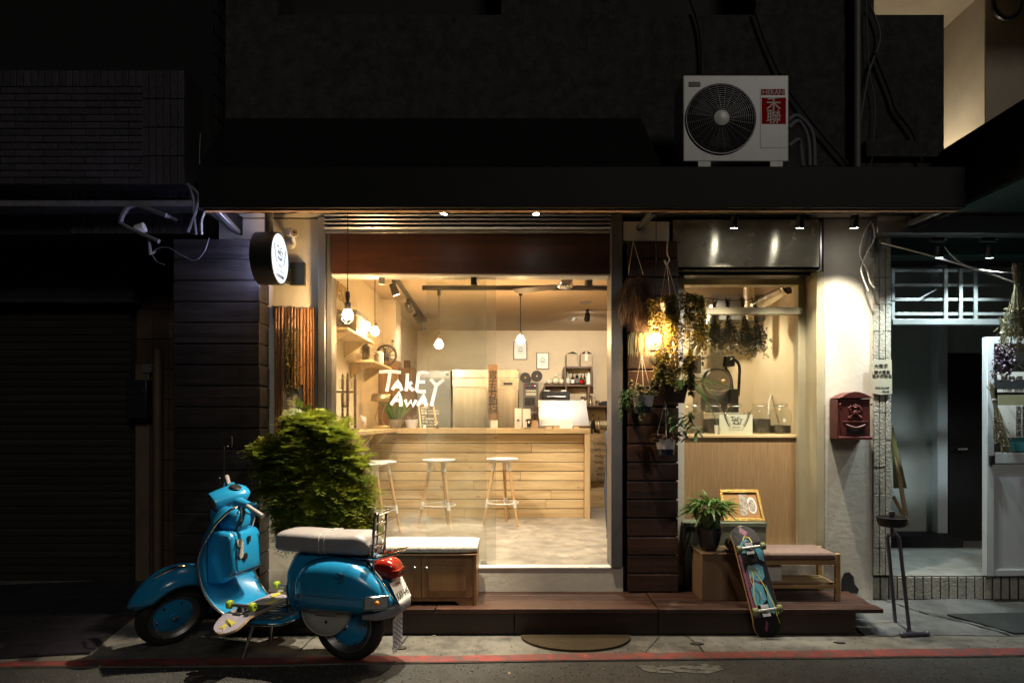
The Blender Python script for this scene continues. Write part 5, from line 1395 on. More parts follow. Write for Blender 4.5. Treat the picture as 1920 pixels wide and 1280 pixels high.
fluff(fol, 'foliage', mat['green_fern'], bu, smooth=0)
bp = thing('planter_pot', 'dark round planter standing behind the scooter beneath the bush', 'planter', (X(590, 4.98), 4.98, DZ))
B(MB().lathe([(.13, 0), (.17, .2), (.18, .22), (.16, .22), (.155, .19)], 24, (X(590, 4.98), 4.98, DZ), cap=True), 'pot', mat['pot_black'], bp, smooth=40)
B(MB().lathe([(.155, .186), (.001, .192)], 20, (X(590, 4.98), 4.98, DZ)), 'soil', mat['soil'], bp)
# dark strap-leaved plant beside the bush
sp_ = thing('strap_leaf_plant', 'small dark green plant with narrow pointed leaves beside the bush', 'plant', (X(662, 5.05), 5.05, .35))
sp2 = []
for k in range(30):
    zc_ = 860 + (k % 6)*34; base_ = P(655 + rf.uniform(-6, 4), zc_ + rf.uniform(-8, 8), 5.05)
    a = rf.uniform(-1.5, 1.2); 
    sp2.append(((base_, (math.cos(a*.7), -.5 + rf.uniform(-.3, .2), .45 + .5*rf.random()), (0, 0, 1), rf.uniform(.11, .19), rf.uniform(.018, .026), rf.uniform(.3, .8), 4, .3), {}))
leaves(sp_, mat['green_dark'], sp2)
B(MB().tube([P(650, 1010, 5.06), P(654, 930, 5.06), P(656, 850, 5.06)], .006, 6), 'stem', mat['stem'], sp_)
# vine hanging on the bamboo screen
vn = thing('hanging_vine', 'trailing small leaved vine hanging down the bamboo screen', 'plant', (X(552, 5.22), 5.22, 1.5))
mb = MB(); sm_ = MB()
for k in range(18):
    x0_ = 535 + 33*rf.random(); pts = []
    ln_ = rf.uniform(80, 185); y_ = 5.235 + rf.uniform(-.03, .02)
    for i in range(10):
        t = i/9; pts.append(P(x0_ + rf.uniform(-2, 2) + (548 - x0_)*(.2*t), 612 + ln_*t, y_))
    sm_.tube(pts, .0013, 4)
    for i in range(int(ln_*.42)):
        t = rf.random(); q = pts[min(8, int(t*9))].lerp(pts[min(9, int(t*9)+1)], t*9 % 1)
        a = rf.uniform(0, 6.28)
        mb.leaf(q, (math.cos(a), -abs(math.sin(a))*.7 - .2, rf.uniform(-.6, .4)), (0, 0, 1), rf.uniform(.010, .018), rf.uniform(.009, .014), .3, 2)
B(mb, 'foliage', M('vine_leaf', (.07, .075, .02), .6, var=.4, scale=20, col2=(.15, .14, .04)), vn, norm=False, smooth=0)['kind'] = 'stuff'; fluff(sm_, 'stems', mat['stem'], vn)
B(MB().tube([P(552, 577, 5.25), P(550, 612, 5.235)], .002, 5), 'hanger', mat['cable_black'], vn)

# ================================================================ hanging pots on the clad pillar
def pot_plant(name, label, px, py, d, r, h, mp, cords, band=None, tilt=0):
    root = thing(name, label, 'plant', tuple(P(px, py, d)), group='plants hanging on the clad pillar')
    c = P(px, py, d); rot = Matrix.Translation(c) @ Matrix.Rotation(R(tilt), 4, 'Y')
    p_ = B(MB().lathe([(r*.68, -h), (r*.7, -h), (r*.97, -.012), (r*1.04, -.010), (r*1.04, 0), (r*.94, 0), (r*.9, -.02)], 22, (0, 0, 0)).xf(rot), 'pot', mp, root, smooth=40)
    B(MB().lathe([(r*.92, -.018), (.001, -.012)], 18, (0, 0, 0)).xf(rot), 'soil', mat['soil'], p_)
    if band: B(MB().lathe([(r*.70, -h*1.001), (r*.80, -h*.98), (r*.86, -h*.64), (r*.84, -h*.63)], 22, (0, 0, 0), cap=False).xf(rot), 'pot_band', band, p_, smooth=40)
    hk = P(*cords, d)
    for k in range(3):
        a = k*2.09 + .4; B(MB().tube([rot @ Vector((r*math.cos(a), r*math.sin(a), -.004)), hk], .0022, 5), 'cord', mat['string'], root)
    return root, c
def trail(root, c, r, n, ln, m_, lsz=(.014, .024), drop=1.0, up=.05, k0=0, seed=1, dirx=0):
    rg = random.Random(seed); fo = MB(); st_ = MB()
    for k in range(n):
        a = rg.uniform(0, 6.28); l_ = ln*rg.uniform(.35, 1)
        p = c + Vector((r*.8*math.cos(a), r*.8*math.sin(a), 0)); pts = [p]
        o_ = c + Vector((r*1.35*math.cos(a) + dirx*.5, r*1.35*math.sin(a)*.8, up*rg.random()))
        pts.append(o_)
        for i in range(5): pts.append(o_ + Vector((rg.uniform(-.02, .02) + dirx*.3*i/5, rg.uniform(-.02, .01), -l_*(i+1)/5*drop)))
        pts = arc(pts, 3); st_.tube(pts, .0014, 4)
        for q in pts[2:]:
            for j in range(2):
                b = rg.uniform(0, 6.28)
                fo.leaf(q, (math.cos(b), math.sin(b)*.8 - .2, rg.uniform(-.5, .4)), (0, 0, 1), rg.uniform(*lsz), rg.uniform(*lsz)*.8, .3, 2)
    fluff(fo, 'foliage', m_, root, smooth=0); fluff(st_, 'stems', mat['stem'], root)
# 1: hair-like dry strands in a shell
r1 = thing('hair_plant', 'hanging ball of long brown hair-like strands on two white strings', 'plant', tuple(P(1193, 548, 5.08)), group='plants hanging on the clad pillar')
c1 = P(1193, 548, 5.08); mb = MB(); rh = random.Random(4)
for k in range(420):
    a = rh.uniform(0, 6.28); e_ = rh.uniform(-.2, 1); r = .105*rh.uniform(.6, 1.1)
    p0 = c1 + Vector((.03*math.cos(a), .03*math.sin(a), .05*rh.random()))
    p1 = c1 + Vector((r*.75*math.cos(a), r*.6*math.sin(a) - .01, .05 + .06*e_))
    p2 = c1 + Vector((r*1.1*math.cos(a) + rh.uniform(-.02, .02), r*.7*math.sin(a) - .01, -.06*rh.random()))
    p3 = c1 + Vector((r*1.15*math.cos(a) + rh.uniform(-.03, .03), r*.6*math.sin(a) - .01, -rh.uniform(.08, .26)))
    mb.tube(arc([p0, p1, p2, p3], 3), .0011, 3, cap=False)
for k in range(40):
    x_ = c1.x + rh.uniform(-.015, .05); mb.tube(arc([(x_, c1.y - .03, c1.z - .1), (x_ + rh.uniform(-.02, .02), c1.y - .04, c1.z - .25), (x_ + rh.uniform(-.02, .05), c1.y - .04, c1.z - rh.uniform(.3, .5))], 3), .001, 3, cap=False)
fluff(mb, 'foliage', mat['moss_strand'], r1, smooth=0)
B(MB().lathe([(.02, -.05), (.045, -.04), (.06, .0), (.05, .03), (.03, .04)], 16, c1), 'shell', M('coir_shell', (.3, .2, .1), .9, var=.4, scale=20), r1)
for px in (1178, 1206): B(MB().tube([P(1187, 452, 5.12), P(px, 515, 5.09)], .0022, 5), 'cord', mat['string'], r1)
# 2: pale pot with golden ivy
r2, c2 = pot_plant('ivy_pot', 'tilted white hanging pot with golden trailing ivy', 1255, 565, 4.98, .078, .115, mat['pot_white'], (1250, 492), tilt=-14)
trail(r2, c2 + Vector((.05, 0, 0)), .10, 66, .52, mat['ivy_leaf'], (.02, .036), seed=5, dirx=.10)
trail(r2, c2 + Vector((-.05, 0, -.02)), .07, 22, .34, mat['ivy_leaf'], (.02, .034), seed=6, dirx=-.02)
B(MB().tube(arc([P(1252, 450, 5.1), P(1251, 475, 5.03), P(1255, 487, 4.98), P(1249, 496, 4.98), P(1246, 488, 4.98)], 4), .005, 6), 'hook', mat['cable_white'], r2)
# 3: small pale air plant near the bulb
r3 = thing('air_plant', 'wispy pale air plant glowing next to the lit pillar bulb', 'plant', tuple(P(1198, 640, 5.06)), group='plants hanging on the clad pillar')
mb = MB(); c3 = P(1198, 632, 5.06)
for k in range(120):
    a = rh.uniform(0, 6.28); r = .075*rh.uniform(.5, 1)
    mb.tube(arc([c3, c3 + Vector((r*.7*math.cos(a), r*.5*math.sin(a), .035)), c3 + Vector((r*math.cos(a), r*.6*math.sin(a), -.03)), c3 + Vector((r*1.05*math.cos(a), r*.6*math.sin(a), -rh.uniform(.05, .15)))], 3), .0014, 3, cap=False)
B(mb, 'foliage', M('pale_strand', (.3, .28, .15), .7, var=.3), r3, norm=False, smooth=0)['kind'] = 'stuff'
B(MB().tube([P(1187, 575, 5.1), P(1192, 600, 5.07), c3], .002, 5), 'cord', mat['string'], r3)
# 4: white and navy pot with creeping plant
r4, c4 = pot_plant('creeper_pot', 'white pot with navy base hanging at mid height on the pillar', 1206, 742, 5.0, .078, .125, mat['pot_white'], (1203, 665), mat['pot_navy'])
trail(r4, c4 + Vector((-.03, .03, 0)), .085, 26, .20, mat['green_dark'], (.014, .026), seed=7, dirx=-.03)
trail(r4, c4 + Vector((.0, 0, .02)), .07, 22, .03, mat['dry_leaf'], (.014, .024), seed=9, up=.1)
# 5: dark pot with long strap leaves
r5, c5 = pot_plant('strap_leaf_pot', 'dark hanging pot with long arching strap leaves', 1268, 722, 5.0, .085, .13, M('brown_pot', (.025, .016, .013), .6, var=.3), (1262, 640))
mb = MB()
for a, l_, dr, el in ((-.2, .42, .45, .35), (.1, .36, .9, .6), (-.5, .34, .7, .7), (.4, .38, .5, .55), (-.9, .30, 1.0, .5), (2.9, .25, .9, .6), (-1.6, .22, .9, .8), (3.6, .26, .6, .9), (.0, .3, 1.3, .2), (-.3, .2, .2, 1.1)):
    leaves(r5, mat['green_leaf'], [((c5 + Vector((.03*math.cos(a), .03*math.sin(a), .0)), (math.cos(a)*math.cos(el), math.sin(a)*math.cos(el), math.sin(el)), (0, 0, 1), l_, .036, dr, 7, .35), dict(wf=lambda t: math.sin(math.pi*min(1, t*.8 + .16))**.7))])
trail(r5, c5, .09, 34, .10, mat['dry_leaf'], (.02, .036), seed=12, up=.2)
trail(r5, c5 + Vector((-.03, 0, .10)), .10, 34, .12, mat['ivy_leaf'], (.018, .032), seed=13, up=.16)
# 6: lowest pot
r6, c6 = pot_plant('low_hanging_pot', 'lowest white and navy hanging pot with reddish sprigs on the pillar', 1248, 822, 5.0, .075, .12, mat['pot_white'], (1247, 752), mat['pot_navy'])
trail(r6, c6, .07, 24, .035, M('reddish_leaf', (.13, .075, .045), .7, var=.4, scale=14), (.012, .02), seed=15, up=.05)
mb = MB(); rl = random.Random(30)
for k in range(46):
    q = P(1285 + rl.uniform(-28, 30), 795 + rl.uniform(-26, 28), 5.02 + rl.uniform(-.06, .04)); a = rl.uniform(0, 6.28)
    leaves(r6, mat['green_dark'], [((q, (math.cos(a), -.4, -.35 + .4*rl.random()), (0, 0, 1), rl.uniform(.055, .09), rl.uniform(.022, .034), .4, 3, .2), {})])
B(MB().tube(arc([c6 + Vector((0, 0, -.01)), P(1262, 805, 5.02), P(1288, 795, 5.02), P(1305, 800, 5.02)], 3), .003, 5), 'stem', mat['stem'], r6)
# small dried heart-shaped leaf hanging under the bulb
mb = MB(); mb.leaf(P(1222, 662, 4.99), (.25, -.2, -1), (0, -1, 0), .10, .07, .0, 5, .2)
one(mb, 'dried_leaf', mat['dry_leaf'], 'single dried heart shaped leaf hanging under the pillar bulb', 'leaf', norm=False, solid=.002)

# ================================================================ lamps outside
def pendant(name, label, px, d, ytop, ywood, ybulb, rb_, mb_='bulb', cage=True):
    c = P(px, ybulb, d); root = thing(name, label, 'lamp', tuple(P(px, ytop, d)))
    zt_ = 3.058; zw = P(px, ywood, d).z
    B(MB().tube([(c.x, d, zt_), (c.x, d, zw)], .0035, 6), 'cord', mat['cable_black'], root)
    B(MB().lathe([(.03, 0), (.03, -.04), (.006, -.045)], 14, (c.x, d, zt_)), 'ceiling_rose', mat['black'], root)
    hh = zw - c.z - rb_*1.05
    B(MB().lathe([(.007, 0), (.016, -.006), (.017, -.3*hh), (.011, -.55*hh), (.016, -.62*hh)], 14, (c.x, d, zw)), 'wooden_handle', mat['walnut'], root, smooth=50)
    B(MB().lathe([(.018, -.62*hh), (.024, -.64*hh), (.024, -hh), (.02, -hh - .008)], 14, (c.x, d, zw)), 'socket', mat['black'], root)
    B(MB().lathe([(.012, rb_*1.25), (.018, rb_*1.1), (rb_*.75, rb_*.62), (rb_*.98, rb_*.15), (rb_*.97, -.25*rb_), (rb_*.7, -.72*rb_), (.001, -rb_)], 16, c, cap=False), 'bulb', mat[mb_], root, smooth=60)
    if cage:
        cg = B(MB().tube([(c.x + rb_*1.2*math.cos(a*.262), d + rb_*1.2*math.sin(a*.262), c.z - rb_*.55) for a in range(24)], .0028, 5, closed=True), 'cage', mat['black'], root)
        for k in range(6):
            a = k*math.pi/3
            B(MB().tube(arc([(c.x + rb_*1.2*math.cos(a), d + rb_*1.2*math.sin(a), c.z - rb_*.55), (c.x + rb_*1.0*math.cos(a), d + rb_*1.0*math.sin(a), c.z - rb_*1.2), (c.x + .01*math.cos(a), d + .01*math.sin(a), c.z - rb_*1.75)], 3), .0024, 5), 'cage_wire', mat['black'], cg)
    return root
pendant('pendant_lamp', 'lit caged bulb lamp hanging before the shop glass on black cord', 652, 5.0, 400, 546, 590, .038)
pendant('pendant_lamp', 'lit bulb lamp hanging among the plants on the clad pillar', 1230, 4.99, 400, 595, 634, .036, cage=True)

mat['led_off'] = M('led_off', (.4, .4, .4), .4)
def spotlight(label, px, d, tgt, watts, col, size, lens='lens', blend=.7, ang=0, par=None, z=3.06, group='spotlights under the awning'):
    x = X(px, d); root = thing('spotlight', label, 'spotlight', (x, d, z), group=group)
    B(MB().box(x - .075, x + .04, d - .02, d + .02, z - .028, z), 'adapter_box', mat['black'], root, bev=.003)
    B(MB().box(x + .022, x + .041, d - .0215, d - .0205, z - .024, z - .006), 'adapter_label', mat['cable_white'], root, smooth=0)
    c = Vector((x, d, z - .10)); dr = (Vector(tgt) - c).normalized()
    B(MB().tube([(x + .018, d, z - .027), (x + .03, d, z - .05), (x + .03, d, c.z)], .004, 6), 'bracket', mat['black'], root)
    hd_ = B(MB().tube([c - dr*.045, c - dr*.04, c + dr*.035, c + dr*.045], [.02, .026, .03, .03], 16), 'head', mat['black'], root, smooth=40)
    B(MB().tube([c + dr*.0455, c + dr*.047], .024, 16), 'lens', mat[lens], hd_)
    spot('spot_beam', c + dr*.055, tgt, watts, col, size, blend, .02, root)
    return root
NEU = (1, .90, .72)
spotlight('first black awning spotlight over the roasting window', 1377, 4.95, (X(1345, 5.3), 5.46, 1.35), 60, NEU, 64, z=3.03)
spotlight('middle black awning spotlight over the roasting window', 1501, 4.95, (X(1465, 5.3), 5.46, 1.1), 60, NEU, 64, z=3.03)
spotlight('black awning spotlight beside the white plaster wall', 1602, 4.95, (X(1592, 5.31), 5.42, 1.1), 58, NEU, 80, blend=1.0, z=3.03)
B(MB().box(X(1300, 4.95), X(1640, 4.95), 4.93, 4.97, 3.0305, 3.0615), 'spot_rail', mat['black'], aw, bev=.002)
# two spots further along, tucked up behind the awning lip
spotlight('black awning spotlight over the bench cabinet, tucked behind the lip', 835, 4.715, (-1.08, 4.66, .6), 240, (1, .88, .66), 66, blend=.7)
spotlight('black awning spotlight over the doorway, tucked behind the lip', 1005, 4.72, (.2, 4.66, 0), 85, (1, .86, .64), 112, blend=.8)
# salon spots, cool white
COOL = (.80, .96, .97)
spotlight('black salon spotlight beside the tile column', 1762, 5.05, (X(1735, 5.4), 5.6, .3), 30, COOL, 104, 'lens_cool', z=Zc(446, 5.05), group='spotlights over the salon entrance')
spotlight('black salon spotlight above the white open door', 1857, 5.05, (X(1830, 5.4), 5.7, .3), 30, COOL, 104, 'lens_cool', z=Zc(446, 5.05), group='spotlights over the salon entrance')

# ================================================================ round lit sign
sg = thing('round_sign', 'round lit projecting sign with black rim and laurel logo', 'sign', (-1.79, 5.0, Zc(485, 5.0)))
sc_c = Vector((-1.715, 5.0, Zc(485, 5.0))); rs_ = .184
B(MB().lathe([(rs_, 0), (rs_ + .006, -.004), (rs_ + .006, -.155), (rs_, -.16), (rs_*.97, -.155), (rs_*.97, -.004)], 48, sc_c, 'X', cap=False), 'drum', mat['black'], sg, smooth=40)
fc = B(MB().lathe([(.001, -.003), (rs_*.968, -.003)], 48, sc_c, 'X', cap=False), 'lit_face', mat['sign_face'], sg, smooth=0)
B(MB().lathe([(rs_*.968, -.157), (.001, -.157)], 48, sc_c, 'X', cap=False), 'lit_face', mat['sign_back'], sg, smooth=0)
xd, up = Vector((0, 1, 0)), Vector((0, 0, 1))
ctr = sc_c + Vector((-.0022, 0, 0))
B(lettering(MB(), ctr + xd*-.068 + up*-.02, xd, up, .135, .105, .0042), 'sign_lettering', mat['sign_print'], fc)
q = MB(); laurel(q, ctr + xd*-.055 + up*-.052, xd, up, .11, .003, 1); laurel(q, ctr + xd*.055 + up*-.052, xd, up, .11, .003, -1)
B(q, 'laurel', mat['sign_print'], fc)
text('SINCE 2016', .014, mat['sign_print'], 'sign_lettering', fc, ctr + up*-.058, xd, up)
text('コーヒースタンド', .019, mat['sign_print'], 'sign_lettering', fc, ctr + up*-.098, xd, up)
text('自家烘焙咖啡', .028, mat['sign_print'], 'sign_lettering', fc, ctr + up*-.14, xd, up)
B(MB().box(X(545, 5.29), X(572, 5.29), 5.27, 5.311, Zc(535, 5.29), Zc(493, 5.29)), 'wall_plate', mat['black'], sg, bev=.002)
B(MB().box(-1.80, -1.72, 5.17, 5.27, Zc(528, 5.2), Zc(500, 5.2)), 'sign_arm', mat['black'], sg, bev=.003)
B(MB().tube([(-1.80, 5.0, sc_c.z + rs_), (-1.80, 5.0, 3.06)], .03, 12), 'hanger_pipe', mat['cable_grey'], sg)
# security camera
cc = P(548, 436, 5.15)
cct = thing('security_camera', 'white bullet security camera beside the round sign', 'camera', tuple(P(545, 450, 5.3)))
dv = Vector((.5, -.8, -.22)).normalized()
B(MB().tube([cc - dv*.11, cc - dv*.10, cc + dv*.05, cc + dv*.055], [.03, .034, .034, .031], 16), 'housing', mat['white'], cct, smooth=40)
B(MB().tube([cc + dv*.056, cc + dv*.058], .028, 16), 'front_glass', M('ir_ring', (.3, .22, .15), .2, var=.5, scale=80), cct)
B(MB().tube([cc + dv*.0585, cc + dv*.061], .010, 12), 'lens', mat['black'], cct)
B(MB().tube([cc + Vector((0, 0, -.03)), P(552, 455, 5.22), P(548, 458, 5.30)], .014, 10), 'bracket', mat['white'], cct)
B(MB().lathe([(.036, 0), (.036, -.012), (.02, -.02)], 16, P(547, 458, 5.311), 'Y'), 'wall_base', mat['white'], cct)

# ================================================================ air conditioner on the awning
ac = thing('air_conditioner', 'white outdoor air conditioning unit with round fan grille on the awning', 'air conditioner', (.99 + .3, 4.9, ft))
ad = 4.72; x0, x1 = X(1281, ad), X(1479, ad); z0, z1 = Zc(303, ad), Zc(141, ad)
mat['ac_white'] = M('ac_enamel', (.78, .77, .74), .32, var=.05, scale=4, wear=(.5, .46, .40), wscale=5, wamt=.5, wstretch=(2.5, 1, .4))
B(MB().box(x0, x1, ad, ad + .27, z0, z1), 'casing', mat['ac_white'], ac, bev=.008)
fcx, fcz = X(1351, ad), Zc(224, ad); fr_ = .236
fo_ = B(MB().lathe([(fr_, -.001), (fr_, -.006), (fr_*.97, -.008)], 48, (fcx, ad, fcz), 'Y'), 'fan_opening', M('fan_dark', (.004, .004, .004), .8, spec=.1), ac)
for k in range(3):
    a = k*2.09 + .5
    B(MB().add([(fcx + .05*math.cos(a), ad - .0085, fcz + .05*math.sin(a)), (fcx + .2*math.cos(a - .35), ad - .0088, fcz + .2*math.sin(a - .35)), (fcx + .21*math.cos(a + .35), ad - .0125, fcz + .21*math.sin(a + .35)), (fcx + .06*math.cos(a + .5), ad - .0125, fcz + .06*math.sin(a + .5))], [(0, 1, 2, 3)]), 'fan_blade', mat['black_matte'], fo_, smooth=0)
gr_ = B(MB().lathe([(.053, -.018), (.053, -.030), (.04, -.034), (.001, -.036)], 28, (fcx, ad, fcz), 'Y'), 'grille_hub', mat['ac_white'], ac, smooth=40)
mat['grille_wire'] = M('grille_wire', (.12, .12, .12), .4, metal=.5)
mb = MB()
for k in range(13):
    r = .065 + k*.0138; mb.tube([(fcx + r*math.cos(a*.1309), ad - .024 + .006*(k/12), fcz + r*math.sin(a*.1309)) for a in range(48)], .0014, 4, closed=True)
B(mb, 'grille_ring', mat['grille_wire'], gr_, smooth=0)
for k in range(24):
    a = k*math.pi/12; B(MB().tube([(fcx + .05*math.cos(a), ad - .027, fcz + .05*math.sin(a)), (fcx + fr_*math.cos(a + .12), ad - .012, fcz + fr_*math.sin(a + .12))], .0014, 4), 'grille_spoke', mat['grille_wire'], gr_)
B(MB().tube([(fcx + (fr_ + .004)*math.cos(a*.1309), ad - .008, fcz + (fr_ + .004)*math.sin(a*.1309)) for a in range(48)], .005, 6, closed=True), 'grille_rim', mat['grille_wire'], gr_)
B(MB().box(X(1291, ad), X(1313, ad), ad - .004, ad + .002, Zc(163, ad), Zc(154, ad)), 'handle_recess', mat['black'], ac, bev=.002)
pnl = B(MB().box(X(1425, ad), X(1474, ad), ad - .003, ad + .002, Zc(278, ad), Zc(166, ad)), 'side_panel', mat['ac_white'], ac, bev=.003)
mat['ac_red'] = M('ac_red', (.45, .008, .008), .8, var=.05, spec=.05)
B(MB().box(X(1427, ad), X(1471, ad), ad - .005, ad - .003, Zc(179, ad), Zc(168, ad)), 'name_strip', mat['ac_red'], pnl, smooth=0)
B(MB().box(X(1428, ad), X(1473, ad), ad - .005, ad - .003, Zc(233, ad), Zc(184, ad)), 'name_badge', mat['ac_red'], pnl, smooth=0)
text('HERAN', .048, mat['paper'], 'lettering', pnl, (X(1449, ad), ad - .006, Zc(178.3, ad)), sx=.95, bold=.012)
text('禾', .105, mat['paper'], 'lettering', pnl, (X(1450, ad), ad - .006, Zc(206, ad)), bold=.009)
text('聯', .105, mat['paper'], 'lettering', pnl, (X(1450, ad), ad - .006, Zc(230, ad)), bold=.006)
for px in (1320, 1455): B(MB().box(X(px - 12, ad), X(px + 12, ad), ad - .01, ad + .26, ft - .002, z0 - .002), 'foot', mat['ac_white'], ac, bev=.003)
for i, (a, b) in enumerate(((1478, 1527), (1479, 1518), (1479, 1505))):
    B(MB().tube(arc([P(a, 226 + 14*i + (20 if i == 2 else 0), 4.86), P(a + 18, 218 + 10*i + (24 if i == 2 else 0), 4.88), P(b - 4, 250 + 8*i + (10 if i == 2 else 0), 4.9), P(b, 312, 4.9)], 5), .016, 10), 'insulated_hose', mat['cable_grey'], ac)

# pipes and cables on the upper wall
tube_thing('drain_pipe', [(X(1606, 5.25), 5.25, 3.21), (X(1606, 5.25), 5.25, 6.2)], .03, M('drain_grey', (.13, .13, .12), .5, var=.15), 'grey vertical drain pipe on the roughcast wall', 'pipe', 12)
for i, (pts, r, m_, lb_) in enumerate((
    ([(1283, -30), (1308, 40), (1315, 90), (1316, 142)], .012, 'cable_black', 'thick black cable dropping to the top of the air conditioner'),
    ([(1415, 20), (1440, 90), (1480, 170), (1540, 250), (1590, 308)], .010, 'cable_black', 'black cable running slantwise behind the air conditioner'),
    ([(1632, 10), (1650, 70), (1628, 140), (1612, 230), (1597, 308)], .008, 'cable_grey', 'grey cable curving beside the drain pipe'),
    ([(1624, 0), (1630, 130), (1641, 200), (1634, 308)], .004, 'cable_grey', 'thin grey wire hanging loose on the roughcast wall'),
    ([(1640, 100), (1668, 170), (1680, 205), (1712, 250), (1728, 304)], .012, 'cable_black', 'black cable sagging to the end of the awning'))):
    tube_thing('wall_cable', arc([P(a, b, 5.27) for a, b in pts], 6), r, mat[m_], lb_, 'cable', 8)
for i, (pts, r, m_, lb_) in enumerate((
    ([(350, 345), (372, 365), (366, 400), (352, 435)], .012, 'cable_grey', 'grey hose bending down the corner of the brick house'),
    ([(352, 344), (362, 370), (364, 405), (368, 440)], .010, 'cable_grey', 'straight grey hose at the corner of the brick house'),
    ([(376, 250), (374, 300), (378, 340)], .005, 'cable_grey', 'thin cable on the corner of the brick house above the hoses'),
    ([(385, 395), (378, 415), (379, 440)], .008, 'cable_white', 'short pale hose under the awning end'))):
    tube_thing('corner_hose', arc([P(a, b, 5.12) for a, b in pts], 6), r, mat[m_], lb_, 'hose', 8)
tube_thing('loose_wire', arc([P(392, 446, 5.06), P(384, 470, 5.06), P(366, 488, 5.06), P(340, 478, 5.06), P(315, 464, 5.06), P(295, 466, 5.06), P(286, 476, 5.06), P(294, 490, 5.06), P(308, 496, 5.06)], 5), .0028, mat['cable_grey'], 'loose thin wire curling in front of the charred plank pillar', 'wire', 6)
for i, (pts, lb_) in enumerate((
    ([(1633, 415), (1620, 440), (1612, 475), (1625, 505), (1632, 530), (1640, 540)], 'pale cable looping down beside the relief tile column'),
    ([(1635, 418), (1640, 445), (1628, 470), (1615, 500), (1618, 520), (1628, 545)], 'second pale cable hanging beside the relief tile column'))):
    tube_thing('loose_cable', arc([P(a, b, 5.2) for a, b in pts], 5), .005, mat['cable_white'], lb_, 'cable', 6)
one(MB().tube([P(1634, 428, 5.22), P(1631, 445, 5.22), P(1629, 470, 5.22)], [.012, .02, .014], 8), 'cable_bundle', mat['cable_grey'], 'taped grey cable bundle at the top of the tile column', 'cable')
tube_thing('stretched_rope', arc([P(1652, 455, 5.15), P(1740, 478, 5.1), P(1840, 508, 5.0), P(1908, 532, 4.95)], 6), .006, mat['string'], 'beige rope stretched across the salon front to the dried flowers', 'rope', 6)
tube_thing('salon_cable', arc([P(1770, 462, 5.1), P(1800, 492, 5.1), P(1850, 508, 5.05), P(1915, 512, 5.0)], 6), .004, mat['cable_white'], 'white cable sagging from the salon spotlight', 'cable', 6)
tube_thing('salon_rod', [P(1676, 560, 5.33), P(1720, 562, 5.33), P(1755, 543, 5.33)], .004, mat['cable_grey'], 'thin bent rod lying in the salon grille', 'rod', 6)

# street floodlight with clear cover, unlit
fl_ = thing('floodlight', 'unlit street floodlight with clear cover and metal edge by the brick house', 'lamp', tuple(P(268, 420, 4.95)))
D0 = 4.95
fpts = [(312, 404), (275, 390), (255, 383), (240, 388), (230, 402), (226, 418), (240, 427), (262, 437), (298, 453)]
B(MB().tube([P(a, b, D0) for a, b in fpts], .017, 8), 'edge_frame', mat['cable_grey'], fl_)
B(MB().tube([P(a, b, D0 + .2) for a, b in fpts], .010, 8), 'edge_frame', mat['cable_grey'], fl_)
B(MB().loft([[P(a, b, D0 + k) for a, b in fpts[:7]] for k in (0, .2)], closed=False), 'clear_cover', mat['clear_plastic'], fl_)
B(MB().add([P(226, 420, D0), P(298, 455, D0), P(298, 455, D0 + .2), P(226, 420, D0 + .2)], [(0, 1, 2, 3)]), 'base_plate', mat['cable_grey'], fl_, solid=.012)
B(MB().tube([P(256, 431, D0 + .1), P(271, 426, D0 + .1)], .035, 14), 'lamp_holder', mat['cable_white'], fl_)
B(MB().tube([P(278, 448, D0 + .1), P(282, 475, D0 + .1), P(300, 470, 5.3)], .012, 8), 'bracket', mat['cable_grey'], fl_)
B(MB().tube([P(312, 404, D0 + .1), P(330, 412, 5.35)], .014, 8), 'arm', mat['cable_grey'], fl_)

# ================================================================ letter box and poster
mx_ = thing('letter_box', 'ornate dark red metal letter box with arched top on plaster wall', 'letter box', (X(1600, 5.2), 5.31, 1.35))
mat['oxblood'] = M('oxblood_metal', (.10, .02, .018), .45, var=.3, scale=14, metal=.2, wear=(.05, .02, .016), wscale=20, wamt=.7)
md = 5.17; x0, x1, z0, z1 = X(1573, md), X(1634, md), Zc(824, md), Zc(745, md)
B(MB().box(x0 - .006, x1 - .004, md + .01, 5.312, z0 + .005, z1 - .01), 'body', mat['oxblood'], mx_, bev=.004)
ap = [(x0 - .01, z1 - .005), (x1 + .006, z1 - .005)] + [(x1 - .004 - (x1 - x0 - .008)*k/10, z1 + .003 + .042*math.sin(math.pi*k/10)) for k in range(11)]
B(MB().prism(ap, lambda a, b: (a, md - .012, b), lambda a, b: (a, 5.312, b)), 'arched_top', mat['oxblood'], mx_, bev=.003)
B(MB().box(x0 + .012, x1 - .012, md - .001, md + .009, z0 + .03, z1 - .012), 'front_door', mat['oxblood'], mx_, bev=.004)
B(MB().box(x0 - .004, x1 + .006, md - .008, md + .009, z0, z0 + .024), 'foot_moulding', mat['oxblood'], mx_, bev=.005)
B(MB().box(x0 + .03, x1 - .03, md - .005, md - .0015, Zc(792, md), Zc(789, md)), 'slot_ledge', mat['oxblood'], mx_, bev=.001)
B(MB().box(x0 + .055, x1 - .055, md - .004, md - .0012, Zc(812, md), Zc(803, md)), 'letter_slot', mat['black'], mx_, smooth=0)
B(MB().tube(arc([(x0 + .05, md - .004, Zc(796, md)), ((x0+x1)/2, md - .014, Zc(801, md)), (x1 - .05, md - .004, Zc(796, md))], 5), .006, 6), 'slot_handle', mat['oxblood'], mx_)
mb = MB(); rm = random.Random(6); ecx, ecz = (x0+x1)/2, Zc(773, md)
for s_ in (1, -1):
    for k in range(9):
        a = k*.62; mb.ball((ecx + s_*(.012 + .038*abs(math.sin(a))*rm.uniform(.7, 1)), md - .003, ecz + .045*math.cos(k*.39)), .009 + .004*rm.random(), 6, 5, (1, .5, 1.2))
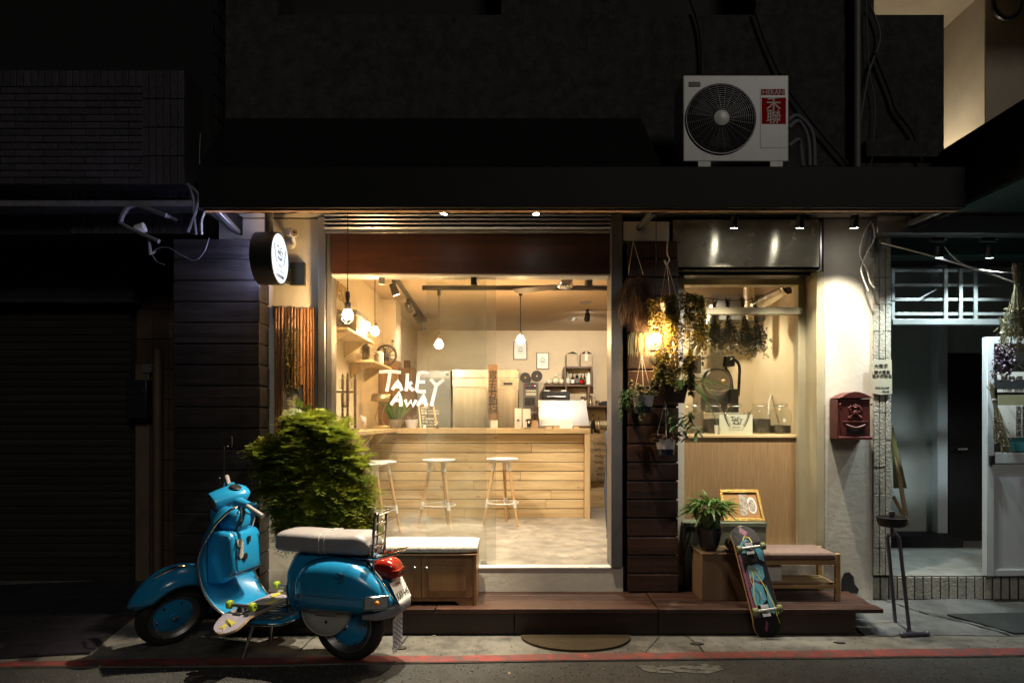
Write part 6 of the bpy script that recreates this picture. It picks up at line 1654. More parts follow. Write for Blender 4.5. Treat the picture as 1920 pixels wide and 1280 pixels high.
mb.ball((ecx, md - .004, ecz + .035), .016, 8, 6, (1, .6, .8)).ball((ecx, md - .004, ecz - .005), .02, 8, 6, (1, .5, 1.2)).ball((ecx, md - .004, ecz + .055), .008, 6, 5)
B(mb, 'crest', mat['oxblood'], mx_, smooth=60)
for xx in (x0 + .008, x1 - .002): B(MB().ball((xx, md - .004, Zc(758, md)), .009, 8, 6), 'finial', mat['oxblood'], mx_)
po = thing('poster', 'torn paper flyer with chinese print taped to the tile column', 'poster', (X(1653, 5.28), 5.285, 1.6))
mat['flyer'] = M('flyer_paper', (.5, .42, .33), .8, var=.2, scale=9, col2=(.36, .42, .33))
pp = [(1636, 675), (1672, 674), (1673, 738), (1652, 740), (1636, 737)]
pb_ = B(MB().prism([(P(a, b, 5.28).x, P(a, b, 5.28).z) for a, b in pp], lambda a, b: (a, 5.281, b), lambda a, b: (a, 5.284, b)), 'sheet', mat['flyer'], po, smooth=0)
pink = M('flyer_red', (.3, .07, .07), .7, var=.3)
text('大徵求', .036, mat['print_black'], 'lettering', pb_, (X(1652, 5.28), 5.2795, Zc(689, 5.28)))
text('擴大營業\n設計師數名', .031, mat['print_black'], 'lettering', pb_, (X(1654, 5.28), 5.2795, Zc(700, 5.28)))
text('0922-363-048', .019, mat['print_black'], 'lettering', pb_, (X(1654, 5.28), 5.2795, Zc(728, 5.28)))
text('許小姐', .017, mat['print_black'], 'lettering', pb_, (X(1661, 5.28), 5.2795, Zc(735, 5.28)))

# dried flower bundles at the salon
def bundle(name, label, top, bot, spread, n, m_f, hs, seed, dense_=1, stemr=.0016):
    rg = random.Random(seed); root = thing(name, label, 'dried flowers', tuple(top)); st_ = MB(); fo = MB()
    top, bot = Vector(top), Vector(bot); ax = (bot - top); neck = top + ax*.22
    for k in range(n):
        a = rg.uniform(0, 6.28); r = spread*rg.random()**.5; l_ = rg.uniform(.72, 1.05)
        e = top + ax*l_ + Vector((r*math.cos(a), r*math.sin(a)*.7, 0))
        s0_ = top + Vector((rg.uniform(-.03, .03), rg.uniform(-.02, .02), rg.uniform(-.02, .03)))
        st_.tube(arc([s0_, neck + Vector((rg.uniform(-.012, .012), rg.uniform(-.01, .01), 0)), e], 3), stemr, 3, cap=False)
        for j in range(int(9*dense_)):
            q = neck.lerp(e, rg.uniform(.38, 1.02)) + Vector((rg.gauss(0, hs*.7), rg.gauss(0, hs*.6), rg.gauss(0, hs*.5))); b = rg.uniform(0, 6.28)
            fo.leaf(q, (math.cos(b), math.sin(b), rg.uniform(-1, .3)), (0, 0, 1), rg.uniform(.6, 1.3)*hs, rg.uniform(.5, .9)*hs, .2, 2)
    B(st_, 'stems', mat['stem'] if stemr < .002 else M('straw', (.3, .27, .17), .8, var=.3), root, norm=False)['kind'] = 'stuff'
    fluff(fo, 'flower_heads', m_f, root, smooth=0)
    B(MB().lathe([(.016, -.008), (.018, 0), (.016, .008)], 10, neck), 'binding', mat['string'], root)
    return root
bundle('dried_bouquet', 'large pale dried bouquet hanging over the salon door', P(1908, 500, 4.95), P(1903, 655, 4.95), .13, 70, mat['dry_leaf'], .022, 3, 1.4, .0022)
bundle('dried_bouquet', 'lilac dried flower head behind the large salon bouquet', P(1880, 600, 5.12), P(1880, 705, 5.12), .08, 50, mat['lilac'], .024, 4, 2)
bundle('dried_bouquet', 'slim bundle of small dried daisies hanging on the salon door', P(1858, 722, 5.2), P(1886, 845, 5.15), .07, 46, mat['dry_flower'], .016, 5, .8, .0022)
# easel sign folded inside the salon entrance
ez = thing('folded_easel', 'folded wooden easel leaning in the dim salon entrance', 'easel', (X(1690, 6.5), 6.5, .28))
B(MB().bar(P(1675, 830, 6.6), P(1700, 975, 6.3), .03, .03), 'leg', mat['bench_wood'], ez); B(MB().bar(P(1675, 930, 6.5), P(1703, 985, 6.4), .025, .025), 'leg', mat['bench_wood'], ez)
B(MB().add([P(1674, 800, 6.6), P(1700, 915, 6.4), P(1676, 915, 6.5), P(1673, 830, 6.6)], [(0, 1, 2, 3)]), 'board', M('olive_board', (.2, .17, .06), .6), ez, solid=.015, norm=False)

# ================================================================ inside: bar counter
FZ = .3665
CY = 7.74; ctz = Zc(803, CY)
co = thing('bar_counter', 'long knotty pine bar counter inside the cafe', 'counter', (-.3, CY + .3, FZ))
cx0_, cx1_ = -1.655, X(1107, CY)
B(MB().box(cx0_, cx1_, CY, CY + .62, ctz - .058, ctz), 'countertop', mat['pine'], co, bev=.003)
B(MB().box(cx1_ - .062, cx1_ - .001, CY + .004, CY + .60, FZ, ctz - .059), 'end_panel', mat['pine_z'], co, bev=.003)
B(MB().box(cx0_, cx1_ - .063, CY + .115, CY + .58, FZ, ctz - .06), 'core', mat['black_matte'], co, smooth=0)
rk_ = random.Random(9); rows = 9; hgt = (ctz - .06 - FZ)/rows
for r_ in range(rows):
    xa = cx0_ + .002; cuts = sorted([rk_.uniform(-1.2, .6)]) if r_ % 3 else [rk_.uniform(-.9, -.2)]
    for xb in cuts + [cx1_ - .064]:
        B(MB().box(xa, xb - .002, CY + .095 + rk_.uniform(0, .003), CY + .1145, FZ + r_*hgt + .001, FZ + (r_+1)*hgt - .007), 'plank', mat['pine'], co, smooth=0, bev=.0025)
        xa = xb + .001
# side shelf along the wall
ss = thing('side_counter', 'narrow pine counter shelf along the side wall by the glass', 'counter', (-1.5, 6.6, FZ))
B(MB().box(-1.658, -1.33, 5.62, CY - .003, ctz - .036, ctz + .001), 'shelf_board', mat['pine'], ss, bev=.003)
for y in (5.95, 6.75, 7.4):
    B(MB().bar((-1.40, y, ctz - .04), (-1.65, y, ctz - .33), .03, .03), 'brace', mat['pine_z'], ss, bev=.002)

# stools
def stool_make():
    root = thing('bar_stool', 'x', 'stool', (0, 0, FZ), group='white seated bar stools', local=True)
    H_ = .715
    B(MB().lathe([(.001, H_ - .035), (.12, H_ - .033), (.165, H_ - .022), (.172, H_ - .010), (.165, H_ - .002), (.12, H_ - .004), (.001, H_ - .008)], 32, cap=False), 'seat', mat['white'], root, smooth=60)
    for k in range(3):
        a = R(-90 + 35 + k*120); c_, s_ = math.cos(a), math.sin(a)
        t0, t1 = Vector((.085*c_, .085*s_, H_ - .03)), Vector((.215*c_, .215*s_, 0))
        lg_ = B(MB().tube([t0, t0.lerp(t1, .5), t1], [.017, .0165, .012], 12), 'leg', mat['stool_wood'], root, smooth=40)
        B(MB().tube([t0.lerp(t1, -.01), t0.lerp(t1, .15)], .0195, 12), 'socket', mat['white'], lg_)
        B(MB().tube([t0.lerp(t1, .60), t0.lerp(t1, .72)], .019, 12), 'collar', mat['white'], lg_)
    B(MB().tube([(.172*math.cos(a*.196), .172*math.sin(a*.196), H_*.33) for a in range(32)], .007, 8, closed=True), 'foot_ring', mat['white'], root)
    return root
st0 = stool_make()
for i, (px, d, rz, lb_) in enumerate(((942, 7.34, .25, 'white bar stool with beech legs before the open doorway'), (823, 7.14, .1, 'white bar stool beside the glass edge, middle of the counter'), (711, 6.82, .9, 'white bar stool nearer the side counter, behind another'), (692, 6.55, .4, 'white bar stool at the side counter next to the strap plant'))):
    o = st0 if i == 0 else copy_tree(st0)
    o.location = (X(px, d), d, FZ); o.rotation_euler = (0, 0, rz); o['label'] = lb_

# ceiling: track rails, pendants, spots, fan, downlights
tr1 = thing('light_track', 'long black light track across the cafe ceiling', 'light track', (.2, 7.7, 2.95))
B(MB().box(X(792, 7.7), 1.6, 7.683, 7.717, 2.95, 2.995), 'rail', mat['black'], tr1, bev=.002)
def in_pendant(label, px, d, pyb, rb_=.048, ztop=2.95):
    c = P(px, pyb, d); root = thing('pendant_lamp', label, 'lamp', (c.x, d, ztop), group='bulbs hanging in the cafe')
    B(MB().lathe([(.02, 0), (.02, -.06), (.006, -.065)], 12, (c.x, d, ztop)), 'adapter', mat['black'], root)
    B(MB().tube([(c.x, d, ztop - .06), (c.x, d, c.z + rb_*2.1)], .005, 6), 'rod', mat['black'], root)
    B(MB().lathe([(.018, rb_*2.2), (.022, rb_*2.1), (.022, rb_*1.2), (.018, rb_*1.15)], 12, c), 'socket', mat['chrome'], root)
    B(MB().lathe([(.012, rb_*1.3), (.02, rb_*1.1), (rb_*.8, rb_*.5), (rb_, 0), (rb_*.8, -rb_*.6), (.001, -rb_)], 14, c, cap=False), 'bulb', mat['bulb_in'], root, smooth=60)
    return root
in_pendant('lit pendant bulb over the bar seen through the glass', 823, 7.7, 646)
in_pendant('lit pendant bulb over the bar in the open doorway view', 976, 7.7, 638)
in_pendant('lit bulb hanging by the side wall shelf', 703, 6.6, 622, .04, 3.0)
tr2 = thing('light_track', 'short black light track running back along the side wall', 'light track', (-1.3, 8.6, 2.95))
B(MB().bar((-1.24, 6.9, 2.97), (-1.34, 10.3, 2.97), .035, .04), 'rail', mat['black'], tr2, bev=.002)
def in_spot(label, x, y, tgt, watts, size=70, z=2.95, col=(1, .91, .73)):
    root = thing('track_spotlight', label, 'spotlight', (x, y, z), group='spotlights on the cafe ceiling')
    c = Vector((x, y, z - .10)); dr = (Vector(tgt) - c).normalized()
    B(MB().box(x - .02, x + .02, y - .05, y + .05, z - .03, z), 'adapter', mat['black'], root, bev=.002)
    B(MB().tube([(x, y, z - .03), (x, y, z - .10)], .008, 8), 'stem', mat['black'], root)
    hd_ = B(MB().tube([c - dr*.07, c - dr*.06, c + dr*.05, c + dr*.055], [.03, .036, .042, .042], 16), 'head', mat['black'], root, smooth=40)
    B(MB().tube([c + dr*.0555, c + dr*.057], .034, 16), 'lens', mat['lens'], hd_)
    spot('spot_beam', c + dr*.065, tgt, watts, col, size, .6, .03, root)
    return root
in_spot('first black spotlight on the side track, nearest the glass', -1.26, 7.15, (-.6, 7.7, .9), 42, 85)
in_spot('second black spotlight on the side track', -1.29, 8.3, (-.9, 10.6, 1.0), 45, 90)
in_spot('third black spotlight on the side track', -1.31, 9.2, (-.3, 11.3, 1.4), 66, 95)
in_spot('fourth black spotlight at the far end of the side track', -1.33, 9.9, (-1.1, 11, .8), 14)
# spots near the shop window inside, above the header line of sight
in_spot('black ceiling spotlight inside above the doorway', .25, 6.2, (.25, 6.3, .36), 78, 100, 3.0)
in_spot('black ceiling spotlight inside above the fixed glass', -.75, 6.2, (-.8, 6.6, .4), 85, 100, 3.0)
in_spot('black ceiling spotlight aimed at the white menu board', .75, 6.9, (.72, 7.95, 1.4), 55, 40, 3.0, (1, .93, .82))
in_spot('black ceiling spotlight over the back shelves', 1.0, 9.4, (1.05, 11.5, 1.7), 76, 95, 3.0)
in_spot('black ceiling spotlight inside the roasting nook', 1.75, 6.25, (1.9, 6.5, .9), 60, 120, 3.0, (1, .88, .62))
fan = thing('ceiling_fan', 'brown bladed ceiling fan with chrome hub inside the cafe', 'ceiling fan', (X(1060, 6.3), 6.3, 2.9))
fc_ = P(1060, 536, 6.3)
B(MB().lathe([(.001, -.03), (.05, -.026), (.07, -.01), (.072, .02), (.06, .035), (.02, .05)], 24, fc_, cap=False), 'hub', mat['chrome'], fan, smooth=50)
B(MB().tube([fc_ + Vector((0, 0, .045)), (fc_.x, 6.3, 3.0)], .016, 10), 'rod', mat['dull_metal'], fan)
for k in range(3):
    a = R(-90 + 0 + k*120) if True else 0
    d_ = Vector((math.cos(a), math.sin(a), 0)); s_ = Vector((-d_.y, d_.x, 0))
    mb = MB(); mb.loft([[fc_ + d_*r + s_*w_ + Vector((0, 0, .004 + w_*.22)), fc_ + d_*r - s_*w_ + Vector((0, 0, .004 - w_*.22)), fc_ + d_*r - s_*w_ + Vector((0, 0, -.002 - w_*.22)), fc_ + d_*r + s_*w_ + Vector((0, 0, -.002 + w_*.22))] for r, w_ in ((.06, .03), (.12, .05), (.5, .062), (.54, .05))])
    B(mb, 'blade', mat['walnut_x'], fan, bev=.002)
for px, py, lb_ in ((1098, 567, 'round recessed ceiling downlight nearer the doorway'), (1075, 598, 'round recessed ceiling downlight nearer the back wall')):
    d = 1.5*1280/(785 - py); c = P(px, py, d)
    dl = thing('recessed_downlight', lb_, 'downlight', (c.x, d, 2.995))
    B(MB().lathe([(.075, 0), (.075, -.008), (.055, -.010)], 24, (c.x, d, 3.001), cap=False), 'trim_ring', mat['dull_metal'], dl)
    B(MB().lathe([(.055, -.002), (.001, -.003)], 20, (c.x, d, 3.001), cap=False), 'lens', mat['led_off'], dl)

# back wall: fridge, cabinet, pictures, shelves
FD = 10.9
fg = thing('steel_fridge', 'tall double door stainless steel fridge behind the bar', 'fridge', (X(910, FD), FD + .35, FZ))
x0, x1, z1 = X(848, FD), X(973, FD), Zc(692, FD)
B(MB().box(x0, x1, FD + .03, FD + .68, FZ, z1), 'body', mat['brushed'], fg, bev=.006)
B(MB().box(x0, x1, FD + .005, FD + .029, Zc(708, FD), z1 - .003), 'top_panel', mat['brushed'], fg, bev=.004)
B(MB().box(x0, x1, FD + .005, FD + .029, Zc(725, FD), Zc(711, FD)), 'control_panel', mat['brushed'], fg, bev=.004)
B(MB().box(X(944, FD), X(961, FD), FD - .002, FD + .004, Zc(721.5, FD), Zc(717, FD)), 'display', mat['black'], fg, bev=.001)
xm = X(913, FD)
for a, b in ((x0 + .004, xm - .008), (xm + .008, x1 - .004)):
    d_ = B(MB().box(a, b, FD, FD + .029, FZ + .1, Zc(728, FD)), 'door', mat['brushed'], fg, bev=.008)
    hx_ = b - .06 if a < xm - .2 else a + .03
    B(MB().box(hx_, hx_ + .03, FD - .03, FD - .001, Zc(728, FD) - .75, Zc(728, FD) - .45), 'handle', mat['dull_metal'], d_, bev=.006)
gcb = thing('grey_cabinet', 'dull grey tall cabinet standing beside the steel fridge', 'cabinet', (X(812, FD), FD + .3, FZ))
x0, x1 = X(783, FD), X(845, FD)
mat['grey_cab'] = M('grey_cabinet', (.3, .28, .24), .4, metal=.5, var=.1)
B(MB().box(x0, x1, FD + .03, FD + .68, FZ, Zc(694, FD)), 'body', mat['grey_cab'], gcb, bev=.005)
B(MB().box(x0 + .01, x1 - .01, FD + .01, FD + .029, Zc(709, FD), Zc(696, FD)), 'top_panel', mat['grey_cab'], gcb, bev=.003)
B(MB().box(x0 + .01, x1 - .01, FD + .012, FD + .029, FZ + .1, Zc(711, FD)), 'door', M('grey_door', (.17, .16, .14), .45, metal=.4, var=.1), gcb, bev=.004)
B(MB().box(X(836, FD), X(841, FD), FD + .004, FD + .0095, Zc(703.5, FD), Zc(700, FD)), 'badge', mat['black'], gcb, smooth=0)
BW = 11.6
for a, b, c, d, lb_ in ((963, 640, 988, 674, 'thin framed print behind the hanging bulb on the back wall'), (1006, 661, 1029, 692, 'thin framed print with small crest on the back wall')):
    f_ = thing('framed_print', lb_, 'picture', (X((a+c)/2, BW), BW, Zc(d, BW)))
    B(MB().box(X(a, BW), X(c, BW), BW - .01, BW + .018, Zc(d, BW), Zc(b, BW)), 'frame', mat['walnut'], f_, bev=.002)
    s_ = B(MB().box(X(a, BW) + .01, X(c, BW) - .01, BW - .013, BW - .0105, Zc(d, BW) + .01, Zc(b, BW) - .01), 'print', mat['paper'], f_, smooth=0)
    mb = MB(); mx0 = X((a+c)/2, BW); mz0 = Zc((b+d)/2 - 2, BW)
    mb.tube([(mx0 + .03*math.cos(k*.52), BW - .0145, mz0 + .03*math.sin(k*.52)) for k in range(12)], .003, 5, closed=True).tube([(mx0 - .05, BW - .0145, mz0 - .035), (mx0 + .05, BW - .0145, mz0 - .035)], .003, 5).tube([(mx0 - .03, BW - .0145, mz0 - .07), (mx0 + .03, BW - .0145, mz0 - .07)], .002, 5)
    B(mb, 'crest', mat['print_black'], s_)
shf = thing('wall_shelf', 'dark wooden box shelf with lower boards on the back wall', 'shelf', (X(1080, BW), BW - .1, Zc(723, BW)))
SD = 11.36
def hb2(name, a, b, c, d, y0=SD, y1=BW + .018, m='walnut_x'): return B(MB().box(X(a, SD), X(c, SD), y0, y1, Zc(d, SD), Zc(b, SD)), name, mat[m], shf, bev=.002)
hb2('top_board', 1058, 687, 1111, 690); hb2('bottom_board', 1022, 721, 1111, 724); hb2('side_board', 1058, 690.3, 1061.5, 720.7, m='walnut'); hb2('side_board', 1107.5, 690.3, 1111, 720.7, m='walnut')
hb2('bracket', 1060, 724.3, 1063, 745, m='walnut'); hb2('bracket', 1102, 724.3, 1106, 748, m='walnut'); hb2('bracket', 1020, 724.3, 1023, 738, m='walnut')
sh2 = thing('low_wall_shelf', 'long dark wooden shelf board low on the back wall', 'shelf', (X(1122, SD), BW - .1, Zc(760, SD)))
B(MB().box(X(1062, SD), X(1180, SD), SD - .1, BW + .018, Zc(763, SD), Zc(760, SD)), 'board', mat['walnut_x'], sh2, bev=.002)
B(MB().add([P(1134, 763.2, SD), P(1140, 763.2, SD), P(1138, 785, 11.6), P(1136, 785, 11.6)], [(0, 1, 2, 3)]), 'bracket', mat['walnut'], sh2, solid=.03, norm=False)
mat['carton'] = M('carton', (.46, .36, .25), .85, var=.08)
for i, (a, c) in enumerate(((1063, 1083), (1089, 1110))):
    t_ = thing('carton_box', ('open carton box on the shelf, its flaps closed to a ridge', 'open carton box on the shelf with two raised flaps')[i], 'box', (X((a+c)/2, SD), SD + .12, Zc(687, SD)))
    B(MB().box(X(a, SD), X(c, SD), SD + .02, SD + .2, Zc(686.5, SD), Zc(663, SD)), 'body', mat['carton'], t_, bev=.002)
    fm = M('flap_dark', (.03, .025, .02), .7)
    if i == 0: B(MB().add([P(a, 663, SD + .02), P(c, 663, SD + .02), P((a+c)/2 + 1, 659, SD + .1)], [(0, 1, 2)]), 'flap', fm, t_, solid=.004, norm=False)
    else:
        B(MB().add([P(a, 663, SD + .02), P(a + 8, 663, SD + .02), P(a + 8, 658, SD + .1)], [(0, 1, 2)]), 'flap', fm, t_, solid=.004, norm=False)
        B(MB().add([P(c, 663, SD + .02), P(c - 8, 663, SD + .02), P(c - 9, 658, SD + .1)], [(0, 1, 2)]), 'flap', fm, t_, solid=.004, norm=False)
        B(MB().box(X(97 + 1000, SD), X(1102, SD), SD + .017, SD + .0195, Zc(676, SD), Zc(664, SD)), 'tape', mat['paper'], t_, smooth=0)
def bottle(label, px, pyb, d, h, r, m_, lab=None, group='bottles on the back shelf', neck=.32, yoff=0):
    c = P(px, pyb, d); root = thing('bottle', label, 'bottle', tuple(c), group=group)
    b_ = B(MB().lathe([(r*.9, 0), (r, .006), (r, h*.55), (r*.85, h*.63), (r*neck, h*.74), (r*neck, h*.95), (r*neck*1.15, h*.96), (r*neck*1.15, h)], 14, c), 'glass_body', m_, root, smooth=40)
    B(MB().lathe([(r*neck*1.25, h*.9), (r*neck*1.25, h*1.005)], 12, c), 'cap', mat['black'], root)
    if lab: B(MB().lathe([(r*1.02, h*.12), (r*1.02, h*.45)], 14, c, cap=False), 'label_band', lab, root)
    return root
mat['brown_glass'] = M('brown_glass', (.05, .02, .008), .12, var=.1, coat=.3); mat['dark_glass'] = M('dark_glass', (.012, .014, .010), .1, coat=.3); mat['pale_glass'] = M('pale_glass', (.4, .36, .26), .12, coat=.3)
for px, h, r, m_, lb_, lab in ((1064.5, .235, .030, 'pale_glass', 'clear tall bottle first on the back shelf', 'paper'), (1074, .185, .032, 'brown_glass', 'brown bottle with cream label on the back shelf', 'paper'), (1082, .215, .030, 'dark_glass', 'dark tall bottle in the middle of the back shelf', 'cable_grey'), (1090, .16, .033, 'brown_glass', 'short reddish bottle on the back shelf', 'ac_red'), (1096, .19, .022, 'dark_glass', 'slim dark bottle on the back shelf', None)):
    bottle(lb_, px, 720.6, SD + .1, h, r, mat[m_], mat[lab] if lab else None)
b0 = P(1104, 720.6, SD + .1)
one(MB().lathe([(.04, 0), (.04, .12), (.01, .2), (.003, .21)], 14, b0), 'paper_cone', mat['paper'], 'white pointed carton at the end of the back shelf', 'carton')
for i, (px, py, r) in enumerate(((1030, 715.5, .05), (1042, 714.5, .058), (1053, 715.5, .05), (1044, 706, .035))):
    c = P(px, py, SD + .1); c.z = Zc(720.6, SD + .1) + r if i < 3 else Zc(720.6, SD + .1) + .115 + r
    one(MB().ball(c, r, 14, 10), 'glass_globe', M('frosted_globe', (.66, .58, .42), .15, var=.25, scale=30, coat=.4), ('round glass globe nearest the grinder on the back shelf', 'larger round glass globe in the middle of the back shelf', 'round glass globe next to the box shelf', 'small glass globe resting on top of the others')[i], 'glass globe', smooth=60)
# back work counter under these
bc = thing('back_counter', 'steel topped work counter along the back wall', 'counter', (.8, 10.9, FZ))
B(MB().box(X(985, 10.6), 2.0, 10.55, 11.1, 1.36, 1.40), 'top', mat['brushed'], bc, bev=.003)
B(MB().box(X(990, 10.6), 2.0, 10.6, 11.08, FZ, 1.359), 'base', mat['grey_cab'], bc, smooth=0)
OD = 10.65
ov = thing('countertop_oven', 'black countertop oven behind the white menu board', 'oven', (X(1042, OD), OD + .2, 1.401))
B(MB().box(X(1016, OD), X(1069, OD), OD + .02, OD + .4, 1.402, Zc(733, OD)), 'body', mat['black'], ov, bev=.01)
B(MB().box(X(1020, OD), X(1065, OD), OD + .005, OD + .0195, 1.41, Zc(741, OD)), 'door', mat['steel_dark'], ov, bev=.004)
B(MB().tube([P(1026, 743.5, OD - .02), P(1060, 743.5, OD - .02)], .008, 8), 'handle', mat['dull_metal'], ov)
for px in (1021, 1053): B(MB().box(X(px, OD), X(px + 10, OD), OD + .1, OD + .2, Zc(733, OD) + .0005, Zc(733, OD) + .02), 'sticky_note', mat['paper'], ov)
for i, px in enumerate((1072, 1080)):
    c = P(px, 748, 10.75); c.z = 1.401
    one(MB().lathe([(.03, 0)] + [(.03 + .004*(k % 2), .01 + .022*k) for k in range(12)] + [(.034, .27)], 16, c), 'cup_stack', mat['paper'], ('stack of paper cups beside the oven', 'stack of paper cups next to the steel pitchers')[i], 'cups')
for i, (px, r, h) in enumerate(((1093, .045, .15), (1101, .035, .13), (1108, .05, .16))):
    c = P(px, 760, SD - .05); c.z = Zc(760, SD) + .001; c.y = SD
    t_ = thing('steel_pitcher', ('steel milk pitcher nearest the paper cups', 'small steel milk pitcher in the middle', 'tall steel milk pitcher next to the small cup')[i], 'pitcher', tuple(c))
    B(MB().lathe([(r*.95, 0), (r, .01), (r*.9, h*.5), (r*.8, h*.8), (r*.95, h), (r*.9, h), (r*.75, h*.8), (r*.8, .02), (.001, .015)], 18, c, cap=False), 'body', mat['chrome'], t_, smooth=50)
    B(MB().tube(arc([c + Vector((r*.85, 0, h*.85)), c + Vector((r*1.6, 0, h*.7)), c + Vector((r*1.5, 0, h*.3)), c + Vector((r*.95, 0, h*.2))], 4), .006, 6), 'handle', mat['chrome'], t_)
c = P(1120, 760, SD); c.z = Zc(760, SD) + .001
one(MB().lathe([(.035, 0), (.042, .08), (.04, .08), (.033, .01), (.001, .008)], 16, c, cap=False), 'steel_cup', mat['chrome'], 'small steel cup on the low wall shelf', 'cup', smooth=50)
one(MB().ball(P(1139, 757, SD), .09, 12, 8, (1.6, .8, .55)), 'dark_bag', mat['black_matte'], 'dark crumpled bag at the end of the low wall shelf', 'bag', smooth=60)

# film-reel coffee grinder beside the oven
RD = 10.4
rg_ = thing('reel_grinder', 'tall coffee machine dressed with two black film reels', 'coffee machine', (X(995, RD), RD + .1, 1.30))
B(MB().box(X(981, RD), X(1010, RD), RD, RD + .2, Zc(770, RD), Zc(717, RD)), 'body', M('grinder_body', (.1, .085, .07), .4, var=.2), rg_, bev=.006)
B(MB().box(X(985, RD), X(1006, RD), RD - .008, RD - .001, Zc(729, RD), Zc(718, RD)), 'control_panel', M('panel_navy', (.015, .02, .04), .3), rg_, bev=.003)
for i, px in enumerate((988, 993, 998, 1003)):
    B(MB().lathe([(.011, 0), (.011, -.008)], 10, (X(px, RD), RD - .008, Zc(723, RD)), 'Y'), 'button', [mat['ac_red'], M('button_green', (.03, .25, .06), .4), mat['ac_red'], mat['paper']][i], rg_)
for a, b in ((731, 734), (736, 741)): B(MB().box(X(986, RD), X(1005, RD), RD - .006, RD - .001, Zc(b, RD), Zc(a, RD)), 'label_plate', mat['cream'], rg_, smooth=0)
B(MB().box(X(984, RD), X(1003, RD), RD - .004, RD - .001, Zc(760, RD), Zc(745, RD)), 'outlet', mat['black'], rg_, smooth=0)
for px, py, r in ((985, 708, .08), (1006.5, 705, .086)):
    c = P(px, py, RD + .05)
    rl_ = B(MB().lathe([(r, -.012), (r, .012), (.01, .012)], 28, c, 'Y'), 'film_reel', mat['black'], rg_, smooth=30)
    B(MB().lathe([(.014, -.013), (.012, -.020)], 10, c, 'Y'), 'reel_hub', mat['gold'], rl_)
    for k in range(5):
        a = k*1.257; B(MB().lathe([(r*.2, -.0125), (r*.2, -.0135)], 10, c + Vector((r*.55*math.cos(a), 0, r*.55*math.sin(a))), 'Y'), 'reel_window', mat['steel_dark'], rl_)
B(MB().tube([P(991, 717, RD + .08), P(996, 707, RD + .06)], .02, 8), 'reel_arm', mat['walnut'], rg_)

# on the bar counter
KZ = ctz + .001
ws_ = thing('calligraphy_board', 'upright wooden board with black brush calligraphy on the bar', 'sign board', (X(924, 7.95), 7.95, KZ))
wbz = MB().box(X(915.5, 7.95), X(933, 7.95), 7.95, 7.968, Zc(787, 7.95), Zc(683, 7.95))
wbo = B(wbz, 'board', M('sign_wood', (.23, .135, .085), .6, var=.25, scale=20, stretch=(1, 1, .1)), ws_, bev=.002)
for i, ch_ in enumerate('官子五方動巧'): text(ch_, .105, mat['print_black'], 'brush_character', wbo, (X(924, 7.95), 7.9485, Zc(708 + i*12.3, 7.95)))
text('咖啡', .06, mat['print_black'], 'brush_character', wbo, (X(924, 7.95), 7.9485, Zc(775, 7.95)), sx=.9)
B(MB().box(X(920, 7.95), X(933, 7.95), 7.955, 7.99, KZ, Zc(787.3, 7.95)), 'stand', mat['paper'], ws_, bev=.002)
mbz = thing('menu_board', 'large white menu board tilted back on small wooden blocks', 'menu board', (X(1058, 7.85), 7.85, KZ))
m1 = [P(1011, 798, 7.84), P(1105, 798, 7.84), P(1098, 751, 8.08), P(1009, 751, 8.08)]
B(MB().add(m1, [(0, 1, 2, 3)]), 'board', M('menu_white', (.82, .82, .80), .5, var=.02), mbz, solid=.012, norm=False)
B(MB().tube([P(1050, 789, 7.80), P(1052, 787.5, 7.80), P(1062, 787.5, 7.80), P(1064, 789, 7.80)], .004, 6), 'clip', mat['black'], mbz)
B(MB().box(X(1049, 7.8), X(1073, 7.8), 7.79, 7.796, KZ, Zc(787, 7.79)), 'menu_card', mat['paper'], mbz, smooth=0)
for px in (1030, 1043, 1080): B(MB().box(X(px - 5, 7.8), X(px + 5, 7.8), 7.798, 7.84, KZ, KZ + .018), 'block', mat['pine'], mbz, bev=.002)
for i, (a, b, top) in enumerate(((965, 978, 765), (980, 995, 766))):
    c = P((a+b)/2, 799, 7.86); c.z = KZ; w_ = (b - a)/2*7.86/1280; h = Zc(top, 7.86) - KZ
    t_ = thing('coffee_bag', ('white coffee bag standing next to the calligraphy board', 'white coffee bag standing next to the dried lavender')[i], 'bag', tuple(c))
    B(MB().loft([[(c.x + x_*w_, 7.86 + y_, KZ + h*z_) for x_, y_ in ((-1, -d_), (1, -d_), (1, d_), (-1, d_))] for z_, d_ in ((0, .03), (.25, .036), (.7, .03), (.93, .004), (1, .003))]), 'pouch', mat['paper'], t_, smooth=60)
    B(MB().box(c.x - w_*.3, c.x + w_*.3, 7.8215, 7.824, KZ + h*.35, KZ + h*.45), 'bag_print', mat['cable_grey'], t_, smooth=0)
sgn = thing('black_card', 'small black card stand before the coffee bags', 'card', (X(991, 7.8), 7.8, KZ))
B(MB().box(X(988, 7.8), X(995, 7.8), 7.80, 7.806, KZ, Zc(785, 7.8)), 'card', mat['black'], sgn, smooth=0); B(MB().ball((X(991.5, 7.8), 7.7985, Zc(791, 7.8)), .012, 8, 6, (1, .2, 1.4)), 'white_mark', mat['paper'], sgn)
vs0 = P(1003, 797, 7.84); vs0.z = KZ
vv = thing('lavender_vase', 'kraft cube vase with dried purple lavender on the bar', 'vase', tuple(vs0))
B(MB().box(vs0.x - .035, vs0.x + .035, 7.81, 7.88, KZ, KZ + .09), 'vase', M('kraft_vase', (.4, .27, .13), .7), vv, bev=.003)
mb = MB(); fo = MB()
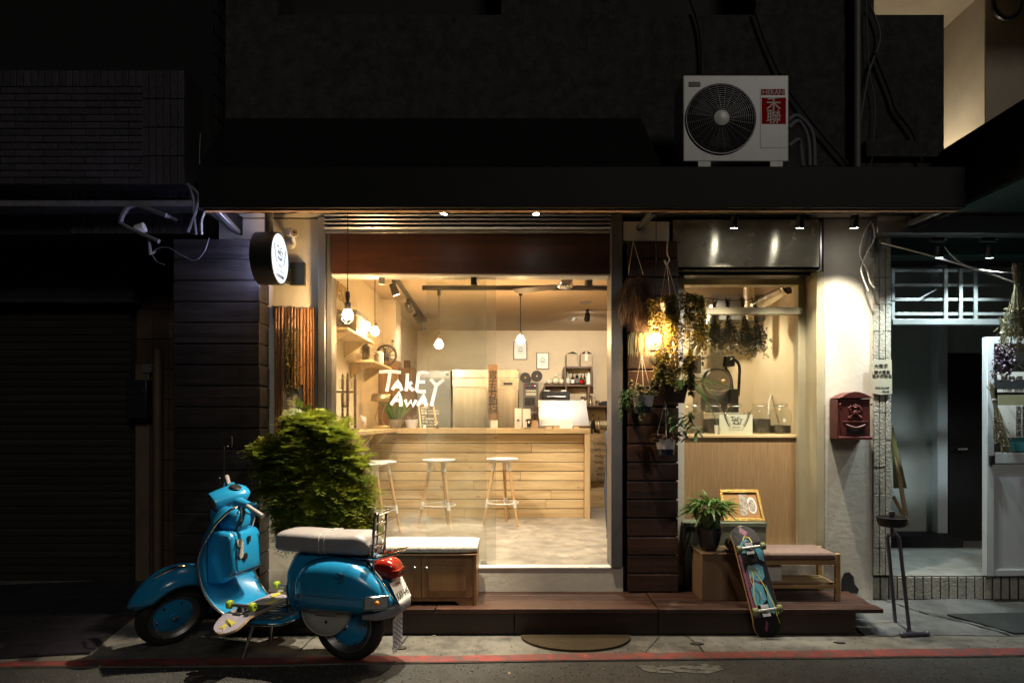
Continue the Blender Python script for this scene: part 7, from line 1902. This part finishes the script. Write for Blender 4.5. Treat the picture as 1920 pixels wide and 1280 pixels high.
for k in range(16):
    e = vs0 + Vector((rk_.uniform(-.06, .06), rk_.uniform(-.04, .04), rk_.uniform(.24, .34))); mb.tube([vs0 + Vector((0, 0, .08)), e], .0015, 3)
    for j in range(16):
        q = vs0.lerp(e, rk_.uniform(.45, 1)) + Vector((rk_.gauss(0, .008), rk_.gauss(0, .008), 0)); a = rk_.uniform(0, 6.28); fo.leaf(q, (math.cos(a), math.sin(a), .5), (0, 0, 1), .018, .012, .1, 2)
fluff(mb, 'stems', mat['stem'], vv); fluff(fo, 'flower_heads', mat['lilac'], vv, smooth=0)
for i, px in enumerate((988, 1016)):
    c = P(px, 799, 7.79); c.z = KZ; one(MB().lathe([(.03, 0), (.05, .008), (.052, .012), (.001, .008)], 20, c, cap=False), 'saucer', mat['white'], ('small white saucer before the coffee bags', 'small white saucer before the menu board')[i], 'saucer', smooth=50)
# chalkboard
cbm = thing('chalkboard', 'small chalk written menu board with pine frame on the bar', 'chalkboard', (X(804, 7.9), 7.9, KZ))
c4_ = [P(789, 801, 7.86), P(819, 801, 7.86), P(812, 758, 8.0), P(785, 758, 8.0)]
for q in c4_[:2]: q.z = KZ
cbb = B(MB().add(c4_, [(0, 1, 2, 3)]), 'slate', M('slate_board', (.02, .022, .02), .8, var=.3), cbm, solid=.008, norm=False)
for a, b in ((0, 1), (1, 2), (2, 3), (3, 0)): B(MB().bar(c4_[a], c4_[b], .018, .018), 'frame', mat['pine_z'], cbm, bev=.002)
cu_ = (c4_[3] - c4_[0]).normalized(); cxv = (c4_[1] - c4_[0]).normalized(); cn_ = cxv.cross(cu_)
L_ = (c4_[3] - c4_[0]).length
for k, t_ in enumerate(('MENU', '美式 espresso', '拿鐵 latte 120', 'tea', '手沖咖啡', '冰滴 ice drip', 'brownie 80')):
    text(t_, .036, mat['paper'], 'chalk_lettering', cbb, c4_[0] + cxv*.02 + cu_*(L_*(.82 - .12*k)) + cn_*.0045, cxv, cu_, 'LEFT', depth=.0004)
# plants, desk lamp, jars on the bar corner
def grass_pot(name, label, px, d, r, h, pm, nl, ll, zb_, seed, lw=.014, m_='green_leaf'):
    c = P(px, 800, d); c.z = zb_; root = thing(name, label, 'plant', tuple(c)); rg = random.Random(seed)
    B(MB().lathe([(r*.75, 0), (r, h*.75), (r*1.02, h), (r*.92, h), (r*.9, h*.85), (.001, h*.86)], 20, c, cap=False), 'pot', pm, root, smooth=40)
    sp2 = []
    for k in range(nl):
        a = rg.uniform(0, 6.28); e = rg.uniform(.9, 1.5); sp2.append(((c + Vector((r*.6*rg.random()*math.cos(a), r*.6*rg.random()*math.sin(a), h*.8)), (math.cos(a)*math.cos(e), math.sin(a)*math.cos(e), math.sin(e)), (math.sin(a), -math.cos(a), .1), ll*rg.uniform(.5, 1), lw, rg.uniform(.05, .35), 4, .3), {}))
    leaves(root, mat[m_], sp2)
    return root
mat['stoneware'] = M('stoneware', (.22, .17, .12), .5, var=.3, scale=14)
grass_pot('grassy_plant', 'green grassy plant in a wide brown bowl on the bar corner', 742, 7.85, .10, .10, mat['stoneware'], 46, .42, KZ, 41, .022)
grass_pot('small_succulent', 'small sprouting plant in a low pale cylinder pot on the bar', 772, 7.85, .075, .10, mat['pot_white'], 16, .14, KZ, 42, .012, 'dry_leaf')
c = P(752, 801, 7.78); c.z = KZ
one(MB().lathe([(.026, 0), (.03, .07), (.027, .07), (.024, .01), (.001, .008)], 14, c, cap=False), 'tumbler', mat['clear'], 'small clear tumbler before the brown bowl', 'glass', smooth=50)
for i, (px, m_) in enumerate(((796, 'paper'), (820, 'black'))):
    c = P(px, 801, 7.78); c.z = KZ; one(MB().lathe([(.018, 0), (.02, .012), (.012, .03), (.014, .038), (.001, .042)], 12, c), 'small_bottle', mat[m_], ('tiny white bottle at the foot of the chalkboard', 'tiny black bottle next to the chalkboard')[i], 'bottle', smooth=50)
dl = thing('desk_lamp', 'brass desk lamp with trough shade on the side counter', 'lamp', (-1.46, 7.35, ctz + .002))
mat['brass'] = M('old_brass', (.42, .31, .15), .35, metal=.7, var=.2)
dz_ = ctz + .002; dc = P(718, 800, 7.4); 
B(MB().box(dc.x - .10, dc.x + .07, 7.34, 7.46, dz_, dz_ + .035), 'base', mat['brass'], dl, bev=.008)
for s_ in (-.05, .02): B(MB().tube(arc([(dc.x + s_, 7.4, dz_ + .03), (dc.x + s_ - .03, 7.4, dz_ + .12), (dc.x + s_ + .01, 7.4, dz_ + .27)], 5), .006, 8), 'arm', mat['brass'], dl)
sh_ = P(716, 747, 7.4); mb = MB()
mb.loft([[(x_, 7.4 + y_, sh_.z + z_) for y_, z_ in ((-.09, -.03), (-.06, .035), (0, .05), (.06, .035), (.09, -.03))] for x_ in (sh_.x - .10, sh_.x + .10)], closed=False)
B(mb, 'shade', mat['brass'], dl, solid=.004)
# cold drip tower on the side counter
ct_ = thing('drip_tower', 'turned wood cold drip coffee tower with glass bulb', 'coffee dripper', (-1.45, 5.95, ctz + .002))
tb = ctz + .002; tx, ty = X(647, 5.95), 5.95
B(MB().lathe([(.115, 0), (.12, .008), (.115, .022), (.09, .026)], 28, (tx, ty, tb)), 'base', mat['walnut'], ct_, smooth=40)
for k in range(4):
    a = R(28 + k*90); q = Vector((tx + .088*math.cos(a), ty + .088*math.sin(a), tb + .024))
    prof = [(.010, 0), (.013, .02), (.011, .05), (.013, .12), (.009, .15), (.013, .16), (.009, .17), (.013, .2), (.012, .33), (.013, .42), (.008, .44), (.011, .455), (.004, .48)]
    B(MB().lathe(prof, 12, q), 'turned_post', mat['walnut'], ct_, smooth=50)
B(MB().lathe([(.05, .335), (.10, .335), (.10, .347), (.05, .347), (.05, .335)], 26, (tx, ty, tb), cap=False), 'ring_plate', mat['walnut'], ct_, smooth=30)
B(MB().ball((tx, ty, tb + .41), .062, 18, 12, (1, 1, 1.05)), 'glass_bulb', mat['clear'], ct_, smooth=60)
B(MB().lathe([(.04, .26), (.042, .33), (.02, .345)], 16, (tx, ty, tb), cap=False), 'drip_glass', mat['clear'], ct_, smooth=50)
B(MB().tube([(tx, ty, tb + .26), (tx, ty, tb + .20)], .006, 8), 'tap', mat['dull_metal'], ct_); B(MB().tube([(tx - .02, ty, tb + .215), (tx + .02, ty, tb + .215)], .005, 8), 'tap_handle', mat['black'], ct_)
B(MB().lathe([(.045, .026), (.05, .04), (.02, .10), (.018, .13)], 18, (tx, ty, tb), cap=False), 'carafe', mat['clear'], ct_, smooth=50)
B(MB().box(tx - .03, tx + .03, ty + .03, ty + .034, tb + .027, tb + .13), 'postcard', M('purple_card', (.14, .07, .13), .6, var=.4, scale=40), ct_, smooth=0)
one(MB().add([P(676, 800, 6.3) + Vector((0, 0, 0)), P(688, 806, 6.25), P(686, 782, 6.3), P(676, 778, 6.35)], [(0, 1, 2, 3)]), 'greeting_card', M('pink_card', (.62, .5, .46), .7, var=.3, scale=30), 'open pink greeting card on the side counter', 'card', solid=.003, norm=False)
# wall shelves with odds and ends
def wshelf(label, y0, y1, z, dpt):
    root = thing('bracket_shelf', label, 'shelf', (-1.6, (y0+y1)/2, z), group='pine bracket shelves on the side wall')
    B(MB().box(-1.659, -1.659 + dpt, y0, y1, z - .022, z), 'board', mat['pine'], root, bev=.002)
    for y in (y0 + .15, y1 - .2):
        B(MB().prism([(-1.658, z - .023), (-1.658 + dpt*.8, z - .023), (-1.658 + dpt*.75, z - .045), (-1.64, z - .16), (-1.658, z - .18)], lambda a, b: (a, y, b), lambda a, b: (a, y + .025, b)), 'bracket', mat['pine_z'], root, bev=.002)
    return root
s1z = Zc(628, 6.3); wshelf('upper pine bracket shelf high on the side wall', 5.75, 6.85, s1z, .25)
s2z = Zc(680, 7.1); wshelf('lower pine bracket shelf behind the lettering on the side wall', 6.75, 7.75, s2z, .26)
cr2 = thing('storage_box', 'white storage box with dark bands on the upper bracket shelf', 'box', (-1.52, 6.4, s1z))
B(MB().box(-1.63, -1.46, 6.3, 6.8, s1z + .001, s1z + .21), 'body', mat['carton'], cr2, bev=.003)
for a, b in ((.19, .232), (.02, .05)): B(MB().box(-1.634, -1.456, 6.296, 6.804, s1z + a, s1z + b), 'band', mat['grey_frame'], cr2, bev=.002)
tw = thing('wall_letters', 'thin gold word mounted high on the side wall', 'letters', (-1.655, 6.5, Zc(560, 6.4)))
text('TAKE', .24, mat['gold'], 'lettering', tw, (-1.648, 6.45, Zc(563, 6.45)), (0, 1, 0), (0, 0, 1), 'CENTER', depth=.008)
bundle('dried_bouquet', 'small lilac dried posy on the upper bracket shelf', (-1.50, 5.9, s1z + .15), (-1.48, 5.87, s1z + .02), .07, 30, mat['lilac'], .022, 31, 2)
mb = MB()
for k in range(70):
    a = k*.7; r = .07 + rk_.uniform(-.02, .02); c = Vector((-1.50, 6.85, s2z + .085))
    mb.tube(arc([c + Vector((.02*rk_.uniform(-1, 1), r*math.cos(a + j*.8), r*math.sin(a + j*.8))) + Vector((rk_.uniform(-.02, .02),)*3) for j in range(4)], 3), .0022, 4)
one(mb, 'twig_wreath', mat['twig'], 'bristly twig wreath on the lower bracket shelf', 'wreath')
c = Vector((-1.50, 7.02, s2z + .001))
one(MB().lathe([(.06, 0), (.075, .03), (.08, .1), (.06, .15), (.03, .16)], 18, c, cap=False), 'glass_jar', mat['clear'], 'round glass jar of dry bits on the lower bracket shelf', 'jar', smooth=50)
one(MB().lathe([(.03, 0), (.035, .03), (.02, .06), (.028, .085), (.022, .11), (.001, .12)], 14, (-1.46, 7.2, s2z + .001)), 'figurine', mat['stoneware'], 'little pale stoneware figurine on the lower bracket shelf', 'figurine', smooth=60)
one(MB().loft([[(-1.46 + x_*.04, 7.35 + y_*.06, s2z + .001 + z_) for x_, y_ in ((-1, -1), (1, -1), (1, 1), (-1, 1))] for z_ in (0, .08, .14)]), 'paper_bag', mat['paper'], 'small white paper bag on the lower bracket shelf', 'bag', bev=.01)
rl2 = thing('film_reel', 'black spoked film reel standing at the end of the lower shelf', 'film reel', (-1.48, 7.55, s2z))
c = Vector((-1.43, 7.6, s2z + .125))
B(MB().tube([(c.x + .11*math.cos(a*.196), c.y, c.z + .11*math.sin(a*.196)) for a in range(32)], .013, 8, closed=True), 'rim', mat['black'], rl2); B(MB().lathe([(.03, -.012), (.03, .012)], 14, c, 'Y'), 'hub', mat['black'], rl2)
for k in range(10): a = k*.628; B(MB().tube([c + Vector((.03*math.cos(a), 0, .03*math.sin(a))), c + Vector((.105*math.cos(a), 0, .105*math.sin(a)))], .005, 5), 'spoke', mat['black'], rl2)
# tall wooden cabinet behind the shelf with bottles on top
wc = thing('wood_cabinet', 'tall brown wood cabinet against the side wall behind the bar', 'cabinet', (-1.4, 9.2, FZ))
B(MB().box(-1.658, -1.42, 8.3, 8.599, FZ, Zc(676, 8.3)), 'body', mat['oak'], wc, bev=.004)
B(MB().box(-1.419, -1.24, 8.35, 8.598, FZ, Zc(690, 8.4)), 'side_unit', mat['walnut'], wc, bev=.004)
wt = Zc(676, 8.3)
for i, (x_, y_, h, r, m_, lb_) in enumerate(((-1.60, 8.42, .16, .05, 'dark_glass', 'squat dark bottle on the wood cabinet'), (-1.50, 8.4, .26, .042, 'pale_glass', 'tall pale whisky bottle on the wood cabinet'))):
    c = Vector((x_, y_, wt)); t_ = bottle(lb_, 0, 0, 1, h, r, mat[m_], mat['paper'] if i else None, 'bottles on the wood cabinet'); 
    dv = c - Vector(t_.location); t_.location = c
c = Vector((-1.33, 8.45, Zc(690, 8.4)))
one(MB().lathe([(.04, .001), (.045, .1), (.04, .1), (.001, .09)], 16, c), 'brown_jar', mat['brown_glass'], 'brown jar standing on the lower part of the wood cabinet', 'jar', smooth=50)
# beyond the counter end
sk = thing('burlap_sack', 'printed burlap coffee sack hung behind the end of the bar', 'sack', (X(1123, 8.7), 8.7, Zc(905, 8.7)))
mat['burlap'] = M('burlap', (.26, .19, .10), .95, var=.3, scale=30, bump=.6, bscale=170)
mb = MB(); gx0, gx1 = X(1098, 8.7), X(1142, 8.7); gz0, gz1 = Zc(905, 8.7), Zc(813, 8.7)
mb.loft([[(gx0 + (gx1 - gx0)*i/8, 8.7 + .01*math.sin(i*1.7 + k), gz0 + (gz1 - gz0)*k/8 + .006*math.sin(i*2.2)) for i in range(9)] for k in range(9)], closed=False)
sk_ = B(mb, 'cloth', mat['burlap'], sk, solid=.006, smooth=60)
for k, t_ in enumerate(('YUNNAN', 'SIMAO DOMILING', 'ARABICA', 'GRADE 1', '60 KG', 'BEIJING')):
    text(t_, .042, mat['print_black'], 'sack_print', sk_, (X(1136, 8.68), 8.682, Zc(833 + k*11.5, 8.68)), align='RIGHT', sx=.85)
stp_ = thing('wood_step', 'pale wooden box step beneath the burlap sack', 'step', (1.1, 8.9, FZ))
B(MB().box(X(1100, 8.75), 1.75, 8.75, 9.3, FZ, Zc(906, 8.75)), 'riser', mat['pine'], stp_, bev=.003); B(MB().box(X(1098, 8.75), 1.76, 8.735, 9.31, Zc(906, 8.75) + .001, Zc(906, 8.75) + .02), 'tread', mat['pine'], stp_, bev=.003)
sb = thing('sink_stand', 'steel bowl stand behind the bar end holding syrup bottles', 'stand', (X(1122, 8.9), 8.9, FZ))
B(MB().box(X(1102, 9.0), X(1146, 9.0), 8.86, 9.3, Zc(906, 8.75) + .022, Zc(815, 8.9)), 'cabinet', mat['grey_cab'], sb, smooth=0)
bw = P(1121, 812, 8.98); bw.z = Zc(815, 8.9)
B(MB().lathe([(.075, .001), (.085, .07), (.082, .07), (.07, .01), (.001, .008)], 20, bw, cap=False), 'bowl', mat['chrome'], sb, smooth=50)
for i, (px, h, r, m_, lb_) in enumerate(((1112, .26, .03, 'dark_glass', 'black pump bottle in the steel bowl'), (1123, .22, .02, 'pale_glass', 'clear pump bottle in the steel bowl'))):
    t_ = bottle(lb_, px, 800, 8.98, h, r, mat[m_], None, 'pump bottles'); t_.location.z = bw.z + .012 - 0
    t_.location.y = 8.98

# ================================================================ roasting nook
LZ_ = 1.373
mat['grey_iron'] = M('roaster_iron', (.19, .185, .175), .4, metal=.5, var=.15)
rt = thing('coffee_roaster', 'small drum coffee roaster with hopper and steel cooling tray', 'coffee roaster', (1.75, 6.3, LZ_))
RY = 6.15
def rp3(px, py, d=RY): return P(px, py, d)
bz = LZ_ + .004
B(MB().lathe([(.175, 0), (.175, .16), (.18, .165), (.18, .18), (.165, .18), (.16, .03), (.001, .025)], 36, (X(1357, RY), RY, bz), cap=False), 'cooling_tray', mat['silver'], rt, smooth=40)
B(MB().box(X(1312, 6.35), X(1372, 6.35), 6.32, 6.60, bz, Zc(722, 6.35)), 'stand', mat['grey_iron'], rt, bev=.01)
dcx, dcz = X(1342, 6.3), Zc(718, 6.3)
dm = B(MB().lathe([(.001, -.02), (.13, -.02), (.145, -.01), (.145, .35), (.001, .36)], 36, (dcx, 6.28, dcz), 'Y', cap=False), 'drum', mat['grey_iron'], rt, smooth=40)
B(MB().lathe([(.001, -.03), (.115, -.03), (.12, -.018)], 32, (dcx, 6.28, dcz), 'Y', cap=False), 'drum_front', mat['silver'], dm, smooth=30)
B(MB().ball((dcx + .05, 6.225, dcz + .01), .022, 12, 8), 'knob', mat['stool_wood'], dm)
B(MB().tube([(dcx - .09, 6.24, dcz - .06), (dcx, 6.20, dcz - .08), (dcx + .1, 6.24, dcz - .06)], .009, 8), 'handle', mat['chrome'], dm)
hp0 = P(1346, 672, 6.28)
B(MB().add([P(1330, 655, 6.25), P(1358, 655, 6.25), P(1358, 655, 6.42), P(1330, 655, 6.42), P(1336, 702, 6.27), P(1353, 702, 6.27), P(1353, 702, 6.38), P(1336, 702, 6.38)], [(0,1,5,4), (1,2,6,5), (2,3,7,6), (3,0,4,7), (4,5,6,7)]), 'hopper', mat['silver'], rt, smooth=0, solid=.004)
B(MB().box(X(1358, 6.3), X(1376, 6.3), 6.26, 6.38, Zc(687, 6.3), Zc(667, 6.3)), 'motor', mat['black'], rt, bev=.012)
B(MB().tube(arc([P(1375, 672, 6.3), P(1386, 685, 6.3), P(1386, 715, 6.3), P(1384, 742, 6.3)], 5), .014, 10), 'motor_hose', mat['black'], rt)
B(MB().tube(arc([P(1360, 688, 6.3), P(1371, 710, 6.3), P(1374, 745, 6.3)], 5), .012, 10), 'motor_hose', mat['black'], rt)
B(MB().box(X(1376, 6.15), X(1390, 6.15), 6.22, 6.34, bz + .181, Zc(728, 6.15)), 'hose_socket', mat['black'], rt, bev=.004)
B(MB().lathe([(.075, 0), (.08, .01), (.08, .16), (.06, .17)], 24, P(1298, 700, 6.3)), 'chaff_drum', mat['grey_iron'], rt, smooth=40)
B(MB().tube([P(1300, 670, 6.3), P(1320, 672, 6.25), P(1332, 668, 6.3)], .012, 8), 'feed_pipe', mat['chrome'], rt)
def ribbed(name, pts, r, label):
    pp_ = []; rr_ = []; pts = arc(pts, 14)
    for i, p in enumerate(pts): pp_.append(p); rr_.append(r*(1 + .045*(i % 2)))
    t_ = thing(name, label, 'duct', tuple(pts[-1]))
    B(MB().tube(pp_, rr_, 18), 'flexible_tube', M('foil', (.62, .58, .48), .28, metal=1, var=.15, scale=30), t_, smooth=20)
    return t_
dt = ribbed('flexible_duct', [P(1412, 578, 6.1), P(1440, 562, 6.0), P(1474, 542, 5.85)], .045, 'silver flexible duct ending at the upper corner of the roasting window')
B(MB().tube([P(1476, 541, 5.845), P(1479, 539.5, 5.835)], .05, 18), 'duct_mouth', mat['black_matte'], dt)
ribbed('flexible_duct', [P(1404, 520, 6.3), P(1404, 560, 6.3), P(1404, 600, 6.3)], .05, 'silver flexible duct dropping straight down behind the dried flowers')
ribbed('flexible_duct', [P(1300, 690, 6.35), P(1302, 660, 6.4), P(1325, 610, 6.5), P(1335, 575, 6.55)], .045, 'silver flexible duct rising from the roaster drum')
one(MB().box(X(1340, 6.6), X(1440, 6.6), 6.6, 6.9, Zc(600, 6.6), Zc(552, 6.6)), 'extractor_hood', mat['grey_iron'], 'grey extractor box hanging at the back of the roasting nook', 'extractor', bev=.006)
so = thing('wall_socket', 'white double wall socket with plugs in the roasting nook', 'socket', tuple(P(1459, 660, 6.93)))
B(MB().box(X(1451, 6.94), X(1467, 6.94), 6.935, 6.952, Zc(668, 6.94), Zc(650, 6.94)), 'plate', mat['white'], so, bev=.003)
B(MB().box(X(1455, 6.9), X(1463, 6.9), 6.91, 6.934, Zc(663, 6.92), Zc(656, 6.92)), 'plug', mat['cable_white'], so, bev=.003)
tube_thing('white_power_cord', arc([P(1460, 662, 6.91), P(1462, 690, 6.9), P(1455, 720, 6.7), P(1443, 750, 6.3), P(1441, 778, 6.1)], 6), .007, mat['cable_white'], 'white power cord hanging from the wall socket to the jars', 'cord', 8)
tube_thing('thin_power_cord', arc([P(1465, 662, 6.91), P(1472, 690, 6.9), P(1474, 740, 6.85), P(1473, 780, 6.8)], 6), .003, mat['cable_white'], 'thin power cord falling straight from the wall socket', 'cord', 6)
# clothes line and dried bundles
tube_thing('hanging_line', arc([P(1280, 545, 5.7), P(1320, 558, 5.7), P(1400, 562, 5.7), P(1470, 537, 5.7)], 6), .003, mat['cable_black'], 'thin line strung across the roasting window', 'line', 6)
for i, (px, ex, l_, m_, lb_) in enumerate(((1318, 1312, 92, 'dry_leaf', 'dark dried bundle hanging nearest the clad pillar'), (1340, 1338, 96, 'dry_leaf', 'second dried bundle from the pillar in the roasting window'), (1364, 1368, 98, 'dry_flower', 'pale flowered dried bundle in the middle of the roasting window'), (1392, 1400, 100, 'dry_leaf', 'long leafy dried bundle before the straight duct'), (1415, 1424, 104, 'dry_flower', 'loose dried bundle nearest the wall socket'))):
    bundle('dried_bouquet', lb_, P(px, 562, 5.72), P(ex, 562 + l_, 5.72), .085, 34, mat[m_], .03, 60 + i, 1.9)
# storage jars along the window ledge
mat['beans'] = M('coffee_beans', (.022, .013, .008), .45, var=.5, scale=120, bump=1.0, bscale=160)
mat['green_beans'] = M('green_beans', (.10, .10, .065), .6, var=.5, scale=120, bump=1.0, bscale=160)
for i, (px, fill, m_, lb_) in enumerate(((1300, .3, 'green_beans', 'glass jar of pale beans half hidden by the pillar plants'), (1337, .72, 'beans', 'nearly full glass jar beside the logo card'), (1377, .5, 'beans', 'glass storage jar behind the logo card'), (1425, .72, 'beans', 'glass jar full of dark beans beyond the logo card'), (1463, .40, 'beans', 'glass jar under half full of beans with small label'))):
    c = Vector((X(px, 5.78), 5.78, LZ_)); t_ = thing('storage_jar', lb_, 'jar', tuple(c), group='bean jars along the roasting window'); r = .088
    B(MB().lathe([(r*.93, .001), (r, .012), (r, .165), (r*.88, .195), (r*.62, .222), (r*.62, .235)], 28, c, cap=False), 'glass_body', mat['clear'], t_, smooth=50)
    B(MB().lathe([(r*.90, .006), (r*.95, .014), (r*.95, .175*fill), (r*.4, .175*fill + .006), (.001, .175*fill + .008)], 24, c), 'beans', mat[m_], t_, smooth=40)
    B(MB().lathe([(r*.66, .236), (r*.70, .240), (r*.70, .252), (r*.6, .258), (.001, .259)], 24, c), 'lid', mat['clear'], t_, smooth=40)
    B(MB().tube([c + Vector((r*.70*math.cos(a*.262), r*.70*math.sin(a*.262), .234)) for a in range(24)], .0028, 5, closed=True), 'wire_clasp', mat['chrome'], t_)
    if i == 4: B(MB().box(c.x - .012, c.x + .012, c.y - r - .002, c.y - r + .004, LZ_ + .10, LZ_ + .13), 'paper_label', mat['paper'], t_, smooth=0)
c = Vector((X(1344, 5.68), 5.68, LZ_)); one(MB().lathe([(.016, .001), (.022, .075), (.020, .075), (.014, .004), (.001, .004)], 16, c, cap=False), 'paper_cup', mat['paper'], 'small white cup at the edge of the logo card', 'cup', smooth=50)
cd = thing('logo_card', 'pale card with laurel logo leaning before the bean jars', 'card', (X(1380, 5.66), 5.66, LZ_))
x0, x1 = X(1349, 5.64), X(1411, 5.64); z0, z1 = LZ_ + .001, Zc(777, 5.64)
cdb = B(MB().box(x0, x1, 5.64, 5.646, z0, z1), 'card', M('card_stock', (.60, .60, .48), .7, var=.03), cd, smooth=0)
cxm = (x0+x1)/2
B(lettering(MB(), (cxm - .045, 5.6385, z0 + .075), (1, 0, 0), (0, 0, 1), .10, .068, .0032), 'lettering', mat['print_black'], cdb)
q = MB(); laurel(q, (cxm - .035, 5.6385, z0 + .052), (1, 0, 0), (0, 0, 1), .105, .0024, 1); laurel(q, (cxm + .05, 5.6385, z0 + .052), (1, 0, 0), (0, 0, 1), .105, .0024, -1)
B(q, 'laurel', mat['print_black'], cdb)
text('SINCE 2016', .013, mat['print_black'], 'lettering', cdb, (cxm, 5.639, z0 + .052)); text('コーヒースタンド', .016, mat['cable_grey'], 'lettering', cdb, (cxm, 5.639, z0 + .03))
